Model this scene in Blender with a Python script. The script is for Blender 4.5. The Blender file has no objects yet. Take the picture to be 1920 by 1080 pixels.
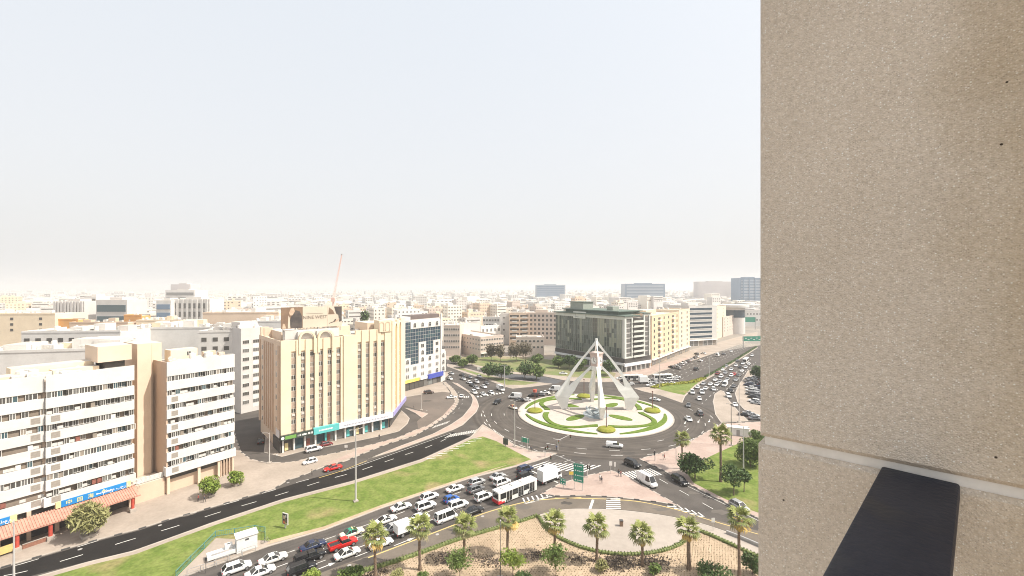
import bpy, bmesh, math, random
import numpy as np
from mathutils import Vector, Matrix
R = math.radians
rnd = random.Random(7)
C = bpy.context.scene.collection
SC = bpy.context.scene

# ------------------------------------------------------------ camera, sky, sun, exposure
F, EYE, CX, CY = 820.0, 50.0, 960.0, 540.0        # focal length in photo pixels, eye height, level camera
cam = bpy.data.cameras.new('camera'); cam.sensor_width = 36; cam.lens = F / 1920 * 36
cam.clip_start = 0.05; cam.clip_end = 90000
camo = bpy.data.objects.new('camera', cam); C.objects.link(camo)
camo.location = (0, 0, EYE); camo.rotation_euler = (R(90), 0, 0)
SC.camera = camo
SUN_EL = 52.0
sunv = Vector((0.985, -0.17, 0)).normalized() * math.cos(R(SUN_EL)) + Vector((0, 0, math.sin(R(SUN_EL))))
world = bpy.data.worlds.new('World'); SC.world = world; world.use_nodes = True
wn = world.node_tree; wn.nodes.clear()
sky = wn.nodes.new('ShaderNodeTexSky'); sky.sky_type = 'NISHITA'; sky.sun_disc = False
sky.sun_elevation = R(SUN_EL); sky.sun_rotation = math.atan2(sunv.x, sunv.y)
sky.air_density = 1.0; sky.dust_density = 10.0; sky.ozone_density = 1.0; sky.altitude = 10
bg = wn.nodes.new('ShaderNodeBackground'); bg.inputs['Strength'].default_value = 0.15
wo = wn.nodes.new('ShaderNodeOutputWorld')
veil = wn.nodes.new('ShaderNodeMix'); veil.data_type = 'RGBA'; veil.inputs[0].default_value = .86   # dust veil: the whole sky pales evenly
wtc = wn.nodes.new('ShaderNodeTexCoord'); wsx = wn.nodes.new('ShaderNodeSeparateXYZ'); wn.links.new(wtc.outputs['Generated'], wsx.inputs[0])
wmr = wn.nodes.new('ShaderNodeMapRange'); wmr.inputs[1].default_value = 0.0; wmr.inputs[2].default_value = 0.62; wn.links.new(wsx.outputs['Z'], wmr.inputs[0])
wgr = wn.nodes.new('ShaderNodeMix'); wgr.data_type = 'RGBA'; wgr.inputs[6].default_value = (2.84, 2.81, 2.77, 1); wgr.inputs[7].default_value = (2.56, 2.70, 2.84, 1)
wn.links.new(wmr.outputs[0], wgr.inputs[0]); wn.links.new(wgr.outputs[2], veil.inputs[7])
wn.links.new(sky.outputs[0], veil.inputs[6]); wn.links.new(veil.outputs[2], bg.inputs[0]); wn.links.new(bg.outputs[0], wo.inputs[0])
sun = bpy.data.lights.new('sun', 'SUN'); sun.energy = 2.75; sun.angle = R(0.6); sun.color = (1.0, 0.95, 0.86)
suno = bpy.data.objects.new('sun', sun); C.objects.link(suno)
suno.rotation_mode = 'QUATERNION'; suno.rotation_quaternion = sunv.to_track_quat('Z', 'Y')
suno.location = (60, -20, 120)
SC.view_settings.view_transform = 'Standard'; SC.view_settings.look = 'None'
SC.view_settings.gamma = 1; SC.view_settings.use_curve_mapping = False
SC.view_settings.exposure = 1.16
SC.render.engine = 'CYCLES'
SC.cycles.use_denoising = True; SC.cycles.filter_width = 1.05
SC.cycles.max_bounces = 6; SC.cycles.diffuse_bounces = 3; SC.cycles.glossy_bounces = 2
SC.cycles.transmission_bounces = 2; SC.cycles.volume_bounces = 1; SC.cycles.transparent_max_bounces = 6
SC.cycles.sample_clamp_indirect = 8
HAZE = 0.00026

# ------------------------------------------------------------ helpers
def P(px, py, z=0.0):
    d = F * (EYE - z) / (py - CY)
    return Vector(((px - CX) / F * d, d, z))
def px_of(x, y): return CX + F * x / y
def py_of(y, z=0.0): return CY + F * (EYE - z) / y
def h_at(py, y): return EYE - (py - CY) * y / F      # height of something seen at row py at distance y
def t_at(A, u, px):                                   # distance along u from A (x, y) where column px is crossed
    k = (px - CX) / F
    return (k * A[1] - A[0]) / (u[0] - k * u[1])

def tag(o, label=None, cat=None, group=None, kind=None):
    if label: o['label'] = label
    if cat: o['category'] = cat
    if group: o['group'] = group
    if kind: o['kind'] = kind
    return o
def empty(name, label, cat, loc, rotz=0, group=None):
    o = bpy.data.objects.new(name, None); C.objects.link(o)
    o.location = loc; o.rotation_euler = (0, 0, rotz); o.empty_display_size = .5
    return tag(o, label, cat, group)
def ob(name, me, parent=None, loc=None, rotz=0, scale=None, mat=None):
    o = bpy.data.objects.new(name, me); C.objects.link(o)
    if parent is not None: o.parent = parent
    if loc is not None: o.location = loc
    if rotz: o.rotation_euler = (0, 0, rotz)
    if scale is not None: o.scale = scale
    if mat is not None and me.materials:
        o.material_slots[0].link = 'OBJECT'; o.material_slots[0].material = mat
    return o

class MB:
    """collects faces; build() links ONE mesh"""
    def __init__(s): s.v = []; s.f = []; s.m = []
    def face(s, pts, m=0):
        n = len(s.v); s.v += [tuple(p) for p in pts]; s.f.append(list(range(n, n + len(pts)))); s.m.append(m); return s
    def box(s, x0, x1, y0, y1, z0, z1, m=0, top=None):
        n = len(s.v)
        s.v += [(x0,y0,z0),(x1,y0,z0),(x1,y1,z0),(x0,y1,z0),(x0,y0,z1),(x1,y0,z1),(x1,y1,z1),(x0,y1,z1)]
        for i, q in enumerate(((0,3,2,1),(4,5,6,7),(0,1,5,4),(1,2,6,5),(2,3,7,6),(3,0,4,7))):
            s.f.append([n + k for k in q]); s.m.append(top if (i == 1 and top is not None) else m)
        return s
    def hexa(s, p, m=0):       # 8 points, bottom ring then top ring
        n = len(s.v); s.v += [tuple(q) for q in p]
        for q in ((0,3,2,1),(4,5,6,7),(0,1,5,4),(1,2,6,5),(2,3,7,6),(3,0,4,7)):
            s.f.append([n + k for k in q]); s.m.append(m)
        return s
    def prism(s, poly, z0, z1, m=0, mt=None):
        n = len(s.v); k = len(poly)
        s.v += [(p[0], p[1], z0) for p in poly] + [(p[0], p[1], z1) for p in poly]
        for i in range(k):
            j = (i + 1) % k; s.f.append([n+i, n+j, n+k+j, n+k+i]); s.m.append(m)
        s.f.append([n + k + i for i in range(k)]); s.m.append(m if mt is None else mt)
        s.f.append([n + i for i in reversed(range(k))]); s.m.append(m)
        return s
    def loft(s, rings, m=0, cap=True, closed=True):
        n = len(s.v); k = len(rings[0])
        for r in rings: s.v += [tuple(p) for p in r]
        for a in range(len(rings) - 1):
            for i in range(k if closed else k - 1):
                j = (i + 1) % k
                s.f.append([n+a*k+i, n+a*k+j, n+(a+1)*k+j, n+(a+1)*k+i]); s.m.append(m)
        if cap:
            s.f.append([n + i for i in reversed(range(k))]); s.m.append(m)
            s.f.append([n + (len(rings)-1)*k + i for i in range(k)]); s.m.append(m)
        return s
    def tube(s, pts, radii, seg=6, m=0):
        pts = [Vector(p) for p in pts]
        if not hasattr(radii, '__len__'): radii = [radii] * len(pts)
        rings = []
        for i, p in enumerate(pts):
            d = (pts[min(i+1, len(pts)-1)] - pts[max(i-1, 0)]).normalized()
            a = Vector((1,0,0)) if abs(d.x) < .8 else Vector((0,1,0))
            a = (a - d * a.dot(d)).normalized(); b = d.cross(a)
            rings.append([p + (a*math.cos(2*math.pi*k/seg) + b*math.sin(2*math.pi*k/seg)) * radii[i] for k in range(seg)])
        return s.loft(rings, m)
    def mesh(s, name, mats, smooth=None):
        me = bpy.data.meshes.new(name); me.from_pydata(s.v, [], s.f)
        for mt in mats: me.materials.append(mt)
        if any(s.m): me.polygons.foreach_set('material_index', s.m)
        if smooth is not None:
            me.shade_smooth(); me.set_sharp_from_angle(angle=R(smooth))
        me.update(); return me
    def fix(s, me):
        b = bmesh.new(); b.from_mesh(me); bmesh.ops.recalc_face_normals(b, faces=b.faces); b.to_mesh(me); b.free(); return me
    def build(s, name, mats, parent=None, smooth=None, loc=None, rotz=0, fix=True):
        me = s.mesh(name, mats if isinstance(mats, (list, tuple)) else [mats], smooth)
        if fix: s.fix(me)
        return ob(name, me, parent, loc, rotz)

# ------------------------------------------------------------ materials
MATS = {}
def mat(name, c1, c2=None, scale=1.0, rough=.85, detail=4, metal=0, spec=.5, bump=0, bscale=None, fine=None, coord='Object', c3=None, s3=.05, thr=(.4,.6)):
    m = bpy.data.materials.new(name); m.use_nodes = True; MATS[name] = m
    nt = m.node_tree; N = nt.nodes; L = nt.links; b = N['Principled BSDF']
    b.inputs['Roughness'].default_value = rough; b.inputs['Metallic'].default_value = metal
    b.inputs['Specular IOR Level'].default_value = spec
    b.inputs['Base Color'].default_value = (*c1, 1)
    if c2 is None and not bump: return m
    tc = N.new('ShaderNodeTexCoord')
    def noise(sc, det):
        n = N.new('ShaderNodeTexNoise'); n.inputs['Scale'].default_value = sc; n.inputs['Detail'].default_value = det
        L.new(tc.outputs[coord], n.inputs['Vector']); return n
    if c2 is not None:
        n = noise(scale, detail); mx = N.new('ShaderNodeMix'); mx.data_type = 'RGBA'
        mr = N.new('ShaderNodeMapRange'); mr.inputs[1].default_value = thr[0]; mr.inputs[2].default_value = thr[1]
        L.new(n.outputs[0], mr.inputs[0]); L.new(mr.outputs[0], mx.inputs[0])
        mx.inputs[6].default_value = (*c1, 1); mx.inputs[7].default_value = (*c2, 1)
        out = mx.outputs[2]
        if c3 is not None:
            n3 = noise(s3, 3); r3 = N.new('ShaderNodeMapRange'); r3.inputs[1].default_value = .57; r3.inputs[2].default_value = .74
            L.new(n3.outputs[0], r3.inputs[0]); m3 = N.new('ShaderNodeMix'); m3.data_type = 'RGBA'
            L.new(r3.outputs[0], m3.inputs[0]); L.new(out, m3.inputs[6]); m3.inputs[7].default_value = (*c3, 1); out = m3.outputs[2]
        if fine:
            n2 = noise(fine[0], 2); m2 = N.new('ShaderNodeMix'); m2.data_type = 'RGBA'; m2.blend_type = 'MULTIPLY'
            m2.inputs[0].default_value = 1; r2 = N.new('ShaderNodeMapRange'); r2.inputs[3].default_value = 1 - fine[1]; r2.inputs[4].default_value = 1 + fine[1]
            L.new(n2.outputs[0], r2.inputs[0]); L.new(out, m2.inputs[6]); L.new(r2.outputs[0], m2.inputs[7]); out = m2.outputs[2]
        L.new(out, b.inputs['Base Color'])
    if bump:
        n = noise(bscale or scale * 8, 4); bp = N.new('ShaderNodeBump'); bp.inputs['Strength'].default_value = bump
        bp.inputs['Distance'].default_value = .02; L.new(n.outputs[0], bp.inputs['Height']); L.new(bp.outputs[0], b.inputs['Normal'])
    return m

m_city = mat('city ground', (.30,.26,.22), (.22,.20,.175), .03, spec=.15, fine=(.6,.25))
m_asph = mat('old asphalt', (.098,.086,.077), (.078,.069,.062), .15, spec=.15, fine=(3,.18), c3=(.115,.102,.092), s3=.06)
m_new = mat('new asphalt', (.019,.0172,.0165), (.0235,.0212,.020), .2, spec=.1, fine=(3,.18))
m_slip = mat('brown asphalt', (.165,.138,.112), (.14,.118,.096), .2, spec=.15, fine=(2,.15), c3=(.105,.09,.076), s3=.1)
m_lot = mat('car park asphalt', (.165,.136,.115), (.135,.113,.097), .12, spec=.15, fine=(2,.15), c3=(.11,.094,.08), s3=.08)
m_blue = mat('blue grey asphalt', (.10,.10,.105), (.088,.088,.09), .2, spec=.15)  # blue grey surface of the north side road
m_pave = mat('beige paving', (.365,.305,.255), (.31,.26,.215), .12, spec=.15, fine=(1.4,.16), c3=(.27,.22,.18), s3=.05)
m_pink = mat('pink paving', (.40,.305,.26), (.35,.265,.225), .2, spec=.15, fine=(1.4,.14), c3=(.42,.36,.315), s3=.06)
m_plaza = mat('pale plaza paving', (.38,.33,.285), (.335,.29,.25), .1, spec=.15, fine=(1.0,.12), c3=(.41,.365,.325), s3=.05)
m_lawn = mat('lawn', (.112,.158,.032), (.178,.21,.058), .35, spec=.1, fine=(1.6,.45), c3=(.31,.22,.125), s3=.075, bump=.6, bscale=6, thr=(.36,.64))
m_lawn2 = mat('far lawn', (.14,.17,.05), (.20,.19,.085), .1, fine=(1,.3), c3=(.30,.235,.15), s3=.05)
m_soil = mat('sandy soil', (.44,.335,.235), (.385,.295,.205), .3, spec=.1, fine=(2.5,.2), c3=(.34,.255,.175), s3=.08, bump=.5, bscale=5)
m_white = mat('white road paint', (.70,.68,.64), (.52,.50,.46), 1.2)
m_yel = mat('yellow road paint', (.62,.45,.16), (.5,.38,.17), 1.0)
m_kerb = mat('kerb stone', (.42,.37,.32), (.36,.315,.27), .8)
m_kblk = mat('black kerb paint', (.05,.05,.05), (.09,.085,.08), 1.0)
m_kwht = mat('white kerb paint', (.66,.63,.58), (.55,.52,.48), 1.0)

def glassy(name, c, rough=.08, c2=None, scale=.5):
    return mat(name, c, c2, scale, rough=rough, spec=.6)
m_metal = mat('grey galvanised steel', (.42,.41,.40), (.36,.35,.34), .8, rough=.5, metal=.3)
m_white_w = mat('white render', (.65,.625,.59), (.595,.57,.535), .12, fine=(1.1,.08), c3=(.54,.515,.475), s3=.07)
m_cream = mat('cream render', (.77,.64,.465), (.72,.595,.43), .12, fine=(.9,.07), c3=(.69,.565,.41), s3=.08)
m_beige = mat('beige render', (.60,.455,.34), (.56,.42,.315), .1, fine=(.9,.06))
m_sand = mat('sand render', (.70,.55,.42), (.65,.51,.385), .1, fine=(.9,.06))
m_greyw = mat('grey render', (.62,.585,.55), (.565,.53,.50), .1, fine=(.9,.06))
m_pinkw = mat('pinkish stone', (.60,.50,.43), (.55,.46,.395), .1, fine=(.9,.05))
m_orange = mat('orange render', (.70,.36,.12), (.62,.33,.12), .2)
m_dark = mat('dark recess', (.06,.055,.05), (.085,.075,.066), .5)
m_roof = mat('pale roof', (.60,.53,.45), (.52,.46,.39), .15, fine=(.7,.12), c3=(.45,.39,.33), s3=.1)
m_roofgrey = mat('grey roof gear', (.36,.34,.32), (.28,.265,.25), .5)
G_dk = glassy('dark brown window glass', (.075,.070,.064), .12)
G_gr = glassy('grey window glass', (.15,.145,.135), .15)
G_bl = glassy('blue window glass', (.035,.06,.085), .08)
G_teal = glassy('teal window glass', (.05,.09,.105), .08)
G_green = glassy('green curtain glass', (.070,.086,.076), .08)
G_green2 = glassy('green glass painted bright reflection', (.29,.30,.235), .12)  # lightened so the pane colour carries bright reflections
G_green3 = glassy('grey green curtain glass', (.15,.17,.152), .08)
m_curt = mat('curtained window', (.30,.25,.20), (.22,.19,.16), 1)
m_frame = mat('white window frame', (.72,.70,.66))
m_ac = mat('white air conditioner', (.62,.60,.56), (.5,.48,.45), 2)
# ------------------------------------------------------------ ground
def cr(pts, n=6, closed=False):
    """Catmull-Rom through ground points"""
    q = [Vector(p) for p in pts]; k = len(q); out = []
    rng = range(k if closed else k - 1)
    for i in rng:
        p0 = q[(i-1) % k] if closed or i > 0 else q[0]; p1 = q[i]; p2 = q[(i+1) % k]
        p3 = q[(i+2) % k] if closed or i + 2 < k else q[-1]
        for s in range(n):
            t = s / n
            out.append(.5*((2*p1)+(p2-p0)*t+(2*p0-5*p1+4*p2-p3)*t*t+(3*p1-p0-3*p2+p3)*t**3))
    if not closed: out.append(q[-1])
    return out
def G(pxs): return [P(x, y) for x, y in pxs]
def sheet(name, pts, z, m, kind='structure', hole=None):
    b = MB(); b.face([(p[0], p[1], z) for p in pts]); o = b.build(name, m)
    me = o.data
    if me.polygons and me.polygons[0].normal.z < 0: me.flip_normals()
    o['kind'] = kind; return o
def area2(pts):
    return sum(pts[i][0]*pts[(i+1) % len(pts)][1]-pts[(i+1) % len(pts)][0]*pts[i][1] for i in range(len(pts)))
def resample(pts, step, closed=True):
    q = list(pts) + ([pts[0]] if closed else []); out = [Vector(q[0])]; acc = 0
    for a, b in zip(q[:-1], q[1:]):
        a = Vector(a); b = Vector(b); L = (b-a).length
        if L < 1e-6: continue
        d = step - acc
        while d <= L: out.append(a + (b-a)*(d/L)); d += step
        acc = (acc + L) % step
    return out
def slab(name, pts, m, h=.12, kerb='plain', kw=.32):
    pts = [Vector((p[0], p[1], 0)) for p in pts]
    if area2(pts) < 0: pts.reverse()
    b = MB(); b.prism(pts, 0, h); o = b.build(name, m); o['kind'] = 'structure'
    if kerb:
        kb = MB(); q = resample(pts, 1.25); n = len(q)
        nor = []
        for i in range(n):
            d = (q[(i+1) % n] - q[i-1]); d.z = 0
            d = d.normalized() if d.length > 1e-6 else Vector((1,0,0)); nor.append(Vector((-d.y, d.x, 0)))
        for i in range(n):
            j = (i+1) % n; mi = 0 if kerb == 'plain' else (1 if i % 3 == 0 else 0)
            o0, o1 = q[i]-nor[i]*.04, q[j]-nor[j]*.04; i0, i1 = q[i]+nor[i]*kw, q[j]+nor[j]*kw
            z = h + .02
            kb.face([(o0.x,o0.y,z),(o1.x,o1.y,z),(i1.x,i1.y,z),(i0.x,i0.y,z)], mi)
            kb.face([(o0.x,o0.y,0),(o1.x,o1.y,0),(o1.x,o1.y,z),(o0.x,o0.y,z)], mi)
            kb.face([(i0.x,i0.y,z),(i1.x,i1.y,z),(i1.x,i1.y,h-.01),(i0.x,i0.y,h-.01)], mi)
        k = kb.build('kerb', [m_kerb, m_kblk, m_kwht], o, fix=False); 
    return o
ML = MB()   # painted markings, collected per road below
def stripe(b, p, q, w, z=.020, m=0):
    p = Vector((p[0], p[1], 0)); q = Vector((q[0], q[1], 0)); d = (q-p)
    if d.length < 1e-6: return
    d.normalize(); n = Vector((-d.y, d.x, 0)) * w/2
    b.face([(*(p-n).xy, z), (*(q-n).xy, z), (*(q+n).xy, z), (*(p+n).xy, z)], m)
def dashes(b, pts, w=.18, dash=3, gap=6, z=.020, m=0, off=0):
    q = resample(pts, .5, closed=False); per = dash + gap
    for i in range(len(q)-1):
        if ((i*.5 + off) % per) < dash: stripe(b, q[i], q[i+1], w, z, m)
def line(b, pts, w=.18, z=.020, m=0):
    for a, c in zip(pts[:-1], pts[1:]): stripe(b, a, c, w, z, m)
def zebra(b, a, c, length, dirv, n, z=.020, fill=.5):
    """n bars spread from a to c, each lying along dirv"""
    a = Vector((a[0], a[1], 0)); c = Vector((c[0], c[1], 0)); d = Vector((dirv[0], dirv[1], 0)).normalized()
    w = (c-a).length / n * fill; s = (c-a).normalized()
    for i in range(n):
        m_ = a + (c-a)*((i+.5)/n); 
        p = [m_ - d*length/2 - s*w/2, m_ + d*length/2 - s*w/2, m_ + d*length/2 + s*w/2, m_ - d*length/2 + s*w/2]
        b.face([(v.x, v.y, z) for v in p])
def arrow(b, loc, ang, z=.020, sc=1.0):
    sh = [(-2.4,-.1),(.6,-.1),(.6,-.45),(2.2,0),(.6,.45),(.6,.1),(-2.4,.1)]
    ca, sa = math.cos(ang), math.sin(ang)
    b.face([(loc[0]+sc*(x*ca-y*sa), loc[1]+sc*(x*sa+y*ca), z) for x, y in sh])

sheet('ground', [(-30000,-600),(30000,-600),(30000,30000),(-30000,30000)], 0, m_city)
sheet('road', [(-170,30),(150,30),(215,170),(330,420),(560,720),(548,735),(300,440),(100,300),(40,320),(-60,330),(-170,300)], .004, m_asph)

RC = Vector((32.8, 175.6, 0)); RR = 30.4         # roundabout
def ring_mat():
    m = mat('ring road asphalt', (.078,.067,.058), (.093,.08,.069), .2, spec=.15, fine=(3,.12))
    nt = m.node_tree; N = nt.nodes; L = nt.links; b = N['Principled BSDF']
    src = b.inputs['Base Color'].links[0].from_socket
    g = N.new('ShaderNodeNewGeometry'); v = N.new('ShaderNodeVectorMath'); v.operation = 'DISTANCE'
    v.inputs[1].default_value = (RC.x, RC.y, 0); L.new(g.outputs['Position'], v.inputs[0])
    n = N.new('ShaderNodeTexNoise'); n.noise_dimensions = '1D'; n.inputs['Scale'].default_value = .55; n.inputs['Detail'].default_value = 3
    L.new(v.outputs['Value'], n.inputs['W'])
    r = N.new('ShaderNodeMapRange'); r.inputs[1].default_value = .3; r.inputs[2].default_value = .7; r.inputs[3].default_value = .78; r.inputs[4].default_value = 1.28
    L.new(n.outputs[0], r.inputs[0]); mx = N.new('ShaderNodeMix'); mx.data_type = 'RGBA'; mx.blend_type = 'MULTIPLY'; mx.inputs[0].default_value = 1
    L.new(src, mx.inputs[6]); L.new(r.outputs[0], mx.inputs[7]); L.new(mx.outputs[2], b.inputs['Base Color'])
    return m
m_ring = ring_mat()
sheet('ring_road', [RC + Vector((math.cos(a), math.sin(a), 0))*49 for a in np.linspace(0, 2*math.pi, 97)[:-1]], .008, m_ring)

# dark resurfaced road (left), slip roads, car park
dark_up = [(-260,1135),(0,1068),(78,1045),(183,1015),(260,995),(320,975),(400,953),(515,919),(574,900),(613,890),(684,868),(790,830),(848,810)]
dark_lo = [(882,818),(790,860),(660,901),(530,935),(400,978),(320,1007),(250,1032),(167,1052),(58,1080),(-160,1135)]
sheet('new_road', G(dark_up + dark_lo), .010, m_new)
lot = G([(757,742),(795,737),(830,728),(850,743),(854,754),(847,769),(825,787),(804,798),(784,804),(782,790),(800,775),(760,760)])
sheet('car_park', lot, .010, m_lot)
q_up = [(1000,868),(870,908),(700,966),(600,1000),(500,1032),(420,1056),(330,1085)]
def streak_mat():
    m = mat('worn main road asphalt', (.098,.086,.077), (.080,.071,.064), .15, spec=.15, fine=(3,.18))
    nt = m.node_tree; N = nt.nodes; L = nt.links; b = N['Principled BSDF']; src = b.inputs['Base Color'].links[0].from_socket
    tc = N.new('ShaderNodeTexCoord'); mp = N.new('ShaderNodeMapping'); mp.vector_type = 'TEXTURE'; mp.inputs['Rotation'].default_value = (0,0,math.atan2(22.3,26.9)); mp.inputs['Scale'].default_value = (28,1.1,1)
    L.new(tc.outputs['Object'], mp.inputs['Vector']); n = N.new('ShaderNodeTexNoise'); n.inputs['Scale'].default_value = 1.0; n.inputs['Detail'].default_value = 4; L.new(mp.outputs[0], n.inputs['Vector'])
    r = N.new('ShaderNodeMapRange'); r.inputs[1].default_value = .3; r.inputs[2].default_value = .7; r.inputs[3].default_value = .72; r.inputs[4].default_value = 1.34; L.new(n.outputs[0], r.inputs[0])
    mx = N.new('ShaderNodeMix'); mx.data_type = 'RGBA'; mx.blend_type = 'MULTIPLY'; mx.inputs[0].default_value = 1; L.new(src, mx.inputs[6]); L.new(r.outputs[0], mx.inputs[7]); L.new(mx.outputs[2], b.inputs['Base Color']); return m
sheet('main_road', G(q_up) + G([(560,1092),(640,1058),(760,1016),(850,983),(920,957),(1005,937),(1050,908),(1120,885),(1040,858)]), .009, streak_mat())
sheet('slip_road', cr(G([(590,1090),(700,1064),(780,1037),(860,1007),(940,982),(1005,966),(1050,956),(1110,953),(1180,957),(1260,968),(1330,985),(1440,1025)])) +
      cr(G([(1440,1000),(1330,972),(1262,952),(1190,938),(1140,933),(1090,931),(1005,938),(920,957),(850,984),(760,1018),(640,1060),(560,1090)])), .010, m_slip)
sheet('bluish_road', G([(900,697),(960,702),(1022,707),(1056,714),(1040,720),(1000,715),(960,710),(900,706)]), .010, m_blue)

# pavements (raised, with kerbs)
sw_low = [(-260,1128),(0,1066),(78,1043),(183,1013),(260,993),(320,974),(400,951),(515,917),(539,901),(563,894),(582,886),(609,875),(646,866),(672,855),(711,839),(733,831),(777,818),(809,800)]
sw_curve = [(838,781),(856,762),(860,745),(850,729),(835,716)]
sw_in = [(828,718),(838,727),(849,743),(853,754),(846,769),(824,787),(803,798),(786,803),(783,791),(778,779),(784,792),(776,806),(748,819),(704,831),(646,845),(587,857),(544,866),(500,867),(470,860),(452,847),(443,822),(430,790)]
sw_in = [(828,718),(838,727),(849,743),(853,754),(846,769),(824,787),(803,798),(775,808),(748,820),(704,832),(646,846),(587,858),(544,867),(500,868),(470,861),(452,847),(443,822),(436,790)]
sw = G(sw_low) + cr(G(sw_curve)) + G(sw_in) + [Vector((-110,150,0)), Vector((-190,60,0))]
slab('pavement', sw, m_pave, kerb='bw')
# pink strip on the pavement and pink wedge between slip road and new road
sheet('paving_band', G([(600,874),(646,862),(690,846),(733,828),(777,815),(806,800),(836,781),(853,762),(855,750),(850,758),(830,780),(800,800),(775,810),(748,821),(704,833),(676,842),(640,858)]), .128, m_pink)
slab('traffic_island', G([(690,861),(742,840),(812,814),(846,796),(868,781)]) + cr(G([(883,762),(886,748),(877,735),(862,726)]))[0:] +
     G([(847,717),(858,719)]) + cr(G([(868,726),(881,735),(893,748),(898,762)])) + G([(893,773),(868,797),(850,806),(790,828),(740,846)]), m_pink)
slab('traffic_island', G([(758,765),(769,767),(803,776),(791,784),(779,775)]), m_pink)
slab('pavement', G([(495,849),(528,857),(569,846),(646,832),(704,820),(748,809),(764,795),(768,785),(761,777)]) + [Vector((-52,190,0)), Vector((-95,170,0))], m_pave)
slab('pavement', G([(753,746),(795,739),(828,735),(846,737),(838,725),(829,714)]) + [Vector((-36,262,0)), Vector((-62,240,0))], m_pave)
# side street behind
# triangular lawn with its paved tip
slab('pavement', G([(40,1090),(167,1054),(250,1034),(320,1009),(400,980),(530,937),(660,903),(790,862),(882,820),(905,796),(925,808),(964,834),(1001,847),(1045,850),(1027,858),(1000,867),(966,876),(880,898),(817,919),(712,955),(608,995),(504,1025),(420,1055),(340,1084)]), m_pave, kerb='plain')
sheet('paving_band', G([(890,819),(905,799),(925,810),(964,836),(1001,849),(1040,851),(1026,857),(1000,865.5),(968,874)]), .127, m_pink)
sheet('lawn', G([(75,1088),(172,1060),(255,1040),(325,1014),(405,985),(533,942),(662,908),(792,867),(884,824),(905,819),(931,828),(968,848),(996,862),(966,873),(880,894),(817,914),(712,949),(608,988),(504,1015),(440,1012),(405,1010),(330,1084)]), .131, m_lawn)
sheet('dirt_strip', G([(960,870),(880,893),(817,914),(712,949),(608,988),(504,1015),(500,1022),(608,993),(712,953),(817,917),(880,896.5)]), .135, m_soil)
# big triangular island, kerbed black and white
slab('traffic_island', G([(1014,926),(1050,907),(1100,892),(1146,882),(1180,895),(1230,924),(1276,950),(1240,943),(1190,937),(1140,932),(1090,930),(1040,931)]), m_pink, kerb='bw')
# south side: plaza and planting beds
south = cr(G([(590,1094),(700,1066),(780,1039),(860,1009),(940,984),(1005,968),(1050,957),(1110,955),(1180,959),(1260,970),(1330,987),(1440,1027)])) + [Vector((66,60,0)), Vector((-60,60,0))]
slab('pavement', south, m_plaza, kerb='plain')
bed1 = G([(610,1100),(712,1067),(786,1042),(866,1013),(944,990),(1004,970),(1012,972)]) + cr(G([(1018,985),(1040,1005),(1082,1025),(1130,1037),(1180,1041),(1232,1036),(1272,1023),(1290,1008)])) + G([(1316,1000),(1360,1020),(1440,1052)]) + [Vector((60,61,0)), Vector((-50,61,0))]
sheet('planting_bed', bed1, .131, m_soil)
# right side lawn
slab('pavement', G([(1198,861),(1240,849),(1283,834),(1312,817),(1338,802),(1351,795),(1404,792),(1480,789),(1500,1000),(1400,964),(1350,938),(1290,908),(1240,881)]), m_pink, kerb='bw')
sheet('lawn', G([(1287,886),(1312,866),(1345,850),(1385,832),(1404,822),(1490,816),(1490,985),(1400,955),(1350,932),(1300,906)]), .131, m_lawn)
# islands on the right
slab('traffic_island', G([(1351,732),(1340,739),(1337,753),(1341,777),(1352,793),(1404,790),(1385,772),(1366,750),(1357,734)]), m_pave)
slab('pavement', G([(1403,694),(1396,706),(1385,722),(1378,738),(1383,755),(1396,769),(1425,779),(1460,779),(1440,765),(1415,750),(1402,735),(1400,720),(1408,706),(1424,700),(1424,694)]), m_pave)
sheet('car_park', G([(1408,707),(1402,720),(1404,735),(1417,750),(1442,765),(1500,765),(1500,690),(1424,695)]), .006, m_new)
slab('traffic_island', G([(1188,728),(1217,726),(1247,720),(1295,716),(1322,707),(1343,696),(1372,679),(1418,650),(1421,652),(1376,681),(1348,699),(1326,711),(1303,725),(1284,744),(1279,756),(1240,742),(1205,734)]), m_pave)
sheet('lawn', G([(1225,727),(1250,722),(1295,718),(1320,711),(1303,722),(1283,741),(1262,737),(1243,732)]), .131, m_lawn)
# north gardens
slab('pavement', G([(838,687),(870,699),(915,713),(945,725),(960,729),(1000,725),(1036,720),(1000,716),(960,711),(930,706),(900,698),(860,687),(838,681)]), m_pave)
sheet('lawn', G([(850,689),(880,699),(918,711),(950,722),(985,722),(1010,718),(960,713),(928,708),(900,701),(870,692)]), .131, m_lawn2)
slab('pavement', G([(836,674),(880,685),(930,696),(960,701),(1022,706),(1056,713),(1085,716),(1120,717),(1160,716),(1185,714),(1260,690),(1300,676),(1420,634),(1420,622),(1300,655),(1215,686),(1170,697),(1040,666),(960,664),(900,664),(836,655)]), m_pave)
sheet('lawn', G([(846,673),(900,686),(960,697),(1040,704),(1110,710),(1150,709),(1155,700),(1042,676),(1000,671),(930,668),(880,668)]), .131, m_lawn2)
sheet('paving_band', G([(1172,699),(1185,712),(1258,689),(1300,674),(1300,668),(1216,688)]), .131, m_pink)

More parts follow.
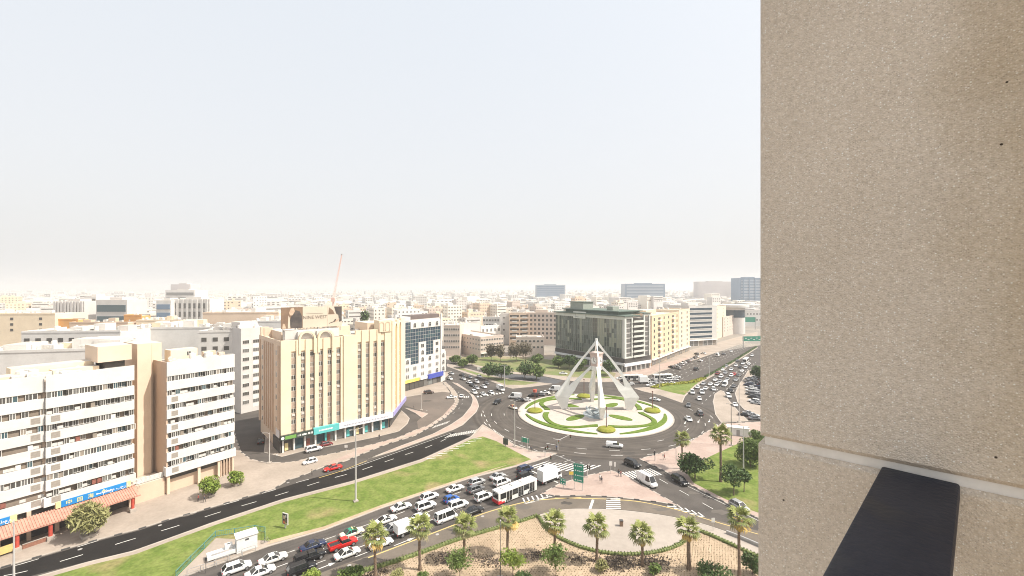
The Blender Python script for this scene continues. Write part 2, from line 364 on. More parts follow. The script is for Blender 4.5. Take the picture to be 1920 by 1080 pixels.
# ------------------------------------------------------------ road markings
b = MB()
dashes(b, cr(G([(-100,1095),(32,1075),(137,1045.5),(239,1014),(330,987),(410,961),(486,939),(551,919),(611,900),(666,885),(716,868),(759,853),(797,840),(830,826),(856,812)])), .2, 3, 4.2)
dashes(b, cr(G([(-100,1090),(8,1066),(72,1048),(122,1033),(200,1009),(330,971),(449,938),(485,927),(516,918),(548,907),(582,898)])), .18, 3, 5)
line(b, cr(G([(640,884.5),(700,864),(790,832),(846,812)])), .15)
o = b.build('road_markings', m_white); o['kind'] = 'structure'
b = MB(); line(b, cr(G([(598,896),(640,883),(688,864)])), .22); o = b.build('road_markings', m_yel); o['kind'] = 'structure'
b = MB()
zebra(b, P(838,818), P(905,806), 4.2, P(880,806)-P(862,817), 14, .022)
zebra(b, P(812,801), P(842,791), 3.5, P(838,788)-P(822,800), 7, .022)
zebra(b, P(858,745), P(880,744), 3.0, (0,1), 6, .022)
for k in range(9): # hatched edge right of the new road
    a = P(800 + k*11, 861 - k*4.6); stripe(b, a, a + Vector((2.6, .6, 0)), .35, .15)
zebra(b, P(1000,872), P(1115,879), 7.0, P(1090,870)-P(1040,888), 11, .022, .42)
zebra(b, P(1168,893), P(1232,884), 4.4, P(1215,900)-P(1180,880), 11, .022)
zebra(b, P(1150,934), P(1150,955), 3.3, (1,0), 6, .022)
stripe(b, P(1106,955), P(1112,937), .6, .022)
stripe(b, P(990,880), P(1046,905), .45, .022)
zebra(b, P(893,744), P(946,736), 2.6, P(900,738)-P(908,747), 9, .022, .5)
# lanes of the main road
d_q = (P(870,908)-P(600,1000)).normalized(); n_q = Vector((d_q.y, -d_q.x, 0))
base = P(420,1057)
for k in (1, 2, 3):
    a = base + n_q*(3.45*k + .3) - d_q*20
    dashes(b, [a, a + d_q*105], .16, 3, 4.5, off=k*2)
for px, py in ((760,1015),(610,1062),(690,1035)): arrow(b, P(px,py), math.atan2(d_q.y, d_q.x))
# right road
d_m = (P(1400,1003)-P(1215,893)).normalized(); n_m = Vector((-d_m.y, d_m.x, 0))
a = P(1225,900)
dashes(b, [P(1236,898), P(1430,1006)], .16, 3, 4); dashes(b, [P(1262,893), P(1430,975)], .14, 3, 4, off=2)
line(b, [P(1290,912), P(1440,985)], .14)
# chevrons at both tips of the big island
for k in range(6):
    t = k/5; c = P(985 + 42*t, 944 - 13*t)
    stripe(b, c, c + Vector((2.2, .9, 0)), .35, .022); stripe(b, c, c + Vector((-.5, 2.6 - t, 0)), .35, .022)
for k in range(5):
    t = k/4; c = P(1268 + 52*t, 951 + 18*t)
    stripe(b, c, c + Vector((-1.9, .5, 0)), .35, .022); stripe(b, c, c + Vector((-.5, 1.8, 0)), .35, .022)
for k in range(14):  # ring dashes
    a0 = R(-178 + k*14)
    for rr in (36.0, 41.0, 45.0):
        pts = [RC + Vector((math.cos(a0 + R(j*1.5)), math.sin(a0 + R(j*1.5)), 0))*rr for j in range(4)]
        if rr > 36 or k % 2 == 0: line(b, pts, .2)
for px, py in ((1285,792),(1310,790),(1330,789)): arrow(b, P(px,py), R(-120))
dashes(b, cr(G([(905,770),(920,800),(960,828),(1010,846)])), .2, 3, 3)
dashes(b, cr(G([(790,805),(850,775),(868,752),(858,733)])), .12, 2, 5)
# boulevard lanes
for k in range(1, 5):
    t = k/5; p0 = P(1262 - 60*t, 727 - 18*t); p1 = P(1418 - 14*t, 648 - 9*t)
    dashes(b, [p0, p1], .2, 3, 5, off=k)
for k in range(1, 4):
    dashes(b, [P(1296 + 20*k, 760 - 3*k), P(1398 + 10*k, 668 + 5*k)], .2, 3, 5, off=k)
o = b.build('road_markings', m_white); o['kind'] = 'structure'
b = MB()
line(b, cr(G([(690,1046),(790,1008),(850,985),(920,958.5),(1000,939),(1090,933)])), .3, .022)
line(b, cr(G([(1040,934),(1090,934.5),(1145,936)])), .3, .022)
line(b, cr(G([(1155,937),(1200,941),(1262,954),(1330,975),(1430,1004)])), .25, .022)
o = b.build('road_markings', m_yel); o['kind'] = 'structure'

# worn patches and oil stains with shapes of their own
rw = random.Random(44); b = MB(); b2 = MB()
for px, py, s_ in ((640,1030,1.2),(690,1052,1.6),(730,1060,1.3),(790,1020,1.0),(860,995,1.4),(980,950,1.2),(1060,943,1.0),(1240,955,1.1),(930,790,1.5),(1000,838,1.3),(1080,860,1.6),(1180,850,1.4),(1290,820,1.3),(780,775,1.2),(800,752,1.5),(820,765,1.0),(700,835,.9),(480,850,1.1),(350,965,1.0),(620,1010,1.1),(560,1062,1.5),(1300,925,1.0),(1350,960,1.2),(900,760,1.4)):
    c = P(px, py); n_ = 11
    pts = [(c.x + s_*rw.uniform(.6,1.5)*1.4*math.cos(2*math.pi*k/n_), c.y + s_*rw.uniform(.5,1.2)*math.sin(2*math.pi*k/n_), .0135) for k in range(n_)]
    (b if rw.random() < .6 else b2).face(pts)
o = b.build('road_stain', mat('oil stain', (.062,.054,.048), (.075,.066,.058), .5, spec=.2)); o['kind'] = 'structure'
o = b2.build('road_patch', mat('pale asphalt patch', (.13,.115,.10), (.12,.105,.092), .5, spec=.15)); o['kind'] = 'structure'
b = MB()
for px, py in ((655,1060),(820,1002),(905,968),(1020,846),(1090,868),(1225,915),(540,905),(300,985),(150,1030),(870,740),(800,770),(1285,800)):
    c = P(px, py); b.face([(c.x+.36*math.cos(a), c.y+.36*math.sin(a), .017) for a in np.linspace(0,2*math.pi,11)[:-1]])
o = b.build('manhole_covers', m_roofgrey); o['kind'] = 'stuff'

# ------------------------------------------------------------ balcony wall beside the camera
def wall_mat():
    m = bpy.data.materials.new('exposed aggregate concrete'); m.use_nodes = True
    nt = m.node_tree; N = nt.nodes; L = nt.links; b = N['Principled BSDF']; b.inputs['Roughness'].default_value = .9
    tc = N.new('ShaderNodeTexCoord')
    def vor(s):
        v = N.new('ShaderNodeTexVoronoi'); v.inputs['Scale'].default_value = s; L.new(tc.outputs['Object'], v.inputs['Vector']); return v
    def noi(s, d=3):
        n = N.new('ShaderNodeTexNoise'); n.inputs['Scale'].default_value = s; n.inputs['Detail'].default_value = d; L.new(tc.outputs['Object'], n.inputs['Vector']); return n
    def ramp(sock, pts):
        r = N.new('ShaderNodeValToRGB'); e = r.color_ramp.elements
        while len(e) < len(pts): e.new(.5)
        for k, (p, c) in enumerate(pts): e[k].position = p; e[k].color = (*c, 1)
        L.new(sock, r.inputs[0]); return r.outputs[0]
    def mix(f, a, bb, mode='MIX', fac=None):
        x = N.new('ShaderNodeMix'); x.data_type = 'RGBA'; x.blend_type = mode
        if f is not None: L.new(f, x.inputs[0])
        else: x.inputs[0].default_value = fac
        L.new(a, x.inputs[6])
        if isinstance(bb, tuple): x.inputs[7].default_value = (*bb, 1)
        else: L.new(bb, x.inputs[7])
        return x.outputs[2]
    v = vor(235); sep = N.new('ShaderNodeSeparateColor'); L.new(v.outputs['Color'], sep.inputs[0])
    stones = ramp(sep.outputs[0], [(0,(0.455,0.389,0.319)),(.25,(0.588,0.510,0.428)),(.75,(0.701,0.618,0.526)),(.92,(0.792,0.708,0.610)),(1,(0.880,0.880,0.844))])
    mort = noi(75, 5); mortc = ramp(mort.outputs[0], [(.3,(0.528,0.448,0.356)),(.7,(0.705,0.611,0.506))])
    edge = ramp(v.outputs['Distance'], [(.25,(0,0,0)),(.6,(1,1,1))])
    col = mix(edge, stones, mortc)
    big = noi(1.6, 4); bc = ramp(big.outputs[0], [(.3,(.90,.88,.85)),(.7,(1.06,1.05,1.04))])
    col = mix(None, col, bc, 'MULTIPLY', 1.0)
    # weather stain running down the panel, own shape
    mp = N.new('ShaderNodeMapping'); mp.inputs['Scale'].default_value = (1.0,1.0,.12); L.new(tc.outputs['Object'], mp.inputs['Vector'])
    st = N.new('ShaderNodeTexNoise'); st.inputs['Scale'].default_value = 3.2; st.inputs['Detail'].default_value = 4; L.new(mp.outputs[0], st.inputs['Vector'])
    sc = ramp(st.outputs[0], [(.52,(1,1,1)),(.8,(.94,.925,.90))]); col = mix(None, col, sc, 'MULTIPLY', 1.0)
    v2 = vor(13); pit = ramp(v2.outputs['Distance'], [(.03,(.10,.085,.07)),(.045,(1,1,1))])
    s2 = N.new('ShaderNodeSeparateColor'); L.new(v2.outputs['Color'], s2.inputs[0]); few = ramp(s2.outputs[0], [(.70,(0,0,0)),(.72,(1,1,1))])
    col = mix(few, col, mix(None, col, pit, 'MULTIPLY', 1.0))
    # browner and darker towards the inner corner, wavy edge
    sx = N.new('ShaderNodeSeparateXYZ'); L.new(tc.outputs['Object'], sx.inputs[0]); wob = noi(5, 5)
    ad = N.new('ShaderNodeMath'); ad.operation = 'MULTIPLY_ADD'; ad.inputs[1].default_value = .30; L.new(wob.outputs[0], ad.inputs[0]); L.new(sx.outputs['X'], ad.inputs[2])
    brn = ramp(ad.outputs[0], [(.54,(1,1,1)),(.72,(.84,.80,.72))]); col = mix(None, col, brn, 'MULTIPLY', 1.0)
    L.new(col, b.inputs['Base Color'])
    bp = N.new('ShaderNodeBump'); bp.inputs['Strength'].default_value = .55; bp.inputs['Distance'].default_value = .004
    L.new(v.outputs['Distance'], bp.inputs['Height']); L.new(bp.outputs[0], b.inputs['Normal'])
    return m
m_wall = wall_mat()
m_joint = mat('joint with lit ledge colour', (.78,.73,.66), (.69,.64,.57), 6, fine=(60,.08))  # pale colour stands in for light caught on the joint's lower ledge
g_ = .4836                                   # joint is this far below the eye
wc = Vector((.566*2.95*g_, 2.95*g_, 0)); wu = Vector((.734, -.679, 0)).normalized(); wn_ = Vector((wu.y, -wu.x, 0))  # wn_ points to the camera side
if wn_.dot(-wc) < 0: wn_ = -wn_
wroot = empty('building_wall', 'speckled beige concrete wall with one recessed joint filling the right edge', 'wall', (wc.x, wc.y, EYE), math.atan2(wu.y, wu.x))
# local x along the wall away from its corner, y away from the camera, z up relative to the eye
wm = MB()
def panel(x0, x1, z0, z1, bev=.012, th=.24):
    b = MB()
    ring = lambda y, e: [(x0+e, y, z0+e), (x1-e, y, z0+e), (x1-e, y, z1-e), (x0+e, y, z1-e)]
    b.loft([ring(0, bev), ring(bev, 0), ring(th, 0)])
    return b
panel(0, 2.6, -g_+.001, 2.3).build('panel', m_wall, wroot)
panel(-.006, 2.6, -2.1, -g_-.027).build('panel', m_wall, wroot)
MB().box(.012, 2.598, .016, .22, -g_-.028, -g_+.002).build('joint', m_joint, wroot)
m_rail = mat('dark blue grey painted handrail', (.015,.018,.030), (.021,.024,.036), 7, rough=.5, spec=.3, fine=(40,.15), bump=.12, bscale=70, c3=(.03,.03,.034), s3=5)
dd = .5
rl = Vector((2.05*dd, 2.433*dd, 0)); rr_ = Vector((2.27*dd, 2.216*dd, 0))
rdir = Vector((-.73, -.683, 0)).normalized()
rroot = empty('balcony_handrail', 'flat dark blue grey metal handrail running out from the concrete wall', 'handrail', ((rl+rr_)/2).to_tuple()[:2] + (EYE-dd,), math.atan2(rdir.y, rdir.x))
w = (rr_-rl).length/2
def rail_ring(x): return [(x, -w, -.034), (x, w, -.034), (x, w, -.006), (x, w-.002, -.0018), (x, w-.006, 0), (x, -w+.006, 0), (x, -w+.002, -.0018), (x, -w, -.006)]
MB().loft([rail_ring(x) for x in (-.012, .3, 1.0, 1.9)]).build('rail', m_rail, rroot, smooth=35)
rb = MB(); rb.box(-.012,.012,-w*.7,w*.7,-.16,-.034); rb.build('wall_bracket', m_rail, rroot)
# ------------------------------------------------------------ buildings along the left and around the square
def rot_of(u): return math.atan2(u[1], u[0])
def unitbox(name, m):           # 1 x 1 x 1 box: x -.5..5, y 0..1, z 0..1
    return MB().box(-.5,.5,0,1,0,1).mesh(name, [m])
def framed_window(name, w, h, cols=2, glass=None, fr=.07, dep=.10, sill=False):
    """glass set back in a frame: one mesh, two materials"""
    b = MB(); b.face([(-w/2,dep*.4,0),(w/2,dep*.4,0),(w/2,dep*.4,h),(-w/2,dep*.4,h)], 0)
    b.box(-w/2, w/2, 0, dep, 0, fr, 1); b.box(-w/2, w/2, 0, dep, h-fr, h, 1)
    for k in range(cols+1):
        x = -w/2 + (w-fr)*k/cols; b.box(x, x+fr, 0.002, dep-.002, fr, h-fr, 1)
    return b.mesh(name, [glass or G_dk, m_frame])
def arched(w, h, n=8):
    return [(-w/2,0),(w/2,0),(w/2,h-w/2)] + [(w/2*math.cos(a), h-w/2+w/2*math.sin(a)) for a in np.linspace(0, math.pi, n+1)[1:-1]] + [(-w/2,h-w/2)]
def arch_window(name, w, h, glass):
    b = MB(); o = arched(w, h); i = [(x*.84, .12+ z*.93) for x, z in o]
    b.face([(x, .07, z) for x, z in i], 0)
    for k in range(len(o)):
        j = (k+1) % len(o)
        b.face([(o[k][0],-.06,o[k][1]),(o[j][0],-.06,o[j][1]),(i[j][0],-.06,i[j][1]),(i[k][0],-.06,i[k][1])], 1)
        b.face([(i[k][0],-.06,i[k][1]),(i[j][0],-.06,i[j][1]),(i[j][0],.07,i[j][1]),(i[k][0],.07,i[k][1])], 1)
        b.face([(o[k][0],-.06,o[k][1]),(o[j][0],-.06,o[j][1]),(o[j][0],.1,o[j][1]),(o[k][0],.1,o[k][1])], 1)
    b.box(-.04,.04,.0,.06,.1,h*.9,1); b.box(-w*.42,w*.42,0,.06,h-w/2-.04,h-w/2+.04,1)
    return b.mesh(name, [glass, m_white_w])
me_ac = MB().box(-.42,.42,0,.4,0,.62).box(-.25,.25,-.03,0,.08,.55).mesh('air_conditioner', [m_ac])
me_tank = None
def roof_gear(parent, x0, x1, y0, y1, z, n, seed, mats=None):
    """water tanks, condensers, dishes and ducts standing on a roof, each a part"""
    r = random.Random(seed)
    for k in range(n):
        x = r.uniform(x0, x1); y = r.uniform(y0, y1); t = r.random()
        b = MB()
        if t < .35:
            s = r.uniform(.8, 1.6); b.box(-s,s,-s*.6,s*.6,.2,r.uniform(.9,1.5)); b.box(-s*.9,-s*.7,-s*.5,s*.5,0,.2); b.box(s*.7,s*.9,-s*.5,s*.5,0,.2)
            b.build('condenser_unit', m_ac, parent, loc=(x,y,z))
        elif t < .6:
            rr = r.uniform(.6,1.0); pts = [(rr*math.cos(a), rr*math.sin(a)) for a in np.linspace(0,2*math.pi,13)[:-1]]
            b.prism(pts, .3, 1.9); b.prism([(p[0]*.4,p[1]*.4) for p in pts], 1.9, 2.1); b.box(-rr*.8,rr*.8,-rr*.8,rr*.8,.0,.3)
            b.build('water_tank', m_frame, parent, loc=(x,y,z))
        elif t < .8:
            L = r.uniform(1.5,4); b.box(-L,L,-.3,.3,.25,.75); b.box(-L,-L+.15,-.25,.25,0,.25); b.box(L-.15,L,-.25,.25,0,.25)
            b.build('duct', m_roofgrey, parent, loc=(x,y,z), rotz=r.choice((0, math.pi/2)))
        else:
            b.tube([(0,0,0),(0,0,1.0)], .05, 5)
            ring = lambda d, q: [(d*math.cos(a), -.3*q, 1.1 + d*math.sin(a)) for a in np.linspace(0,2*math.pi,9)[:-1]]
            b.loft([ring(.08,.2), ring(.4,.5), ring(.6,1)], cap=True)
            b.build('satellite_dish', m_ac, parent, loc=(x,y,z), rotz=r.uniform(-.5,.5))

uF = Vector((.533,.846,0)).normalized(); AF = Vector((-83,105.9,0))
def tF(px, s=0):  # along the white blocks' front plane, s metres behind it
    nin = Vector((-uF.y, uF.x, 0)); a = AF + nin*s
    return t_at(a, uF, px)
def balcony_block(name, label, t0, t1, back, roof, tops, strip, soffit, secs, depth, seed, vents, corner_win=True):
    """white ribbon-parapet block: parapets, recessed window ribbons with single windows, louvres, air conditioners"""
    r = random.Random(seed); o = AF + uF*t0; L = t1 - t0
    root = empty(name, label, 'apartment block', (o.x, o.y, 0), rot_of(uF))
    ly = depth
    MB().box(.0, L, 1.25, ly, 0, roof-1.1, 0, 1).build('core_wall', [m_beige, m_roof], root)
    # parapet bands per section (x0, x1, setback)
    zs = [(tops[0], roof)] + [(tops[k+1], tops[k]-strip) for k in range(len(tops)-1)] + [(soffit, tops[-1]-strip)]
    for (x0, x1, sb) in secs:
        for k, (z0, z1) in enumerate(zs):
            b = MB(); e = .35 if k == len(zs)-1 else 0
            if k == 0:
                b.box(x0, x1, sb, sb+.25, z0, z1); b.box(x0+.01, x1-.01, sb+.25, 1.3, z0+.01, z0+.5)
            else: b.box(x0-e, x1+e*.5, sb-e, sb-e+.2, z0, z1); b.box(x0-e+.01, x1+e*.5-.01, sb-e+.2, 1.3, z0+.01, z0+.4); b.box(x0-e, x0-e+.2, sb-e+.2, 1.3, z0+.4, z1); b.box(x1+e*.5-.2, x1+e*.5, sb-e+.2, 1.3, z0+.4, z1)
            b.build('parapet', m_white_w, root)
        for k, tz in enumerate(tops):
            z0 = tz - strip; x = x0 + .12
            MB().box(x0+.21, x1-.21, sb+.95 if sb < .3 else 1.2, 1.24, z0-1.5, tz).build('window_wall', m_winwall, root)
            while x < x1 - .5:
                w = r.choice((.72, .8, .8, .95)); q = r.random(); flush = r.random() < (.8 if k == 0 else .5)
                y = sb + (.12 if flush else .75)
                if q < .72 or k == 0:
                    g = r.choice((G_dk, G_dk, G_dk, G_gr, G_teal, m_curt, G_gr))
                    if 'win%.2f' % w not in WCACHE: WCACHE['win%.2f' % w] = framed_window('window', w, strip-.02, 1 if w < .75 else 2, G_dk, .06, .09)
                    ob('window', WCACHE['win%.2f' % w], root, (x+w/2, y, z0+.01), mat=g)
                elif q < .86:
                    ob('air_conditioner', me_ac, root, (x+w/2, sb+.4, z0+.005))
                elif q < .93:
                    MB().box(-.35,.35,0,.06,.05,strip*.8).build('laundry', r.choice((m_curt, m_redcloth, m_frame)), root, loc=(x+w/2, sb+.25, z0))
                x += w + .02
        for vx in vents:
            if x0 <= vx <= x1:
                for k, (z0, z1) in enumerate(zs[2:]):
                    b = MB(); 
                    for j in range(6): b.box(-.62,.62,-.02-.012*(j%2),.03,j*.19,j*.19+.15)
                    b.box(-.68,.68,-.008,.02,-.05,1.17)
                    b.build('louvre_vent', m_louv, root, loc=(vx, sb-(.35 if k == len(zs)-3 else 0), z0+.55))
    return root, L
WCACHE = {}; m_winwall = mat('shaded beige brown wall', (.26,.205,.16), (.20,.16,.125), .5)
m_louv = mat('grey brown louvre', (.34,.30,.26), (.30,.265,.23), 2)
m_redcloth = mat('red brown cloth', (.30,.10,.07), (.2,.08,.06), 3)
tops = [28.9 - 3.34*k for k in range(7)]
t0 = tF(-75); t1 = tF(252); tm = tF(86)
L1 = t1 - t0; xm = tm - t0
rootL, _ = balcony_block('apartment_block', 'long white apartment block with window ribbons above the red columned restaurant', t0, t1, 0, 32.3, tops, 1.28, 5.8,
    [(0, xm-.05, .75), (xm, L1, 0)], 15, 3, [xm-1.3, xm+1.4, .9+xm-9, L1*0.02])
# ground floor of the left block: dark shopfront, beige columns
MB().box(.2, L1-.2, 1.2, 1.24, .12, 5.8).build('shopfront', m_dark, rootL)
for k in range(7):
    x = .6 + (L1-1.2)*k/6; MB().box(x-.3, x+.3, .1, .7, .12, 5.8).build('column', m_beige, rootL)
# stair towers and roof huts (placed by column and setback)
def tower(px0, px1, s, top, depth, m, label=None, bottom=0.0, parent=rootL, name='stair_tower'):
    a, c = tF(px0, s) - t0, tF(px1, s) - t0
    b = MB().box(a, c, s, s+depth, bottom, top, 0, 1); return b.build(name, [m, m_roof], parent)
tower(257.5, 284, 6.2, 36.4, 9, m_sand); tower(284.2, 303, 8.0, 36.2, 7, m_sand); tower(251.5, 257, 9.5, 35.0, 6, m_beige)
tower(183, 247, 2.6, 36.9, 8.5, m_sand, name='roof_hut', bottom=33.4); tower(196, 234, 3.6, 33.4, 6, m_dark, name='roof_hut', bottom=31.2)  # second box is the dark slot beneath, gap shade put in its colour
tower(20, 176, 7.0, 33.5, 4, m_cream, name='roof_hut', bottom=31.2); tower(100, 186, 3.8, 32.6, 3, m_cream, name='roof_hut', bottom=31.2)
tower(-60, 36, 3.2, 32.5, 4, m_sand, name='roof_hut', bottom=31.2)
roof_gear(rootL, 3, L1-8, 1.6, 6.5, 31.2, 12, 11)
# right block
t2 = tF(313); t3 = tF(440); topsR = [28.6 - 3.43*k for k in range(7)]
rootR, LR = balcony_block('apartment_block', 'white eight storey apartment block with window ribbons on beige columns behind the two round trees', t2, t3, 0, 32.1, topsR, 1.28, 4.6,
    [(0, t3-t2, 0)], 14, 5, [1.6])
MB().box(-.02, .25, .3, 14.02, 3.2, 32.0).build('side_wall', m_beige, rootR)
MB().box(.2, LR-.2, 1.6, 1.7, .12, 4.6).build('shopfront', m_shop := mat('pale shop glass', (.20,.21,.20), (.11,.11,.11), .4, rough=.2), rootR)
for x in (.35, LR*.45, LR*.75, LR-.5): MB().box(x-.28, x+.28, 0, .6, .12, 4.6).build('column', m_sand, rootR)
for k in range(5): 
    x = LR-3.4+k*.7; MB().box(x-.12, x+.12, -.15, .2, .12, 4.4).build('timber_post', m_beige, rootR)
MB().box(.5, LR-.4, .9, 1.6, 3.3, 4.5).build('shop_fascia', m_dark, rootR)
def hut(parent, x0, x1, y0, y1, z0, z1, m, name='roof_hut'): return MB().box(x0,x1,y0,y1,z0,z1,0,1).build(name, [m, m_roof], parent)
hut(rootR, 3.2, 9.2, 6.8, 10.5, 31.0, 34.0, m_cream); hut(rootR, 9.5, 12.5, 4.2, 5.2, 31.0, 33.2, m_beige); hut(rootR, 1.5, 6.2, 2.4, 4.0, 31.0, 31.9, m_cream); hut(rootR, 12.8, 14.2, 3.0, 4.2, 31.0, 32.6, m_beige)
w_ = framed_window('window', 1.0, 1.2, 2, G_dk); ob('window', w_, rootR, (7.2, 6.75, 32.2))
roof_gear(rootR, 2, LR-1, 2, 6.4, 31.0, 10, 12)
# low link roof with condensers between the two blocks
lk = empty('link_roof', 'low beige roof with a row of white condensers between the white apartment blocks', 'roof', (AF+uF*tF(254)).to_tuple(), rot_of(uF))
LL = tF(311)-tF(254)
MB().box(.1, LL-.1, .5, 6, .12, 4.3, 0, 1).build('wall', [m_beige, m_roof], lk)
for k in range(6): MB().box(-.45,.45,0,.4,.15,1.25).box(-.3,.3,-.03,0,.4,1.0).build('condenser_unit', m_ac, lk, loc=(.9+k*(LL-1.6)/5, .9, 4.3))

# restaurant arcade in front of the left block
m_red = mat('red painted column', (.50,.075,.045), (.40,.06,.04), 1.5)
m_tile = mat('salmon roof tile', (.52,.27,.20), (.45,.225,.165), 1.2, fine=(3,.15))
m_sign = mat('blue sign panel', (.008,.20,.52), (.012,.225,.55), .8, rough=.5)
m_sigy = mat('cream yellow sign panel', (.72,.60,.30), (.66,.55,.28), 1)
m_text = mat('white sign lettering', (.78,.77,.74)); m_texty = mat('yellow sign lettering', (.75,.68,.28))
arc = empty('restaurant_arcade', 'salmon tiled restaurant canopy on red columns at the foot of the white block', 'arcade', (AF+uF*t0).to_tuple(), rot_of(uF))
ar = lambda px, s: tF(px, s) - t0
a0, a1 = ar(-60, -3), ar(262, -3)
b = MB()
b.hexa([(a0,-3.6,3.3),(a1,-3.6,3.3),(a1,-.1,4.6),(a0,-.1,4.6),(a0,-3.6,3.55),(a1,-3.6,3.55),(a1,-.1,4.85),(a0,-.1,4.85)])
b.build('canopy', m_tile, arc)
n = int((a1-a0)/.42)
for k in range(n):
    x = a0 + .2 + k*(a1-a0-.4)/n
    MB().hexa([(x-.09,-3.66,3.5),(x+.09,-3.66,3.5),(x+.09,-.1,4.82),(x-.09,-.1,4.82),(x-.07,-3.66,3.66),(x+.07,-3.66,3.66),(x+.07,-.1,4.97),(x-.07,-.1,4.97)]).build('tile', m_tile, arc)
for px in (32, 95, 197, 249):
    x = ar(px, -3.2)
    MB().prism([(.33*math.cos(a), .33*math.sin(a)) for a in np.linspace(0,2*math.pi,11)[:-1]], .9, 3.4).build('column', m_red, arc, smooth=40, loc=(x,-3.1,0))
    MB().box(-.55,.55,-.55,.55,.12,.9).build('plinth', m_kerb, arc, loc=(x,-3.1,0))
x0_, x1_ = ar(36,-3.1), ar(92,-3.1)
MB().box(x0_+.4, x1_-.4, -3.2, -3.0, .12, .95).build('brick_wall', mat('brown brick', (.28,.13,.085), (.23,.105,.07), 3), arc)
MB().box(x0_+.4, x1_-.4, -3.25, -2.95, .95, 1.02).build('wall_coping', m_kerb, arc)
def sign(parent, name, x0, x1, y, z0, z1, m, th=.25, label=None):
    o = MB().box(x0, x1, y, y+th, z0, z1).build(name, m, parent)
    if label: o['label'] = label
    return o
FONTS = {}
def find_font(key):
    import os
    d = os.path.join(bpy.utils.resource_path('LOCAL'), 'datafiles', 'fonts')
    return d
def text(s, size, loc, parent, m, rotz=0, name='lettering', align='LEFT', shear=0):
    c = bpy.data.curves.new(name, 'FONT'); c.body = s; c.size = size; c.align_x = align; c.extrude = .02; c.shear = shear
    c.resolution_u = 3
    t = bpy.data.objects.new('t', c); C.objects.link(t); bpy.context.view_layer.update()
    me = bpy.data.meshes.new_from_object(t.evaluated_get(bpy.context.evaluated_depsgraph_get())); bpy.data.objects.remove(t)
    me.materials.clear(); me.materials.append(m); o = ob(name, me, parent)
    o.location = loc; o.rotation_euler = (R(90), 0, rotz); return o
def stroke_glyph(b, x, z, s, strokes, y):
    for (xa, za, xb, zb) in strokes:
        p = Vector((xa, za)); q = Vector((xb, zb)); d = (q-p).normalized(); nn = Vector((-d.y, d.x))*.055
        b.face([(x+s*v.x, y, z+s*v.y) for v in (p-nn, q-nn, q+nn, p+nn)])
S0, S1 = ar(104,-.4), ar(243,-.4)
sign(arc, 'sign', S0+.8, S1-.6, -.55, 4.95, 6.25, m_sign, label='blue restaurant sign with white and yellow lettering')
sign(arc, 'sign_end', S0, S0+.78, -.55, 4.95, 6.25, m_sigy); sign(arc, 'sign_end', S1-.58, S1+.2, -.55, 4.95, 6.3, m_sigy)
text('中', 1.1, (S0+1.4, -.58, 5.2), arc, m_texty); text('国', 1.0, (S0+3.1, -.58, 5.2), arc, m_texty); text('海', 1.0, (S0+4.8, -.58, 5.2), arc, m_texty)
text('نيصلا رحب معطم'[::-1], .85, (S1-4.6, -.58, 5.3), arc, m_text)['kind'] = 'stuff'
for k in range(9): MB().box(0, .22, -.57, -.55, 0, .18+.1*(k%3==0)).build('lettering', m_text, arc, loc=(S0+6.2+k*.3, 0, 5.4))
MB().face([(S0+7.0,-.58,5.7),(S0+7.8,-.58,5.7),(S0+7.4,-.58,6.15)]) .build('emblem', m_texty, arc)
E0, E1 = ar(-45,-.4), ar(18,-.4)
sign(arc, 'sign', E0, E1, -.55, 4.95, 6.2, m_sign); sign(arc, 'sign_end', E1+.02, E1+.95, -.55, 4.95, 6.25, m_sigy)
text('معطم'[::-1], .85, (E1-1.7, -.58, 5.3), arc, m_text)
MB().box(ar(-40,-3), ar(24,-3), -3.3,-3.1, .5, 1.9).build('awning', m_yel, arc)

# grey building behind, between white block and beige hotel
gA = P(452,776); uG = uF
Lg = t_at(gA, uG, 500)
gb = empty('office_building', 'plain grey block with two columns of paired windows between white block and beige building', 'building', (gA.x, gA.y, 0), rot_of(uG))
MB().box(0, Lg, 0, 22, 0, 33.0, 0, 1).build('wall', [m_greyw, m_roof], gb)
MB().box(0, Lg, 0, .3, 33.0, 33.9).box(0,.3,.3,22,33.0,33.9).build('parapet', m_greyw, gb)
w_g = framed_window('window', 2.5, 1.5, 3, G_bl)
for k in range(8):
    z = 27.6 - 3.45*k
    for px in (461, 480): ob('window', w_g, gb, (t_at(gA, uG, px), -.11, z), mat=(G_gr if k % 3 == 1 else G_dk))
    MB().box(-1.2,1.2,-.04,.0,-1.7,-.1).build('spandrel', m_frame, gb, loc=(t_at(gA, uG, 480), 0, z))
roof_gear(gb, 1, Lg-1, 1, 10, 33.0, 8, 21)
hut(gb, 2, 9, 5, 12, 33.0, 36.0, m_greyw)

# ------------------------------------------------------------ beige hotel-like block with the billboard
hA = P(527,851); uH = Vector((.74,.673,0)).normalized(); LH = t_at(hA, uH, 733); HD = 27.0
tH = lambda px, s=0: t_at(hA + Vector((-uH.y, uH.x, 0))*s, uH, px)
hb = empty('apartment_building', 'tall cream apartment building with vertical window columns arches and a rooftop billboard', 'building', (hA.x, hA.y, 0), rot_of(uH))
TOP = 34.0; GF = 4.7
cols = [551, 568.5, 586, 602, 618.5, 635]; cols2 = [674.5, 689.5, 704, 718]
xs = [tH(p) for p in cols]; xs2 = [tH(p) for p in cols2]
MB().box(.5, LH, .75, HD, GF, TOP-1.0, 0, 1).box(.5, LH, 1.6, HD, .12, GF).build('wall', [m_sand, m_roof], hb)
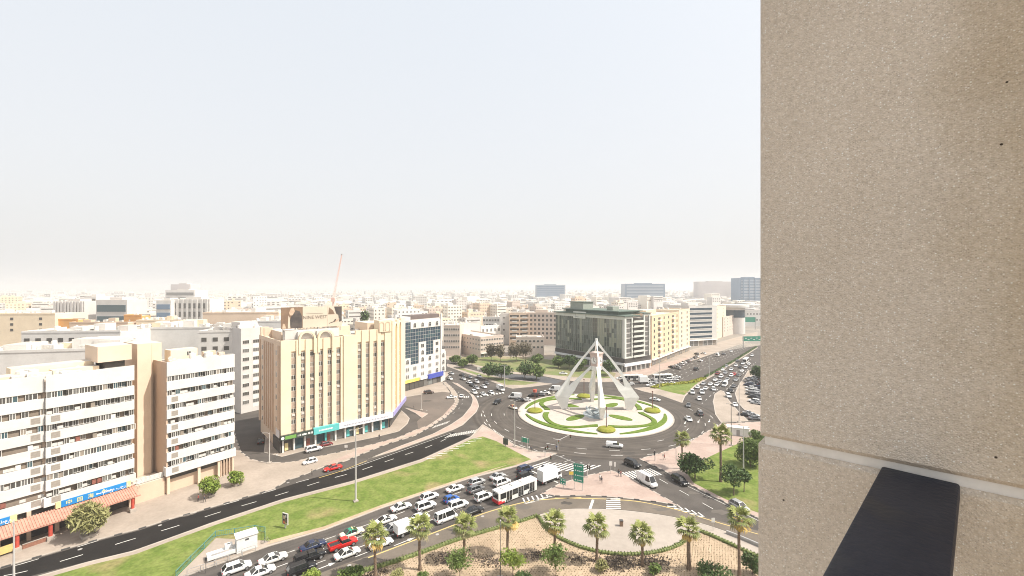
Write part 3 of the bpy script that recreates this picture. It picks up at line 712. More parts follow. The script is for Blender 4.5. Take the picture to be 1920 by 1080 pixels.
# vertical piers standing proud between the recessed window strips
cw = 1.45
def piers(xlist, xa, xb, ztop, side=False):
    e = [xa] + sum([[x-cw/2, x+cw/2] for x in xlist], []) + [xb]
    for i in range(0, len(e), 2):
        MB().box(e[i], e[i+1], 0, .8, GF, ztop).build('pier', m_cream, hb)
mid = tH(648.5); mid2 = tH(662)
piers(xs, 0, tH(644), TOP); MB().box(tH(644)+.003, tH(667)-.003, -.35, .8, GF, TOP+.3).build('pier', m_cream, hb); piers(xs2, tH(667), LH, TOP+1.6)
w_h = framed_window('window', cw-.12, 1.35, 2, G_dk, .07, .12)
m_spand = mat('pinkish spandrel grille', (.52,.42,.34), (.42,.33,.27), 2.5, fine=(6,.3))
me_sp = MB()
for j in range(5): me_sp.box(-cw/2+.1+j*.26, -cw/2+.24+j*.26, -.06, .03, .1, 1.75)
me_sp.box(-cw/2+.02, cw/2-.02, .02, .08, .02, 1.85); me_sp = me_sp.mesh('spandrel', [m_spand])
me_ring = MB().prism([(.32*math.cos(a), .32*math.sin(a)) for a in np.linspace(0,2*math.pi,9)[:-1]], 0, .06).mesh('medallion', [m_sand])
for grp, top0 in ((xs, 28.6), (xs2, 29.7)):
    for x in grp:
        for k in range(8):
            z = top0 - 3.42*k - (0 if grp is xs else .2)
            if z < GF: continue
            ob('window', w_h, hb, (x, .55, z), mat=rnd.choice((G_dk, G_dk, m_curt, G_gr)))
            ob('spandrel', me_sp, hb, (x, .58, z-1.95)) if z - 1.9 > GF else None
            if rnd.random() < .12: ob('air_conditioner', me_ac, hb, (x, .3, z-.9))
        MB().box(-cw/2, cw/2, .3, .79, top0+1.9, TOP + (0 if grp is xs else 1.6)).build('strip_cap', m_cream, hb, loc=(x,0,0))
# arches over column pairs
def arch_band(xc, w, z0, z1, y, th=.55, dep=.5, m=m_cream, nm='arch'):
    b = MB(); r1 = w/2; r0 = r1-th; zc = z1 - r1; n = 12
    out = [(xc-r1, z0)] + [(xc+r1*math.cos(a), zc+r1*math.sin(a)) for a in np.linspace(math.pi, 0, n)] + [(xc+r1, z0)]
    inn = [(xc-r0, z0)] + [(xc+r0*math.cos(a), zc+r0*math.sin(a)) for a in np.linspace(math.pi, 0, n)] + [(xc+r0, z0)]
    for i in range(len(out)-1):
        a, c, d, e = out[i], out[i+1], inn[i+1], inn[i]
        b.hexa([(a[0],y,a[1]),(c[0],y,c[1]),(d[0],y,d[1]),(e[0],y,e[1]),(a[0],y+dep,a[1]),(c[0],y+dep,c[1]),(d[0],y+dep,d[1]),(e[0],y+dep,e[1])])
    return b.build(nm, m, hb)
for xa, xb in ((xs[1]-1.3, xs[2]+1.0), (xs[3]-1.0, xs[4]+1.3)):
    MB().box(xa+.1, xb-.1, 1.0, 4, TOP, 36.3).build('parapet', m_greyw, hb); 
    arch_band((xa+xb)/2, xb-xa, 29.5, 36.7, -.25, .6, .8)
MB().box(tH(538), tH(640), 2.0, 4.5, TOP, 36.8, 0, 1).build('parapet', [m_greyw, m_roof], hb)
hut(hb, tH(640), tH(665), 4, 10, TOP, 37.2, m_sand); hut(hb, 2, 9, 8, 22, TOP-1, TOP+2, m_sand)
# left side wall with ribs and twin arches at its far end
for k, y in enumerate((1.5, 8.5, 11, 13.5, 16, 18.5, 24.5)):
    MB().box(-.38, .55, y, y+1.2, GF, TOP-1.5).build('rib', m_beige, hb)
MB().box(-.0, .52, .79, HD, GF, TOP-.2).build('side_wall', m_sand, hb)
m_ochre = mat('ochre recess render', (.62,.40,.20), (.56,.36,.18), .3)
w_s = framed_window('window', 1.0, 1.5, 1, G_dk)
for y in (5.2, 22.2):
    for k in range(8): ob('window', w_s, hb, (-.08, y, 29.2-3.42*k), rotz=R(-90))
for y in (19, 24): MB().prism([(0,0),(2.6,0),(2.6,.9),(0,.9)], TOP-.2, 36.6).build('parapet_pier', m_sand, hb, loc=(-.2, y, 0))
# right corner tower with arches
CH = Vector((14.7, 17.8, 0)); CHL = CH.length; ca_ = math.atan2(CH.y, CH.x)
MB().prism([(LH+.002, .4), (LH+14.6, 18.1), (LH+9, 27), (LH+.002, 27)], GF, 36.6, 0, 1).build('corner_wing', [m_cream, m_roof], hb)
MB().prism([(LH+.002, .9), (LH+14.0, 18.2), (LH+9, 26), (LH+.002, 26)], .12, GF).build('wing_ground_floor', m_dark, hb)
MB().prism([(LH-4.5, -.3), (LH+.001, -.3), (LH+.001, 4), (LH-4.5, 4)], TOP+.6, 38.6, 0, 1).build('corner_tower', [m_cream, m_roof], hb)
cl_ = lambda s_, off=0: (LH + CH.x/CHL*s_ + CH.y/CHL*off, CH.y/CHL*s_ - CH.x/CHL*off, 0)
for s0_, s1_ in ((0,4.2),(8.0,11.2),(15.0,CHL)):
    MB().box(0, s1_-s0_, -.55, .5, GF, 38.2).build('pier', m_cream, hb, loc=cl_(s0_), rotz=ca_)
for sc_ in (6.1, 13.1):
    MB().prism([(-1.8,0),(1.8,0),(1.8,30.4)] + [(1.8*math.cos(a), 30.4+1.8*math.sin(a)) for a in np.linspace(0, math.pi, 9)[1:-1]] + [(-1.8,30.4)], 0, .12).build('arch_recess', m_ochre, hb, loc=cl_(sc_, .15)[:2]+(GF,)).rotation_euler = (R(90), 0, ca_)
    bb = MB(); n_ = 10
    for q in range(n_):
        a0_, a1_ = math.pi*q/n_, math.pi*(q+1)/n_; r0_, r1_ = 1.82, 2.4
        bb.hexa([(r0_*math.cos(a0_),-.6,r0_*math.sin(a0_)),(r1_*math.cos(a0_),-.6,r1_*math.sin(a0_)),(r1_*math.cos(a1_),-.6,r1_*math.sin(a1_)),(r0_*math.cos(a1_),-.6,r0_*math.sin(a1_)),(r0_*math.cos(a0_),.1,r0_*math.sin(a0_)),(r1_*math.cos(a0_),.1,r1_*math.sin(a0_)),(r1_*math.cos(a1_),.1,r1_*math.sin(a1_)),(r0_*math.cos(a1_),.1,r0_*math.sin(a1_))])
    bb.build('arch', m_cream, hb, loc=cl_(sc_)[:2]+(GF+30.4,), rotz=ca_)
    for q in range(8): ob('window', w_s, hb, cl_(sc_, .28)[:2]+(29.2-3.42*q,), rotz=ca_)
for x in (LH-3.6, LH-1.4): arch_band(x, 1.9, TOP+1.0, 38.2, -.42, .35, .3, m_beige)
MB().box(LH-6.5, LH-.5, 5, 16, TOP-.9, TOP+3.6, 0, 1).build('roof_hut', [m_sand, m_roof], hb)
roof_gear(hb, 2, LH-6, 2, 14, TOP-1.0, 14, 31)
# shops
m_teal = mat('turquoise fascia', (.10,.45,.44), (.12,.49,.48), .4, rough=.5)
m_blk = mat('black green fascia', (.03,.045,.035), (.04,.055,.045), .5, rough=.5)
m_wsign = mat('white fascia', (.74,.73,.74), (.68,.67,.69), .5, rough=.5)
m_purple = mat('violet fascia', (.30,.27,.52), (.34,.31,.55), .6, rough=.5)
m_green = mat('green logo', (.15,.33,.07))
s1, s2, s3 = tH(588,-1.0), tH(636,-1.0), LH
sign(hb, 'shop_sign', -.3, s1, -1.0, 4.1, 5.5, m_blk, 1.0, 'black shop fascia with a green logo panel and white lettering')
sign(hb, 'shop_sign', s1+.02, s2, -1.15, 3.9, 5.9, m_teal, 1.1, 'turquoise shop fascia')
sign(hb, 'shop_sign', s2+.02, s3+.4, -1.0, 4.0, 5.7, m_wsign, 1.0, 'white shop fascia')
MB().box(.5, CHL+.4, -.95, -.56, 4.0, 5.6).build('shop_sign', m_purple, hb, loc=cl_(0), rotz=ca_)['label'] = 'violet shop fascia round the corner'
sign(hb, 'logo', .9, 4.0, -1.02, 4.3, 5.3, m_green, .03); 
MB().prism([(.45*math.cos(a), .45*math.sin(a)) for a in np.linspace(0,2*math.pi,13)[:-1]], 0, .04).build('logo', m_text, hb, loc=(.2,-1.0,4.8)).rotation_euler = (R(90),0,0)
r = random.Random(4); x = 4.4
while x < s1-.4:
    w = r.uniform(.12,.4); MB().box(0, w, -1.03, -1.0, 0, r.choice((.5,.62,.35))).build('lettering', m_text, hb, loc=(x, 0, 4.5)); x += w + r.choice((.06,.1,.35))
x = s1 + 1.6
while x < s2-2: w = r.uniform(.15,.4); MB().box(0, w, -1.18, -1.15, 0, .45).build('lettering', m_text, hb, loc=(x, 0, 4.7)); x += w+.12
x = s2 + 1.5
m_greylet = mat('grey lettering', (.35,.35,.40))
while x < s3-2: w = r.uniform(.2,.5); MB().box(0, w, -1.03, -1.0, 0, .4).build('lettering', m_greylet, hb, loc=(x, 0, 4.6)); x += w+.2
nb = 11
for k in range(nb):
    xa = .6 + (LH-1.0)*k/nb; xb = .6 + (LH-1.0)*(k+1)/nb
    MB().box(xa-.22, xa+.22, .2, 1.6, .12, 4.0).build('shop_pier', r.choice((m_frame, m_teal if 3 < k < 7 else m_frame)), hb)
    MB().box(xa+.25, xb-.25, .9, 1.0, .2, 3.9).build('shop_window', r.choice((m_shop, G_dk, G_teal, G_gr)), hb)
    if r.random() < .7: MB().box(xa+.6, xa+1.6, .8, .88, .4, 2.6).build('poster', r.choice((m_wsign, m_sigy, m_redcloth, m_teal)), hb)
MB().box(-.3,.05,.2,8,.12,4.0).build('shop_pier', m_dark, hb)
MB().box(-.45,-.3,.6,4.2,4.6,6.8).build('side_sign', m_wsign, hb)
# billboard on the roof
B0, B1 = tH(527, 2.2), tH(641, 2.2); bo = hA + uH*B0 + Vector((-uH.y, uH.x, 0))*2.2
bz0, bz1 = 37.4, 44.0; BW = B1 - B0
bbd = empty('billboard', 'long rooftop billboard with dark figure photos either side of a cream name panel', 'billboard', (bo.x, bo.y, bz0), rot_of(uH))
m_bcream = mat('cream billboard print', (.60,.51,.41), (.56,.475,.38), .2); m_bbrown = mat('brown photo print', (.24,.155,.10), (.19,.12,.08), .3)
m_bdark = mat('charcoal photo print', (.06,.05,.048), (.10,.082,.072), .5); m_bskin = mat('pale tan photo print', (.60,.45,.33), (.5,.36,.26), .5)
f1, f2 = BW*.335, BW*.745
for nm, xa, xb, mm in (('left_photo', 0, f1, m_bbrown), ('name_panel', f1, f2, m_bcream), ('right_photo', f2, BW, m_bcream)):
    MB().box(xa+.02, xb-.02, 0, .3, 0, bz1-bz0).build(nm, mm, bbd)
Hh = bz1-bz0
def flat(pts, m, y=-.02, nm='print'): return MB().face([(p[0], y, p[1]) for p in pts]).build(nm, m, bbd)
flat([(f1*.45,.1),(f1*.97,.1),(f1*.97,Hh*.55),(f1*.86,Hh*.8),(f1*.66,Hh*.86),(f1*.48,Hh*.6),(f1*.36,Hh*.3)], m_bdark)
flat([(f1*.36,Hh*.75),(f1*.45,Hh*.95),(f1*.58,Hh*.96),(f1*.63,Hh*.8),(f1*.52,Hh*.62),(f1*.40,Hh*.62)], m_bskin, -.03)
flat([(f1*.05,.1),(f1*.22,.1),(f1*.17,Hh*.22),(f1*.08,Hh*.25)], m_bskin, -.03); flat([(f1*.30,.1),(f1*.42,.1),(f1*.40,Hh*.5),(f1*.33,Hh*.62)], m_bcream, -.04)
flat([(f2+.3,Hh*.6),(f2+2.4,Hh*.6),(f2+1.8,Hh*.8),(f2+.5,Hh*.95)], m_bbrown)
flat([(BW-2.6,Hh*.98),(BW-.05,Hh*.98),(BW-.05,Hh*.25),(BW-.9,Hh*.2),(BW-1.2,Hh*.55),(BW-1.9,Hh*.62)], m_bdark)
flat([(f2+.5,.9),(f2+2.6,1.5),(f2+2.9,2.4),(f2+2.4,2.3),(f2+2.0,1.6),(f2+.6,1.1)], m_bdark, -.03); flat([(BW-2.3,1.2),(BW-.8,2.2),(BW-.9,2.5),(BW-2.4,1.6)], m_bskin, -.04)
m_let = mat('grey brown lettering', (.17,.135,.11)); 
text('NINE WEST', 1.45, ((f1+f2)/2, -.03, Hh*.42), bbd, m_let, align='CENTER')
flat([(f1+1,Hh*.66),(f2-1.4,Hh*.66),(f2-1.4,Hh*.675),(f1+1,Hh*.675)], m_let, -.03)
for k in range(6): MB().tube([(1+k*(BW-2)/5, .35, 0), (1+k*(BW-2)/5, 2.2, -1.5)], .1, 5).build('brace', m_metal, bbd); 
for k in range(6): MB().box(k*(BW-1)/5+.4, k*(BW-1)/5+.6, .02, .28, -1.4, 0).build('post', m_metal, bbd)

# ------------------------------------------------------------ white building with arched windows and blue glass
aA = P(757.5,735); uA = Vector((.53,.848,0)).normalized(); LA = t_at(aA, uA, 828); LA2 = t_at(aA, uA, 836)
tA = lambda px: t_at(aA, uA, px)
ab = empty('office_building', 'white office building with arched windows round a stepped blue glass wall', 'building', (aA.x, aA.y, 0), rot_of(uA))
fl = 3.52; z0a = 5.2; nfl = 8; topA = z0a + fl*8
MB().box(0, LA, .35, 18, .1, topA+1.0, 0, 1).build('wall', [m_white_w, m_roof], ab)
MB().box(LA, LA2, .4, 18, .1, z0a+fl*3.3, 0, 1).build('wing', [m_white_w, m_roof], ab)
ex = [0, tA(770), tA(785), tA(799), tA(812.5), LA-.9, LA2]
me_pane = {}
def pane(w, h):
    k = '%.2f_%.2f' % (w, h)
    if k not in me_pane: me_pane[k] = MB().box(-w/2+.13, w/2-.13, 0, .06, .10, h-.10).mesh('pane', [G_bl])
    return me_pane[k]
glass_rows = {0:(1,8), 1:(2,7), 2:(5,7), 3:(3,7), 4:(5,7)}     # floors counted from the bottom (0) to the top (7)
glass_rows = {0:(3,8), 1:(2,7), 2:(5,7), 3:(3,7), 4:(5,7)}
aw_cache = {}
for c in range(6):
    xa, xb = ex[c], ex[c+1]; g = glass_rows.get(c, (9,0))
    for f in range(8):
        z = z0a + fl*f
        if c == 5 and f > 2: continue
        if g[0] <= f < g[1]:
            n = 3 if xb-xa > 3 else 2; w = (xb-xa)/n
            for i in range(n):
                for j in range(2): ob('pane', pane(round(w,2), round(fl/2,2)), ab, (xa+w*(i+.5), .22, z+j*fl/2), mat=rnd.choice((G_bl, G_bl, G_teal)))
        elif not (c == 0 and f == 7):
            MB().box(xa+.003, xb-.003, -.0, .36, z, z+fl).build('facade_panel', m_white_w, ab)
            kind = ('double' if (f <= 1 and c in (0,1,2,3)) or (c == 4 and f in (1,2)) else 'arch' if f in (0,2,5,7) or c == 5 or (f == 3 and c in (2,4)) or f == 1 else 'rect')
            if kind == 'arch':
                aw_cache.setdefault('a', arch_window('window', 2.1, 2.35, G_dk)); ob('window', aw_cache['a'], ab, ((xa+xb)/2, -.10, z+.55))
            elif kind == 'rect':
                aw_cache.setdefault('r', framed_window('window', 2.2, 1.9, 2, G_dk)); ob('window', aw_cache['r'], ab, ((xa+xb)/2, -.11, z+.7))
            else:
                aw_cache.setdefault('d', arch_window('window', .85, 2.0, G_dk))
                for s in (-.6,.6): ob('window', aw_cache['d'], ab, ((xa+xb)/2+s, -.10, z+.6))
MB().box(tA(770), LA-1.2, .6, 6, topA+.9, topA+3.1).build('roof_screen', mat('brown roof screen', (.16,.125,.115), (.14,.11,.10), .5), ab)
MB().box(0, tA(770), .2, 5, topA+.6, topA+2.6).build('roof_block', m_white_w, ab)
MB().box(LA-.9, LA-.0, -.25, .3, .1, topA+3.0).build('edge_pier', m_white_w, ab)
m_ysign = mat('yellow fascia', (.72,.52,.08), (.75,.60,.18), .6); m_bsign = mat('royal blue fascia', (.05,.07,.35), (.06,.085,.38), .4)
sign(ab, 'shop_sign', -.2, tA(785), -.6, 3.9, 5.3, m_ysign, .9); sign(ab, 'shop_sign', tA(787), tA(800), -.6, 3.9, 5.3, m_wsign, .9); sign(ab, 'shop_sign', tA(801), LA+.5, -.9, 3.4, 5.6, m_bsign, 1.2)
for k in range(8):
    xa = .3 + k*(LA-.6)/8
    MB().box(xa, xa+(LA-.6)/8-.3, -.02, .3, .2, 3.7).build('shop_window', rnd.choice((G_dk, m_shop, G_gr)), ab)
roof_gear(ab, 1, LA-2, 7, 16, topA+1.0, 6, 41)

# ------------------------------------------------------------ green glass building
nA = P(1171,698); uN = Vector((-.596,.803,0)).normalized(); uN2 = Vector((.803,.596,0)).normalized()
LN = t_at(nA, uN, 1042); LN2 = t_at(nA, uN2, 1218)
nb_ = empty('office_building', 'green glass office building with dark roof slabs behind the clock monument', 'building', (nA.x, nA.y, 0), rot_of(uN2))
# local x along the right hand face, y along the glass face (going away)
HN = 33.2; zb = 8.2
MB().box(.3, LN2-.0, .3, LN, 4.4, HN-1.2, 0, 1).build('wall', [m_greyw, m_roof], nb_)
MB().box(-.6, LN2+.4, -.6, LN, 4.4, zb-.2).build('podium', m_dark, nb_)
MB().box(.2, LN2-.2, .2, LN, .1, 4.4).build('ground_floor', m_shop, nb_)
MB().box(-1.2, LN2+.2, -1.2, -.62, 3.4, 5.2).build('shop_sign', m_wsign, nb_); MB().box(-1.2,-.62, -.6, LN, 4.0, 5.4).build('shop_sign', m_wsign, nb_)
for k in range(12): MB().box(.0,.3,0,.4,.1,3.4).build('column', m_frame, nb_, loc=(-.9, 1+k*5.2, 0))
for k in range(6): MB().box(0,.4,-.9,-.5,.1,3.4).build('column', m_frame, nb_, loc=(.3+k*(LN2-.8)/5, 0, 0))
nc, nr = 30, 8; pw = (LN-2.2)/nc; ph = (HN-2.2-zb)/nr
me_pn = MB().box(-.05, .02, .09, pw-.09, .02, ph-.02).mesh('pane', [G_green])
rg = random.Random(8); COLG = [rg.choice((G_green, G_green2, G_green2, G_green3)) for _ in range(nc)]  # column tones put the bright vertical reflections into the pane colours
for i in range(nc):
    for j in range(nr):
        dark = rg.random(); g = COLG[i] if dark < .72 else (G_green, G_green2, G_green3)[int(dark*100) % 3]
        if i in (10, 11, 21): g = G_green
        if j < 2: g = G_green3 if dark < .5 else G_green  # lower rows darker, their reflections painted as glass colour
        ob('pane', me_pn, nb_, (.22, 2.2 + i*pw, zb + j*ph), mat=g)
m_mull = mat('green grey mullion', (.30,.325,.28), (.26,.285,.245), 1)
for i in range(0, nc+1): MB().box(-.12 if i%2 else -.2,.25,-.08,.08,zb,HN-2.2).build('mullion', m_mull, nb_, loc=(.12, 2.2+i*pw, 0))
m_wcl = mat('white cladding', (.66,.66,.60), (.60,.60,.545), .3); m_dgreen = mat('dark green fascia', (.10,.135,.11), (.12,.155,.13), .5)
MB().box(-.3, .25, 0, LN, HN-2.2, HN-.2).build('fascia', m_wcl, nb_)
MB().box(-1.3, LN2*.55, -1.2, LN+1, HN-.2, HN+.45).build('roof_slab', m_dgreen, nb_)
MB().box(1.5, LN2-2, 6, LN*.86, HN+.45, HN+2.2).build('roof_house', m_dgreen, nb_); MB().box(.4, LN2-1, 4.5, LN*.9, HN+2.2, HN+2.7).build('roof_slab', m_dgreen, nb_)
MB().box(2.5, 12, LN*.60, LN*.80, HN+2.7, HN+7.2).build('penthouse', m_mull, nb_); MB().box(2.2, 12.3, LN*.59, LN*.81, HN+7.2, HN+7.6).build('roof_slab', m_dgreen, nb_)
MB().box(5, 11, LN*.22, LN*.30, HN+2.7, HN+5.2).build('penthouse', m_mull, nb_)
# white portal frame in the roof line
fy0, fy1 = LN*.52, LN*.70
MB().box(-.75,.3,fy0,fy0+1.6,HN-3.2,HN+1.2).box(-.75,.3,fy1-1.6,fy1,HN-3.2,HN+1.2).box(-.75,.3,fy0+1.6,fy1-1.6,HN+.3,HN+1.19).box(-.7,.3,fy0+1.6,fy1-1.6,HN-3.2,HN-2.4).build('portal_frame', m_wcl, nb_)
# right face: corner frame, balconies, second frame
c1, c2 = LN2*.30, LN2*.74
MB().box(-.45, 1.1, -.5, .6, zb-.2, HN-.3).box(c1-1.1, c1, -.5, .6, zb-.2, HN-.3).box(1.1, c1-1.1, -.45, .5, HN-1.6, HN-.4).box(1.1, c1-1.1, -.45, .5, zb-.2, zb+.6).build('corner_frame', m_wcl, nb_)
MB().box(c2, c2+1.0, -.5, .6, zb-.2, HN+1.0).box(LN2-1.0, LN2, -.5, .6, zb-.2, HN+1.0).box(c2+1.0, LN2-1.0, -.45,.5,HN-.2,HN+.95).build('corner_frame', m_wcl, nb_)
MB().box(c2-.5, LN2+.8, -1.0, 7, HN+1.05, HN+1.5).build('roof_slab', m_dgreen, nb_)
me_bal = MB().box(0, c2-c1-.1, -1.4, .3, 0, .25).box(0, c2-c1-.1, -1.4, -1.25, .25, 1.2).mesh('balcony', [m_wcl])
me_bd = MB().box(.2, c2-c1-.3, .22, .28, 0, 2.4).mesh('balcony_door', [G_dk])
for k in range(8):
    z = zb + k*3.0
    if k < 8: ob('balcony', me_bal, nb_, (c1+.05, 0, z)); ob('balcony_door', me_bd, nb_, (c1, 0, z+.3))
    for xx in (1.2, c2+1.05): 
        ww = (c1-2.4) if xx < 2 else (LN2-c2-2.1)
        MB().box(0, ww, .1, .28, .3, 2.5).build('window', G_gr, nb_, loc=(xx, 0, z))

# ------------------------------------------------------------ other buildings of the square and the boulevard
def simple(name, label, cat, pxl, pxr, ytop, ybase, u, depth, m, floors, cols, win, wm=None, gf=None, style='win', group=None, roofn=4, skip=(), side=0, seed=1, hutm=None, topz=None, par=.9):
    a = P(pxl, ybase); Lx = t_at(a, u, pxr); k = h_at(ytop, (a + u*Lx*.5).y) if topz is None else topz
    root = empty(name, label, cat, (a.x, a.y, 0), rot_of(u), group)
    MB().box(0, Lx, 0, depth, 0, k, 0, 1).build('wall', [m, m_roof], root)
    MB().box(-.05, Lx+.05, -.05, .3, k, k+par).box(-.05,.3,.3,depth,k,k+par).box(Lx-.3,Lx+.05,.3,depth,k,k+par).build('parapet', m, root)
    g = gf if gf is not None else 4.5; fh = (k-g)/floors; wm = wm or G_dk; rr = random.Random(seed)
    if style == 'win':
        w, h = win; me = framed_window('window', w, h, 2 if w > 1.2 else 1, wm, .07, .1)
        for f in range(floors):
            for c in range(cols):
                if (c, f) in skip: continue
                ob('window', me, root, (Lx*(c+.5)/cols, -.11, g + fh*f + (fh-h)*.5), mat=rr.choice((wm, wm, G_gr, G_dk)))
            for c in range(side):
                ob('window', me, root, (-.11, depth*(c+.5)/side, g + fh*f + (fh-h)*.5), rotz=R(-90))
    elif style == 'band':
        w, h = win
        for f in range(floors):
            MB().box(Lx*.03, Lx*w, -.08, .02, 0, h).build('window', wm, root, loc=(0, 0, g + fh*f + (fh-h)*.5))
            MB().box(Lx*.01, Lx*(w+.02), -.35, -.09, -.4, -.02).build('ledge', m_frame, root, loc=(0, 0, g + fh*f + (fh-h)*.5))
    elif style == 'balc':
        w, h = win
        for f in range(floors):
            for c in range(cols):
                x = Lx*(c+.5)/cols
                if c % 3 == 1 or cols == 1:
                    MB().box(-w*1.1, w*1.1, -1.1, -.95, -.2, .9).box(-w*1.1, w*1.1, -.95, .0, -.2, .0).build('balcony', m_white_w, root, loc=(x, 0, g+fh*f+.4))
                    MB().box(-w, w, -.06, .02, .9, 2.3).build('window', wm, root, loc=(x, 0, g+fh*f+.4))
                else:
                    MB().box(-w*.45, w*.45, -.06, .02, .6, .6+h).build('window', wm, root, loc=(x, 0, g+fh*f+.4))
    if gf: [MB().box(.3, max(.8, Lx/6-.4), -.1, .02, .3, gf-1.4).build('shopfront', (m_shop, G_gr, m_curt)[q % 3], root, loc=(Lx*q/6, 0, 0)) for q in range(6)]; MB().box(.2, Lx-.2, -1.2, .0, gf-1.2, gf-.9).build('awning', m_frame, root)
    if roofn: roof_gear(root, Lx*.1, Lx*.9, depth*.15, depth*.8, k, roofn, seed+50)
    if hutm: hut(root, Lx*.25, Lx*.6, depth*.35, depth*.7, k, k+3.2, hutm)
    return root
m_tan = mat('light tan render', (.72,.54,.37), (.67,.50,.34), .12, fine=(.9,.06)); uR = Vector((.62,.785,0)); uX = Vector((1,0,0)); uL = Vector((-.596,.803,0)); uB = Vector((.72,.694,0))
# pinkish low block on the corner behind the garden (two faces)
simple('office_building', 'low pinkish office block with three window rows at the corner of the garden', 'building', 901, 944, 632, 671, Vector((.80,.60,0)), 55, m_pinkw, 3, 9, (1.5,1.4), roofn=3, side=14, seed=2, gf=4.2)
simple('office_building', 'white roof box rising behind the low pinkish corner block', 'building', 866, 901, 607, 655, Vector((.80,.60,0)), 16, m_white_w, 1, 3, (1.2,1.2), seed=3)
simple('office_building', 'pale green white roof structure above the low pinkish corner block', 'building', 902, 939, 612, 650, Vector((.80,.60,0)), 12, m_frame, 2, 5, (1.6,2.6), wm=G_gr, seed=4)
simple('apartment_building', 'pinkish four storey block right beside the arched white building', 'building', 832, 862, 612, 668, uX, 30, m_pinkw, 4, 7, (1.3,1.6), seed=5)
simple('apartment_building', 'white block with dark square windows above the low pinkish corner block', 'building', 905, 937, 596, 640, uX, 18, m_white_w, 4, 6, (2.0,2.0), seed=6)
simple('apartment_building', 'plain bright white block with few windows left of the grid window block', 'building', 937, 968, 590, 645, uX, 18, m_white_w, 4, 2, (1.6,1.6), seed=7, roofn=2)
simple('apartment_building', 'low cream villa block behind the brown trees of the garden', 'building', 968, 1020, 634, 668, uX, 18, m_pinkw, 2, 7, (1.8,1.5), seed=8)
simple('apartment_building', 'pinkish grey block with a grid of dark windows left of the green glass building', 'building', 985, 1052, 588, 646, Vector((.98,-.2,0)).normalized(), 22, m_pinkw, 6, 9, (2.1,2.2), seed=9, hutm=m_pinkw)
simple('apartment_building', 'peach apartment block with balconies behind the low villa', 'building', 955, 987, 588, 648, uX, 20, m_sand, 6, 5, (2.0,1.7), style='balc', seed=10)
# boulevard, going away to the right
simple('apartment_building', 'tan apartment block with white balconies beside the green glass building', 'building', 1222, 1273, 590, 687, Vector((.60,.80,0)), 26, m_tan, 7, 6, (2.3,1.9), style='balc', gf=5, seed=11, hutm=m_tan)
simple('apartment_building', 'cream apartment block with one tall bay of windows on the boulevard', 'building', 1273, 1293, 582, 666, Vector((.62,.785,0)), 22, m_cream, 8, 2, (2.6,2.0), wm=G_gr, gf=5, seed=12)
simple('office_building', 'white office block with dark ribbon windows on the boulevard', 'building', 1292, 1344, 575, 650, Vector((.93,.36,0)).normalized(), 26, m_white_w, 7, 1, (.82,1.9), wm=G_bl, style='band', gf=6, seed=13, hutm=m_white_w)
simple('apartment_building', 'cream plain block right of the ribbon window office', 'building', 1340, 1361, 576, 637, Vector((.62,.785,0)), 30, m_cream, 7, 2, (1.5,1.4), seed=14)
simple('apartment_building', 'pinkish stepped block on the boulevard before the round roofed building', 'building', 1356, 1376, 594, 632, Vector((.66,.75,0)), 24, m_pinkw, 5, 4, (1.5,1.4), seed=15)
rb_ = empty('office_building', 'white building with a round overhanging roof far along the boulevard', 'building', P(1377, 625).to_tuple(), 0)
cir = lambda r_: [(r_*math.cos(a), r_*math.sin(a)) for a in np.linspace(0,2*math.pi,25)[:-1]]
MB().prism(cir(10.5), 0, 29).build('wall', m_greyw, rb_, smooth=40); MB().prism(cir(14.5), 29, 31.5).build('roof', m_white_w, rb_, smooth=40); MB().prism(cir(10.7), 18, 26).build('window', G_bl, rb_, smooth=40)
simple('shop_building', 'long low white building closing the far end of the boulevard', 'building', 1393, 1440, 583, 612, uX, 20, m_white_w, 2, 8, (2,2), seed=16, roofn=1)
# footbridge and gantry sign
sg = P(1411,652); gs = empty('gantry_sign', 'green gantry direction sign over the far boulevard', 'road sign', (sg.x, sg.y, 0), R(8))
m_gsign = mat('green sign face', (.02,.23,.15), (.025,.26,.17), 1, rough=.5)
MB().box(-9,9,-.1,.1,5.6,9.6).build('panel', m_gsign, gs)
for x in (-8.5, 8.5): MB().box(x-.25,x+.25,-.25,.25,0,9.8).build('post', m_metal, gs)
for k in range(6): MB().box(-7+k*2.5,-5.4+k*2.5,-.14,-.1,7.8-(k%2)*1.2,8.3-(k%2)*1.2).build('lettering', m_text, gs)
sg2 = P(1402,618); gs2 = empty('gantry_sign', 'wide blue green gantry sign at the distant end of the boulevard', 'road sign', (sg2.x, sg2.y, 0), 0)
MB().box(-8,10,-.1,.1,9,15).build('panel', m_gsign, gs2)
for x in (-7, 9): MB().box(x-.3,x+.3,-.3,.3,0,15).build('post', m_metal, gs2)

# distant landmark buildings in the haze
def far_block(label, pxl, pxr, ytop, Z, depth, m, mw, floors, style='band', cat='tower', vert=0):
    xa, xb = (pxl-CX)/F*Z, (pxr-CX)/F*Z; k = h_at(ytop, Z); w = xb-xa
    root = empty('office_tower', label, cat, (xa, Z, 0), 0)
    MB().box(0, w, 0, depth, 0, k, 0, 1).build('wall', [m, m_roof], root)
    for f in range(floors):
        z = k*.12 + (k*.86)*f/floors
        MB().box(w*.04, w*.96, -.5, 0, z, z + k*.86/floors*.6).build('window', mw, root)
    MB().box(w*.3, w*.7, depth*.2, depth*.7, k, k+2.2).build('roof_house', m, root)
    for v in range(vert):
        MB().box(w*(v+.5)/max(vert,1)-1, w*(v+.5)/max(vert,1)+1, -1.2, -.51, 0, k).build('fin', m, root)
    return root
m_fblue = mat('blue grey cladding paled for haze', (.30,.35,.41), (.32,.37,.43), .02)  # lightened: the distant fade into haze sits in this colour
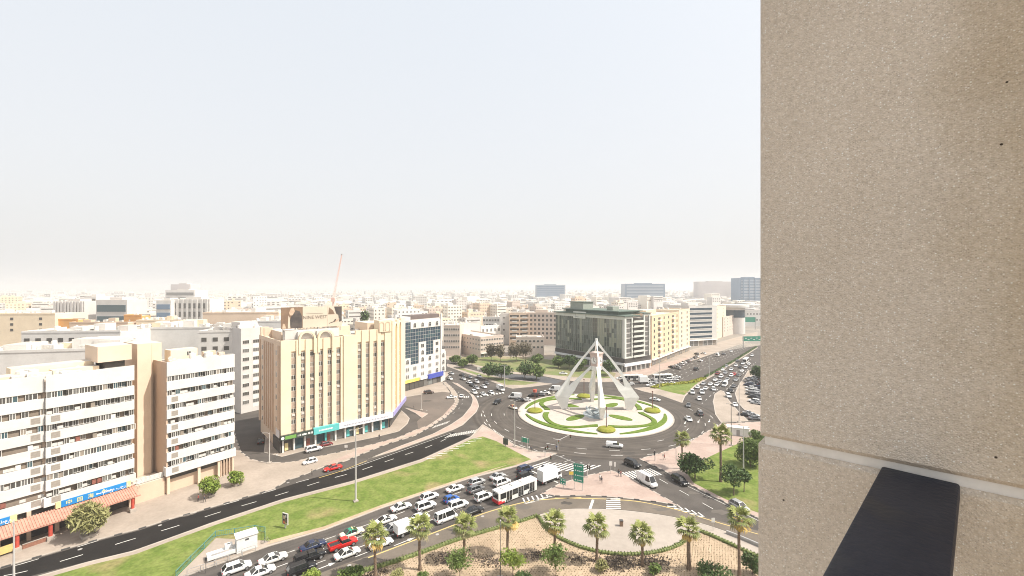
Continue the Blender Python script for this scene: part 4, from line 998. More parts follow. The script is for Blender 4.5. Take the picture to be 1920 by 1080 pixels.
m_fblue2 = mat('dark blue glass', (.15,.22,.31), (.17,.24,.33), .02, rough=.25)  # also lightened, haze fade put into the glass colour
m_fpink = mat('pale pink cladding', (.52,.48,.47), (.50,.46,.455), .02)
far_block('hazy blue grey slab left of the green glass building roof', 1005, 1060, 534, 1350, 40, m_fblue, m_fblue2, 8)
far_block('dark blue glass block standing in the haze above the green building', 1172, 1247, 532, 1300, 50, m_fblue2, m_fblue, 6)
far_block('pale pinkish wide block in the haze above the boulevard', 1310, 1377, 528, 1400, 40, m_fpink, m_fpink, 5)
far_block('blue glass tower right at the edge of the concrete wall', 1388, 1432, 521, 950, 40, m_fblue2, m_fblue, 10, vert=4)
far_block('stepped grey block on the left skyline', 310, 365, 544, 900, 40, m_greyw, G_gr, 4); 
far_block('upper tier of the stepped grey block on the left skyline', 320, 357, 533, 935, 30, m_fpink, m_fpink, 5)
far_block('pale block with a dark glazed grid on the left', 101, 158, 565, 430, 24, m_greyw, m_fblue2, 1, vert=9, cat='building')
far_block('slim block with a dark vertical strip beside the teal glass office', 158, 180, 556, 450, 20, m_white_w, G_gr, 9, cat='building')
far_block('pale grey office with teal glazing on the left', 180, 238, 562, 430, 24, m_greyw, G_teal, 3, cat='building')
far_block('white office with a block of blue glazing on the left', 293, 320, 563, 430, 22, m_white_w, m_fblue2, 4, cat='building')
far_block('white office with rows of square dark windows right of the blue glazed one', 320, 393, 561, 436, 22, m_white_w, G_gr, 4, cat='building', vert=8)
# big pale roofs behind the white blocks
def roof_block(label, pxl, pxr, ytop, Z, depth, m, rot=0, wins=0, cat='building', seed=0, gear=5, mw=None):
    xa, xb = (pxl-CX)/F*Z, (pxr-CX)/F*Z; k = h_at(ytop, Z); w = (xb-xa)
    root = empty('low_building', label, cat, (xa, Z, 0), rot)
    w = w/max(.5, math.cos(rot))
    MB().box(0, w, 0, depth, 0, k, 0, 1).build('wall', [m, m_roof], root); MB().box(0,w,-.15,.25,k,k+.8).box(0,.25,.25,depth,k,k+.8).build('parapet', m, root)
    for i in range(wins):
        for f in range(3):
            MB().box(-.9,.9,-.1,.03,0,1.6).build('window', mw or G_dk, root, loc=(w*(i+.5)/wins, 0, k-3.6-3.6*f))
    roof_gear(root, w*.04, w*.96, 1, depth*.9, k, int(gear*2.6), seed)
    r8 = random.Random(seed*3)
    for q in range(gear//2):
        hx = r8.uniform(.05,.9)*w; hut(root, hx, min(w, hx+r8.uniform(2.5,7)), depth*r8.uniform(.2,.45), depth*r8.uniform(.5,.8), k, k+r8.uniform(1.6,3.2), r8.choice((m, m_cream, m_white_w, m_greyw)))
    if gear > 3: hut(root, w*.6, w*.72, depth*.3, depth*.6, k, k+3, m)
    return root
roof_block('bright white flat roofed block just behind the long white apartment block', -60, 158, 664, 128, 22, m_white_w, R(14), 0, seed=61, gear=12)
roof_block('white block with square windows behind the long white apartment block', 40, 205, 625, 170, 20, m_white_w, R(8), 9, seed=62, gear=6)
roof_block('white block with arched bays behind the right apartment block', 372, 446, 624, 175, 16, m_white_w, R(12), 4, seed=63, gear=3)
roof_block('long cream flat roof behind the two white apartment blocks', 215, 378, 618, 190, 24, m_white_w, R(10), 0, seed=64, gear=8)
roof_block('long peach walled flat roof left of the billboard', 380, 515, 588, 270, 30, m_sand, R(6), 0, seed=65, gear=2)
roof_block('cream hall with a flat roof at the left edge', -60, 92, 590, 280, 24, m_cream, R(4), 3, seed=66, gear=2)
roof_block('orange walled low building on the left', 60, 142, 600, 285, 8, m_orange, R(3), 0, seed=67, gear=1)
roof_block('orange stair house among cream roofs on the left', 232, 264, 592, 300, 8, m_orange, R(3), 0, seed=68, gear=1)
roof_block('brown striped roof strip below the teal glass office', 130, 232, 606, 282, 10, m_beige, R(5), 6, seed=69, gear=4)
roof_block('cream flat roofs in front of the blue glazed office', 255, 330, 602, 290, 16, m_cream, R(5), 0, seed=70, gear=6)
roof_block('white block directly behind the cream building and its billboard', 470, 530, 604, 260, 20, m_white_w, R(8), 0, seed=71, gear=4)
# ------------------------------------------------------------ roundabout island and clock monument
def pol(a, r, z=0): return Vector((RC.x + math.cos(a)*r, RC.y + math.sin(a)*r, z))
m_iwhite = mat('white pebble ground', (.52,.485,.43), (.47,.435,.385), .3, spec=.1, fine=(2,.1))
m_ibeige = mat('pale island paving', (.47,.41,.36), (.43,.375,.33), .3, spec=.1, fine=(2,.1))
m_hedge = mat('clipped green ground cover', (.095,.15,.022), (.13,.185,.035), .8, spec=.1, fine=(3,.3), bump=.6, bscale=8)
m_hedgey = mat('yellow green clipped hedge', (.20,.215,.03), (.26,.25,.045), .9, spec=.1, fine=(3,.3), bump=.6, bscale=8)
ang = np.linspace(0, 2*math.pi, 145)[:-1]
b = MB(); n = len(ang)
isl = slab('roundabout_island', [pol(a, RR) for a in ang], m_iwhite, h=.2, kerb='plain', kw=.5)
MB().loft([[pol(a, RR-.55, .2) for a in ang], [pol(a, RR-1.9, .42) for a in ang], [pol(a, RR-2.4, .42) for a in ang]], cap=False).build('sloped_kerb', m_iwhite, isl)
def ringband(name, f_in, f_out, z, m, a0=0, a1=360, zh=0, kind='structure'):
    aa = np.linspace(R(a0), R(a1), int(abs(a1-a0)/2)+1); b = MB()
    for p, q in zip(aa[:-1], aa[1:]):
        b.face([pol(p, f_in(p), z), pol(q, f_in(q), z), pol(q, f_out(q), z), pol(p, f_out(p), z)])
    o = b.build(name, m, fix=False)
    if kind: o['kind'] = kind
    if o.data.polygons[0].normal.z < 0: o.data.flip_normals()
    return o
w4 = lambda a: math.cos(4*(a - R(45)))
ringband('white_path', lambda a: 0.01, lambda a: RR-2.35, .424, m_iwhite)
ringband('island_paving', lambda a: .01, lambda a: 20.8 + 3.0*w4(a) , .430, m_ibeige)
def thick(name, f_in, f_out, z0, z1, m, a0, a1):
    aa = np.linspace(R(a0), R(a1), int(abs(a1-a0)/2)+1)
    rings = [[pol(p, f_in(p), z0), pol(p, f_in(p)+.12, z1), pol(p, max(f_in(p)+.14, f_out(p)-.12), z1), pol(p, max(f_in(p)+.2, f_out(p)), z0)] for p in aa]
    return MB().loft(rings).build(name, m)
for k in range(4):   # wavy bands between the four round beds
    d = 90*k
    lab = ['right rear', 'left rear', 'left front', 'right front'][k]
    o = thick('ground_cover_band', lambda a: 20.4+3.0*w4(a)+.5*math.sin(8*a), lambda a: 22.6+2.8*w4(a)+.5*math.sin(8*a), .43, .75, m_hedge, d+6, d+84)
    tag(o, 'wavy green ground cover band at the %s of the roundabout island' % lab, 'hedge', 'green bands of the roundabout island')
    o = thick('ground_cover_band', lambda a: RR-2.7-1.9*abs(math.cos(2*(a)))*0 - 2.3*max(0, math.sin(2*(a % (math.pi/2)))), lambda a: RR-2.5, .43, .7, m_hedge, d+8, d+82)
    tag(o, 'outer crescent of green ground cover at the %s kerb of the roundabout island' % lab, 'hedge', 'green bands of the roundabout island')
for k in range(4):
    a = R(45+90*k); c = pol(a, 12.2); t = Vector((-math.sin(a), math.cos(a), 0)); rr_ = Vector((math.cos(a), math.sin(a), 0))
    pts = [c + t*2.1*math.sin(p) + rr_*5.0*math.cos(p) for p in np.linspace(0,2*math.pi,25)[:-1]]
    b = MB(); b.prism([(p.x,p.y) for p in pts], .43, .62)
    tag(b.build('lawn_bed', m_hedge), 'lens shaped green bed at the %s of the monument' % ['right rear','left rear','left front','right front'][k], 'flower bed', 'lens shaped beds round the monument')
    pts = [c + t*2.9*math.sin(p) + rr_*6.2*math.cos(p) for p in np.linspace(0,2*math.pi,25)[:-1]]
    o = MB().prism([(p.x,p.y) for p in pts], .432, .45).build('bed_border', m_iwhite); o['kind'] = 'structure'
for k in range(4):
    a = R(90*k); c = pol(a, 23.6)
    prof = [(2.9,.43),(3.2,.9),(2.8,1.35),(1.6,1.65),(.05,1.7)]
    rings = [[c + Vector((r_*math.cos(p), r_*math.sin(p), z)) for p in np.linspace(0,2*math.pi,21)[:-1]] for r_, z in prof]
    o = MB().loft(rings).build('round_hedge', m_hedgey, smooth=60)
    side = ['right', 'rear', 'left', 'front'][k]
    tag(o, 'round yellow green clipped hedge at the %s of the roundabout island' % side, 'hedge', 'round hedges of the roundabout island')
    lp = empty('flag_lamp', 'slim brown post rising from the %s round hedge of the island' % side, 'lamp post', (c.x, c.y, 1.6), 0, 'posts in the round hedges')
    m_bp = MATS.get('brown post paint') or mat('brown post paint', (.16,.07,.05)); m_rl = MATS.get('red lantern') or mat('red lantern', (.45,.10,.07))
    MB().tube([(0,0,0),(0,0,6.6)], [.16,.11], 6).build('post', m_bp, lp)
    if k == 2: MB().prism([(.75*math.cos(p), .75*math.sin(p)) for p in np.linspace(0,2*math.pi,9)[:-1]], 6.6, 7.7).build('lantern', m_rl, lp)
    else: MB().prism([(.3*math.cos(p), .3*math.sin(p)) for p in np.linspace(0,2*math.pi,9)[:-1]], 6.6, 7.0).build('lantern', m_bp, lp)

m_con = mat('white weathered concrete', (.76,.755,.72), (.71,.705,.67), .25, fine=(.8,.06), c3=(.66,.655,.62), s3=.12)
m_pinkbox = mat('pale pink clock housing', (.58,.46,.42), (.54,.43,.395), .4)
TC = Vector((34.5, 178.6, .43))
mon = empty('clock_monument', 'white four legged clock monument with a boxed clock in the roundabout', 'monument', TC.to_tuple(), R(-3))
#   radial profile of a leg (r, height, half width across)
outer = [(.25,28.4,.28),(3.7,23.6,.36),(6.4,20.5,.44),(9.7,16.3,.56),(12.1,12.2,.75),(14.6,8.6,1.15),(17.0,5.4,1.7)]
foot = [(14.2,.0,.85),(12.0,.0,.8)]
inner = [(11.1,5.0,1.55),(8.9,7.8,1.2),(7.4,10.6,.8),(4.4,14.6,.6),(2.2,16.6,.5)]
strutu = [(2.2,17.9,.5),(6.3,13.9,.62),(9.6,10.9,.72),(11.3,9.5,.8)]
ribi = [(10.5,13.0,.68),(8.5,16.0,.56),(5.5,20.3,.44),(3.0,23.3,.34),(.25,26.6,.28)]
prof = outer + foot + inner + strutu + ribi
b = MB(); n = len(prof)
b.v = [(r_, -w*.66, h) for r_, h, w in prof] + [(r_, w*.66, h) for r_, h, w in prof]
b.f = [[i, (i+1) % n, n+(i+1) % n, n+i] for i in range(n)]; b.m = [0]*n
idx = {i: i for i in range(n)}
o_ = list(range(len(outer))); no = len(outer); f0 = no; i0 = no+2; s0 = i0+len(inner); r0 = s0+len(strutu)
tris = []
def strip(a, c):    # two index chains with the same direction
    for k in range(max(len(a), len(c))-1):
        p, q = a[min(k, len(a)-1)], a[min(k+1, len(a)-1)]; s_, t_ = c[min(k, len(c)-1)], c[min(k+1, len(c)-1)]
        f = []
        for x in (p, q, t_, s_):
            if x not in f: f.append(x)
        tris.append(f)
rib = list(reversed(range(r0, n)))                       # apex to crotch
crotch = s0+len(strutu)-1
strip([0,1,2,3,4], [rib[0], rib[1], rib[2], rib[3], rib[4]])     # upper rib
tris.append([4, crotch, rib[4]])
strip([i0+4,i0+3,i0+2], [s0,s0+1,s0+2]); tris.append([i0+2, i0+1, crotch, s0+2])
tris.append([4,5,i0+1,crotch]); tris.append([5,6,i0,i0+1]); tris.append([6,f0,f0+1,i0])
for f in tris: b.f.append(list(f)); b.m.append(0); b.f.append([n+x for x in reversed(f)]); b.m.append(0)
leg_me = b.fix(b.mesh('leg', [m_con]))
for k in range(4): ob('leg', leg_me, mon, (0,0,0), R(90*k))
MB().prism([(.55*math.cos(p), .55*math.sin(p)) for p in np.linspace(0,2*math.pi,9)[:-1]], 26.4, 28.9).build('finial', m_con, mon)
s, t = 1.8, 2.1
MB().hexa([(-s*.92,-s*.92,17.8),(s*.92,-s*.92,17.8),(s*.92,s*.92,17.8),(-s*.92,s*.92,17.8),(-s,-s,22.2),(s,-s,22.2),(s,s,22.2),(-s,s,22.2)]).build('clock_housing', m_pinkbox, mon, rotz=R(45))
MB().hexa([(-s,-s,22.2),(s,-s,22.2),(s,s,22.2),(-s,s,22.2),(-t,-t,22.9),(t,-t,22.9),(t,t,22.9),(-t,t,22.9)]).box(-t,t,-t,t,22.9,23.4).build('clock_cap', m_pinkbox, mon, rotz=R(45))
MB().box(-1.6,1.6,-1.6,1.6,16.2,17.8).build('clock_base', m_con, mon, rotz=R(45))
m_dial = mat('white clock dial', (.75,.73,.70)); m_hand = mat('black clock hand', (.03,.03,.03))
for k in range(4):
    d = empty('clock_face', None, None, (0,0,0)); d.parent = mon; d.rotation_euler = (0,0,R(45+90*k))
    MB().prism([(1.4*math.cos(p), 1.4*math.sin(p)) for p in np.linspace(0,2*math.pi,25)[:-1]], 0, .1).build('dial', m_dial, d, loc=(0,-s+.02,20.1)).rotation_euler = (R(90),0,0)
    hb2 = MB(); hb2.box(-.08,.08,-.14,-.11,-.2,1.2); hb2.hexa([(-.1,-.18,-.15),(.1,-.18,.1),(.1,-.15,.1),(-.1,-.15,-.15),(.75,-.18,-.62),(.85,-.18,-.5),(.85,-.15,-.5),(.75,-.15,-.62)])
    hb2.build('clock_hand', m_hand, d, loc=(0,-s+.02,20.1))
    nm = MB()
    for q in range(12):
        a = R(30*q); c_ = Vector((math.sin(a)*1.25, math.cos(a)*1.25)); nm.box(c_.x-.06, c_.x+.06, -.12, -.1, c_.y-.12, c_.y+.12)
    nm.build('hour_mark', m_hand, d, loc=(0,-s+.02,20.1))
# central ribbon sculpture on the ground
scu = empty('fountain_sculpture', 'white twisting ribbon sculpture standing between the monument legs', 'sculpture', (TC.x-1.6, TC.y-7.0, .43))
m_scu = mat('blue white glazed sculpture', (.60,.63,.62), (.30,.34,.36), .5, rough=.3)
for q in range(3):
    rings = []
    for i in range(22):
        u_ = i/21; a = u_*5.2 + q*2.1; c_ = Vector((math.sin(a)*2.6 + (q-1)*.8, math.cos(a*1.3)*3.4 + (q-1)*1.2, .3 + 2.2*abs(math.sin(u_*math.pi*1.5 + q))))
        wv = Vector((math.cos(a*1.5), math.sin(a*1.5), .6)).normalized()*.55; nv = wv.cross(Vector((0,0,1))).normalized()*.12
        rings.append([c_-wv-nv, c_+wv-nv, c_+wv+nv, c_-wv+nv])
    MB().loft(rings).build('ribbon', m_scu, scu, smooth=50)
o = MB().prism([(TC.x-1.6+5*math.cos(p), TC.y-7+6*math.sin(p)) for p in np.linspace(0,2*math.pi,33)[:-1]], .43, .5).build('fountain_basin', mat('blue grey basin', (.26,.31,.33), (.40,.42,.42), .4, rough=.3)); tag(o, 'shallow pale blue basin under the ribbon sculpture', 'basin')
for s_ in (-1, 1):
    o = MB().box(-3.6,3.6,-.35,.35,0,.9).build('low_wall', m_roofgrey, loc=(TC.x+s_*7.3, TC.y-.5, .43)); tag(o, 'dark low wall on the %s of the sculpture' % ('left' if s_ < 0 else 'right'), 'wall')

# ------------------------------------------------------------ the low-rise city beyond
city_mats = [m_white_w, m_white_w, m_frame, m_cream, m_sand, m_pinkw, m_greyw, m_white_w, mat('ivory render', (.74,.66,.55), (.70,.62,.515), .1, fine=(.8,.05)), mat('warm white render', (.78,.72,.63), (.74,.68,.59), .1, fine=(.8,.05))]
names = {0:'white',1:'white',2:'white',3:'cream',4:'tan',5:'pinkish',6:'grey',7:'white',8:'ivory',9:'off white'}
m_farwin = mat('dark far windows', (.16,.14,.125), (.10,.09,.085), .05)  # plain dark tone for small distant windows
city_rnd = random.Random(23)
def limit(px):        # lowest photo row at which a city house may stand, by column
    for x, y in ((-1e9,620),(205,625),(440,640),(530,628),(740,640),(832,625),(905,612),(1045,605),(1160,588),(1300,585),(1400,600)):
        if px >= x: r = y
    return r
placed = []
def city_house(x, y, w, d, h, mi, rz, z0=0):
    r = city_rnd; b = MB(); m = city_mats[mi]
    b.box(-w/2, w/2, -d/2, d/2, 0, h, 0, 1)
    b.box(-w/2-.02, w/2+.02, -d/2-.02, -d/2+.25, h, h+.9); b.box(-w/2-.02, -w/2+.25, -d/2+.25, d/2, h, h+.9); b.box(w/2-.25, w/2+.02, -d/2+.25, d/2, h, h+.9)
    k = r.choice((0,1,1,2))
    for q in range(k):
        cx = r.uniform(-w*.3, w*.3); cy = r.uniform(-d*.2, d*.3); s_ = r.uniform(1.5, 3.5); b.box(cx-s_, cx+s_, cy-s_*.8, cy+s_*.8, h, h+r.uniform(2.2,4))
    o = b.build('city_house', [m, m_roof], loc=(x, y, z0), rotz=rz, fix=False)
    wb = MB(); fl_ = max(2, int(h/3.6)); st = r.random(); nw = max(2, int(w/3.4)); nd = max(2, int(d/3.6))
    ww, wh = r.uniform(.55,1.0), r.uniform(.6,.85)
    for f in range(1, fl_+1):
        z = h - f*(h/fl_) + (h/fl_)*.35
        if st < .3:
            wb.box(-w*.44, w*.44, -d/2-.09, -d/2+.01, z, z+1.2)
        else:
            for c in range(nw):
                xx = -w/2 + w*(c+.5)/nw
                if r.random() < .9: wb.box(xx-ww, xx+ww, -d/2-.09, -d/2+.01, z, z+wh*2)
        for sgn in (-1, 1):
            for c in range(nd):
                yy = -d/2 + d*(c+.5)/nd
                wb.box(sgn*w/2-.05-.04*(sgn<0), sgn*w/2+.05+.04*(sgn>0), yy-.6, yy+.6, z, z+1.4)
    wo_ = wb.build('windows', m_farwin, o, fix=False); wo_['kind'] = 'stuff'
    if y < 700:
        gb_ = MB()
        for q in range(r.randint(4,10)):
            cx = r.uniform(-w*.42, w*.42); cy = r.uniform(-d*.42, d*.42); s_ = r.uniform(.5,1.3); gb_.box(cx-s_, cx+s_, cy-s_*.7, cy+s_*.7, h, h+r.uniform(.8,1.8))
        g_o = gb_.build('roof_equipment', r.choice((m_ac, m_roofgrey, m_ac)), o, fix=False); g_o['kind'] = 'stuff'
    return o, st
n_made = 0; tries = 0
occupied = [(P(1171,698)+Vector((12,30,0)), 48)]
regions = ((-1e9,'behind the white apartment blocks'),(430,'behind the billboard building'),(740,'behind the arched white office'),(905,'beyond the garden trees'),(1090,'behind the green glass building'))
while n_made < 298 and tries < 20000:
    tries += 1
    y = 240*math.exp(city_rnd.random()*math.log(760/240))
    px = city_rnd.uniform(-40, 1400); x = (px-CX)/F*y
    if py_of(y) > limit(px) - 6 and not (py_of(y) <= limit(px)): continue
    if py_of(y) > limit(px): continue
    if px > 1090 and y < 430 + (px-1090)*1.2: continue
    if px > 1290: 
        if y < 560: continue
    w, d = city_rnd.uniform(12, 26), city_rnd.uniform(12, 24)
    rad = max(w, d)*.53
    if any((Vector((x,y,0))-c).length < rad + r_ for c, r_ in occupied): continue
    h = city_rnd.choice((12, 15, 15, 18, 18, 21, 21, 24, 27)) + city_rnd.uniform(-1,1)
    if city_rnd.random() < .07: h += 8
    cap = EYE - (12 if y < 400 else 9)*y/F; h = min(h, max(8, cap))
    rz = R(32) + city_rnd.choice((0,0,0,R(90),R(-14),R(10)))
    mi = city_rnd.randrange(len(city_mats))
    o, st = city_house(x, y, w, d, h, mi, rz)
    occupied.append((Vector((x,y,0)), rad)); n_made += 1
    reg = [t for x0, t in regions if px >= x0][-1]
    hz_ = 'hazy distant' if y > 750 else 'mid distance' if y > 420 else 'nearer'
    shape = 'wide' if w > d*1.25 else 'narrow' if d > w*1.25 else 'square'
    tag(o, '%s %s %s %s block with %s windows %s' % (hz_, 'tall' if h > 17 else 'low', shape, names[mi], 'ribbon' if st < .3 else 'square', reg), 'building', 'flat roofed blocks %s' % reg.replace(',', ''))
# everything farther off reads as one mass
b = MB()
fr = np.random.RandomState(3)
oc = np.array([(c.x, c.y, r_) for c, r_ in occupied])
for k in range(9000):
    y = 420*math.exp(fr.rand()*math.log(26)); x = (fr.rand()*1.9-1.25)*y*1.0
    if y < 1500:
        if py_of(y) > limit(px_of(x,y)) or (px_of(x,y) > 1090 and y < 700): continue
        if np.any((oc[:,0]-x)**2 + (oc[:,1]-y)**2 < (oc[:,2]+9)**2): continue
    w, d, h = 10+fr.rand()*26, 10+fr.rand()*20, 9+fr.rand()*15 + (fr.rand() < .05)*12
    if y < 3000 and fr.rand() < .0: continue
    ca, sa = math.cos(.56), math.sin(.56); n0 = len(b.v)
    for z in (0, h):
        for sx, sy in ((-1,-1),(1,-1),(1,1),(-1,1)):
            b.v.append((x+ca*sx*w/2-sa*sy*d/2, y+sa*sx*w/2+ca*sy*d/2, z))
    mi = int(fr.rand()*3)
    for q in ((4,5,6,7),(0,1,5,4),(1,2,6,5),(3,0,4,7)): b.f.append([n0+i for i in q]); b.m.append(mi)
    if y < 2600 and fr.rand() < .8:
        for f_ in range(3):
            z0 = h - 3.3 - 3.3*f_
            if z0 < 2: break
            nseg = 1 if fr.rand() < .35 else 4
            for q_ in range(nseg):
                u0, u1 = (-.44, .44) if nseg == 1 else (-.44 + .24*q_, -.44 + .24*q_ + .13)
                n1 = len(b.v)
                for zz, uu in ((z0,u0),(z0,u1),(z0+1.5,u1),(z0+1.5,u0)): b.v.append((x+ca*uu*w+sa*(d/2+.12), y+sa*uu*w-ca*(d/2+.12), zz))
                b.f.append([n1,n1+1,n1+2,n1+3]); b.m.append(3)
fc = b.build('far_city', [m_white_w, city_mats[9], m_greyw, m_farwin], fix=False); fc['kind'] = 'stuff'; fc['label'] = 'endless pale low rise city fading into haze'
# crane boom on the skyline
cz = 430.0; cxm = (625-CX)/F*cz
cr_ = empty('crane', 'thin pinkish lattice crane boom leaning up above the skyline', 'crane', (cxm, cz, 0))
m_cr = mat('faded red crane paint', (.78,.52,.44))
p0 = Vector((0,0,h_at(560,cz))); p1 = Vector(((641-625)/F*cz, 0, h_at(477,cz)))
dv = (p1-p0).normalized(); sx = Vector((dv.z,0,-dv.x))
b = MB(); N_ = 16
for sgn1, sgn2 in ((-1,-1),(1,-1),(1,1),(-1,1)):
    b.tube([p0 + sx*.75*sgn1 + Vector((0,.75*sgn2,0)), p1 + sx*.3*sgn1 + Vector((0,.3*sgn2,0))], .11, 4)
b.build('boom', m_cr, cr_); b = MB()
for k in range(N_):
    t0_, t1_ = k/N_, (k+1)/N_; w0, w1 = .75-.45*t0_, .75-.45*t1_; sg_ = 1 if k % 2 else -1
    for yy in (-1, 1): b.tube([p0.lerp(p1,t0_)+sx*w0*sg_+Vector((0,yy*w0,0)), p0.lerp(p1,t1_)-sx*w1*sg_+Vector((0,yy*w1,0))], .1, 4)
b.build('lattice', m_cr, cr_)
MB().box(-.5,.5,-.4,.4,-.5,.5).build('boom_head', m_roofgrey, cr_, loc=p1.to_tuple())
MB().box(-2,2,-1.5,1.5,-3,1).build('cab', m_cr, cr_, loc=p0.to_tuple()); MB().tube([(0,0,0),(0,0,p0.z-3)], .9, 6).build('mast', m_cr, cr_)
# ------------------------------------------------------------ vehicles
def paint(name, c, metal=0, rough=.28): return mat(name, c, rough=rough, metal=metal, spec=.5)
PAINT = {'white': paint('white car paint', (.76,.755,.74)), 'pearl': paint('pearl car paint', (.68,.665,.63)), 'silver': paint('silver car paint', (.44,.44,.44), .35, .32),
  'grey': paint('grey car paint', (.16,.16,.165), .3), 'black': paint('black car paint', (.014,.014,.016)), 'navy': paint('navy car paint', (.018,.03,.075)),
  'blue': paint('blue car paint', (.02,.10,.36)), 'red': paint('red car paint', (.55,.02,.018)), 'darkred': paint('dark red car paint', (.17,.025,.025)), 'cream': paint('cream taxi paint', (.70,.64,.52)),
  'green': paint('green taxi roof', (.015,.24,.15)), 'orange': paint('orange red taxi roof', (.62,.14,.07)), 'brown': paint('brown car paint', (.10,.065,.05), .3)}
m_cglass = mat('dark car glass', (.018,.02,.022), rough=.06, spec=.7)
m_tyre = mat('black tyre rubber', (.02,.02,.02), rough=.9)
m_rim = mat('alloy rim', (.45,.45,.46), rough=.35, metal=.7)
m_head = mat('clear headlight lens', (.62,.62,.60), rough=.1)
m_tail = mat('red tail light lens', (.40,.012,.012), rough=.15)
m_trim = mat('black plastic trim', (.03,.03,.03), rough=.7)
wb_ = MB(); rg_ = [(.99*.33*math.cos(a), .99*.33*math.sin(a)) for a in np.linspace(0, 2*math.pi, 15)[:-1]]
wb_.loft([[(x*.9,-.11,z*.9) for x, z in rg_], [(x,-.09,z) for x, z in rg_], [(x,.09,z) for x, z in rg_], [(x*.9,.11,z*.9) for x, z in rg_]])
me_wheel = wb_.fix(wb_.mesh('wheel', [m_tyre], 40))
rb_2 = MB().prism([(.21*math.cos(a), .21*math.sin(a)) for a in np.linspace(0,2*math.pi,11)[:-1]], -.118, .118); me_rim = rb_2.mesh('rim', [m_rim]); me_rim.transform(Matrix.Rotation(R(90),4,'X'))
# type: L, W, H, belt height, ride, hood length, boot length (0 = none), windscreen rake, rear rake, wheel r scale
TYPES = {'sedan': (4.75,1.84,1.46,.92,.22,1.25,.85,.85,.75,1.0), 'hatch': (3.9,1.74,1.50,.95,.22,.95,.12,.75,.45,.95), 'suv': (4.85,1.95,1.84,1.12,.32,1.25,.06,.62,.35,1.18),
  'crossover': (4.55,1.86,1.66,1.04,.27,1.1,.1,.7,.55,1.1), 'minivan': (5.1,1.9,2.2,1.15,.25,.45,.04,.75,.2,1.05), 'van': (5.7,2.02,2.55,1.25,.27,.75,.02,.75,.1,1.1), 'coupe': (4.6,1.85,1.35,.88,.2,1.3,.6,.95,1.1,1.05)}
VM = {}
def car_meshes(t):
    if t in VM: return VM[t]
    L, W, H, B, Z, hood, boot, wr, rr, ws = TYPES[t]; h = L/2; w = W/2
    st = [(-h,.80,Z+.16,B-.20),(-h+.06,.90,Z+.06,B-.08),(-h+.35,.97,Z,B-.01),(-h+.9,1,Z,B),(0,1,Z,B),(h-1.0,1,Z,B-.03),(h-.45,.96,Z,B-.13),(h-.12,.87,Z+.05,B-.24),(h,.72,Z+.14,B-.36)]
    rings = []
    for x, f, z0, z1 in st:
        a = w*f; s = z1-z0
        rings.append([(x,-a*.86,z0),(x,-a*.99,z0+.14),(x,-a,z0+s*.55),(x,-a*.965,z1-.07),(x,-a*.85,z1),(x,a*.85,z1),(x,a*.965,z1-.07),(x,a,z0+s*.55),(x,a*.99,z0+.14),(x,a*.86,z0)])
    b = MB(); b.loft(rings)
    # wheel arches: dark boxes flush in the flanks come with the wheels; roof panel and pillars
    xf = h-hood; xr = -h+boot; rt = H-.05; a = w*.93; c = w*.74
    x1, x2 = xf-wr, xr+rr
    roofp = [(x2-.03,-c*.97,rt-.05),(x1+.03,-c*.97,rt-.05),(x1+.03,c*.97,rt-.05),(x2-.03,c*.97,rt-.05),(x2+.12,-c*.86,H),(x1-.14,-c*.86,H),(x1-.14,c*.86,H),(x2+.12,c*.86,H)]
    rf = MB(); rf.hexa(roofp)
    for sy in (-1, 1):
        def pil(xa, xb, wd):
            rf.hexa([(xa-wd,sy*a,B-.03),(xa+wd,sy*a,B-.03),(xa+wd,sy*(a-.06),B-.03),(xa-wd,sy*(a-.06),B-.03),(xb-wd,sy*(c+.01),rt),(xb+wd,sy*(c+.01),rt),(xb+wd,sy*(c-.05),rt),(xb-wd,sy*(c-.05),rt)])
        pil(xf-.03, x1, .05); pil((xf+xr)/2-.15, (x1+x2)/2-.1, .05); pil(xr+.05, x2, .09 if t != 'van' else .6)
        if t == 'van': pil(xr+1.3,x2+1.3,.7); pil(xr+2.4,x2+2.4,.55)
        if t == 'minivan': pil(xr+1.2,x2+1.2,.05)
    gl = MB(); gl.hexa([(xr,-a*.985,B-.03),(xf,-a*.985,B-.03),(xf,a*.985,B-.03),(xr,a*.985,B-.03),(x2,-c*.985,rt),(x1,-c*.985,rt),(x1,c*.985,rt),(x2,c*.985,rt)])
    hl = MB().hexa([(h-.30,-.17,0),(h-.02,-.10,0),(h-.02,.15,0),(h-.30,.2,0),(h-.42,-.17,.15),(h-.14,-.12,.13),(h-.14,.13,.13),(h-.42,.2,.15)])
    tl = MB().box(-h-.015,-h+.22,-.16,.14,0,.2)
    bp = MB().box(-h-.03,-h+.1,-w*.7,w*.7,Z+.1,Z+.26).box(h-.12,h+.02,-w*.6,w*.6,Z+.06,Z+.2)
    VM[t] = dict(body=b.fix(b.mesh('body',[PAINT['white']],50)), roof=rf.mesh('roof',[PAINT['white']],30), glass=gl.mesh('windows',[m_cglass]), head=hl.mesh('headlight',[m_head]), tail=tl.mesh('tail_light',[m_tail]), bump=bp.mesh('bumper',[m_trim]))
    # single-mesh version for cars too small to show parts
    s = MB()
    for src, mi in ((b,0),(rf,0),(gl,1)):
        n = len(s.v); s.v += src.v; s.f += [[n+i for i in f] for f in src.f]; s.m += [mi]*len(src.f)
    for sx in (-.3*L, .3*L):
        for sy in (-1, 1): s.box(sx-.31,sx+.31,sy*w-.12+(-.02 if sy<0 else .02),sy*w+.04*sy+.06,.02,.62,2)
    s.box(-h-.02,-h+.1,-w*.8,-w*.45,B-.3,B-.12,3); s.box(-h-.02,-h+.1,w*.45,w*.8,B-.3,B-.12,3)
    VM[t]['mini'] = s.fix(s.mesh('car',[PAINT['white'],m_cglass,m_tyre,m_tail],50))
    return VM[t]
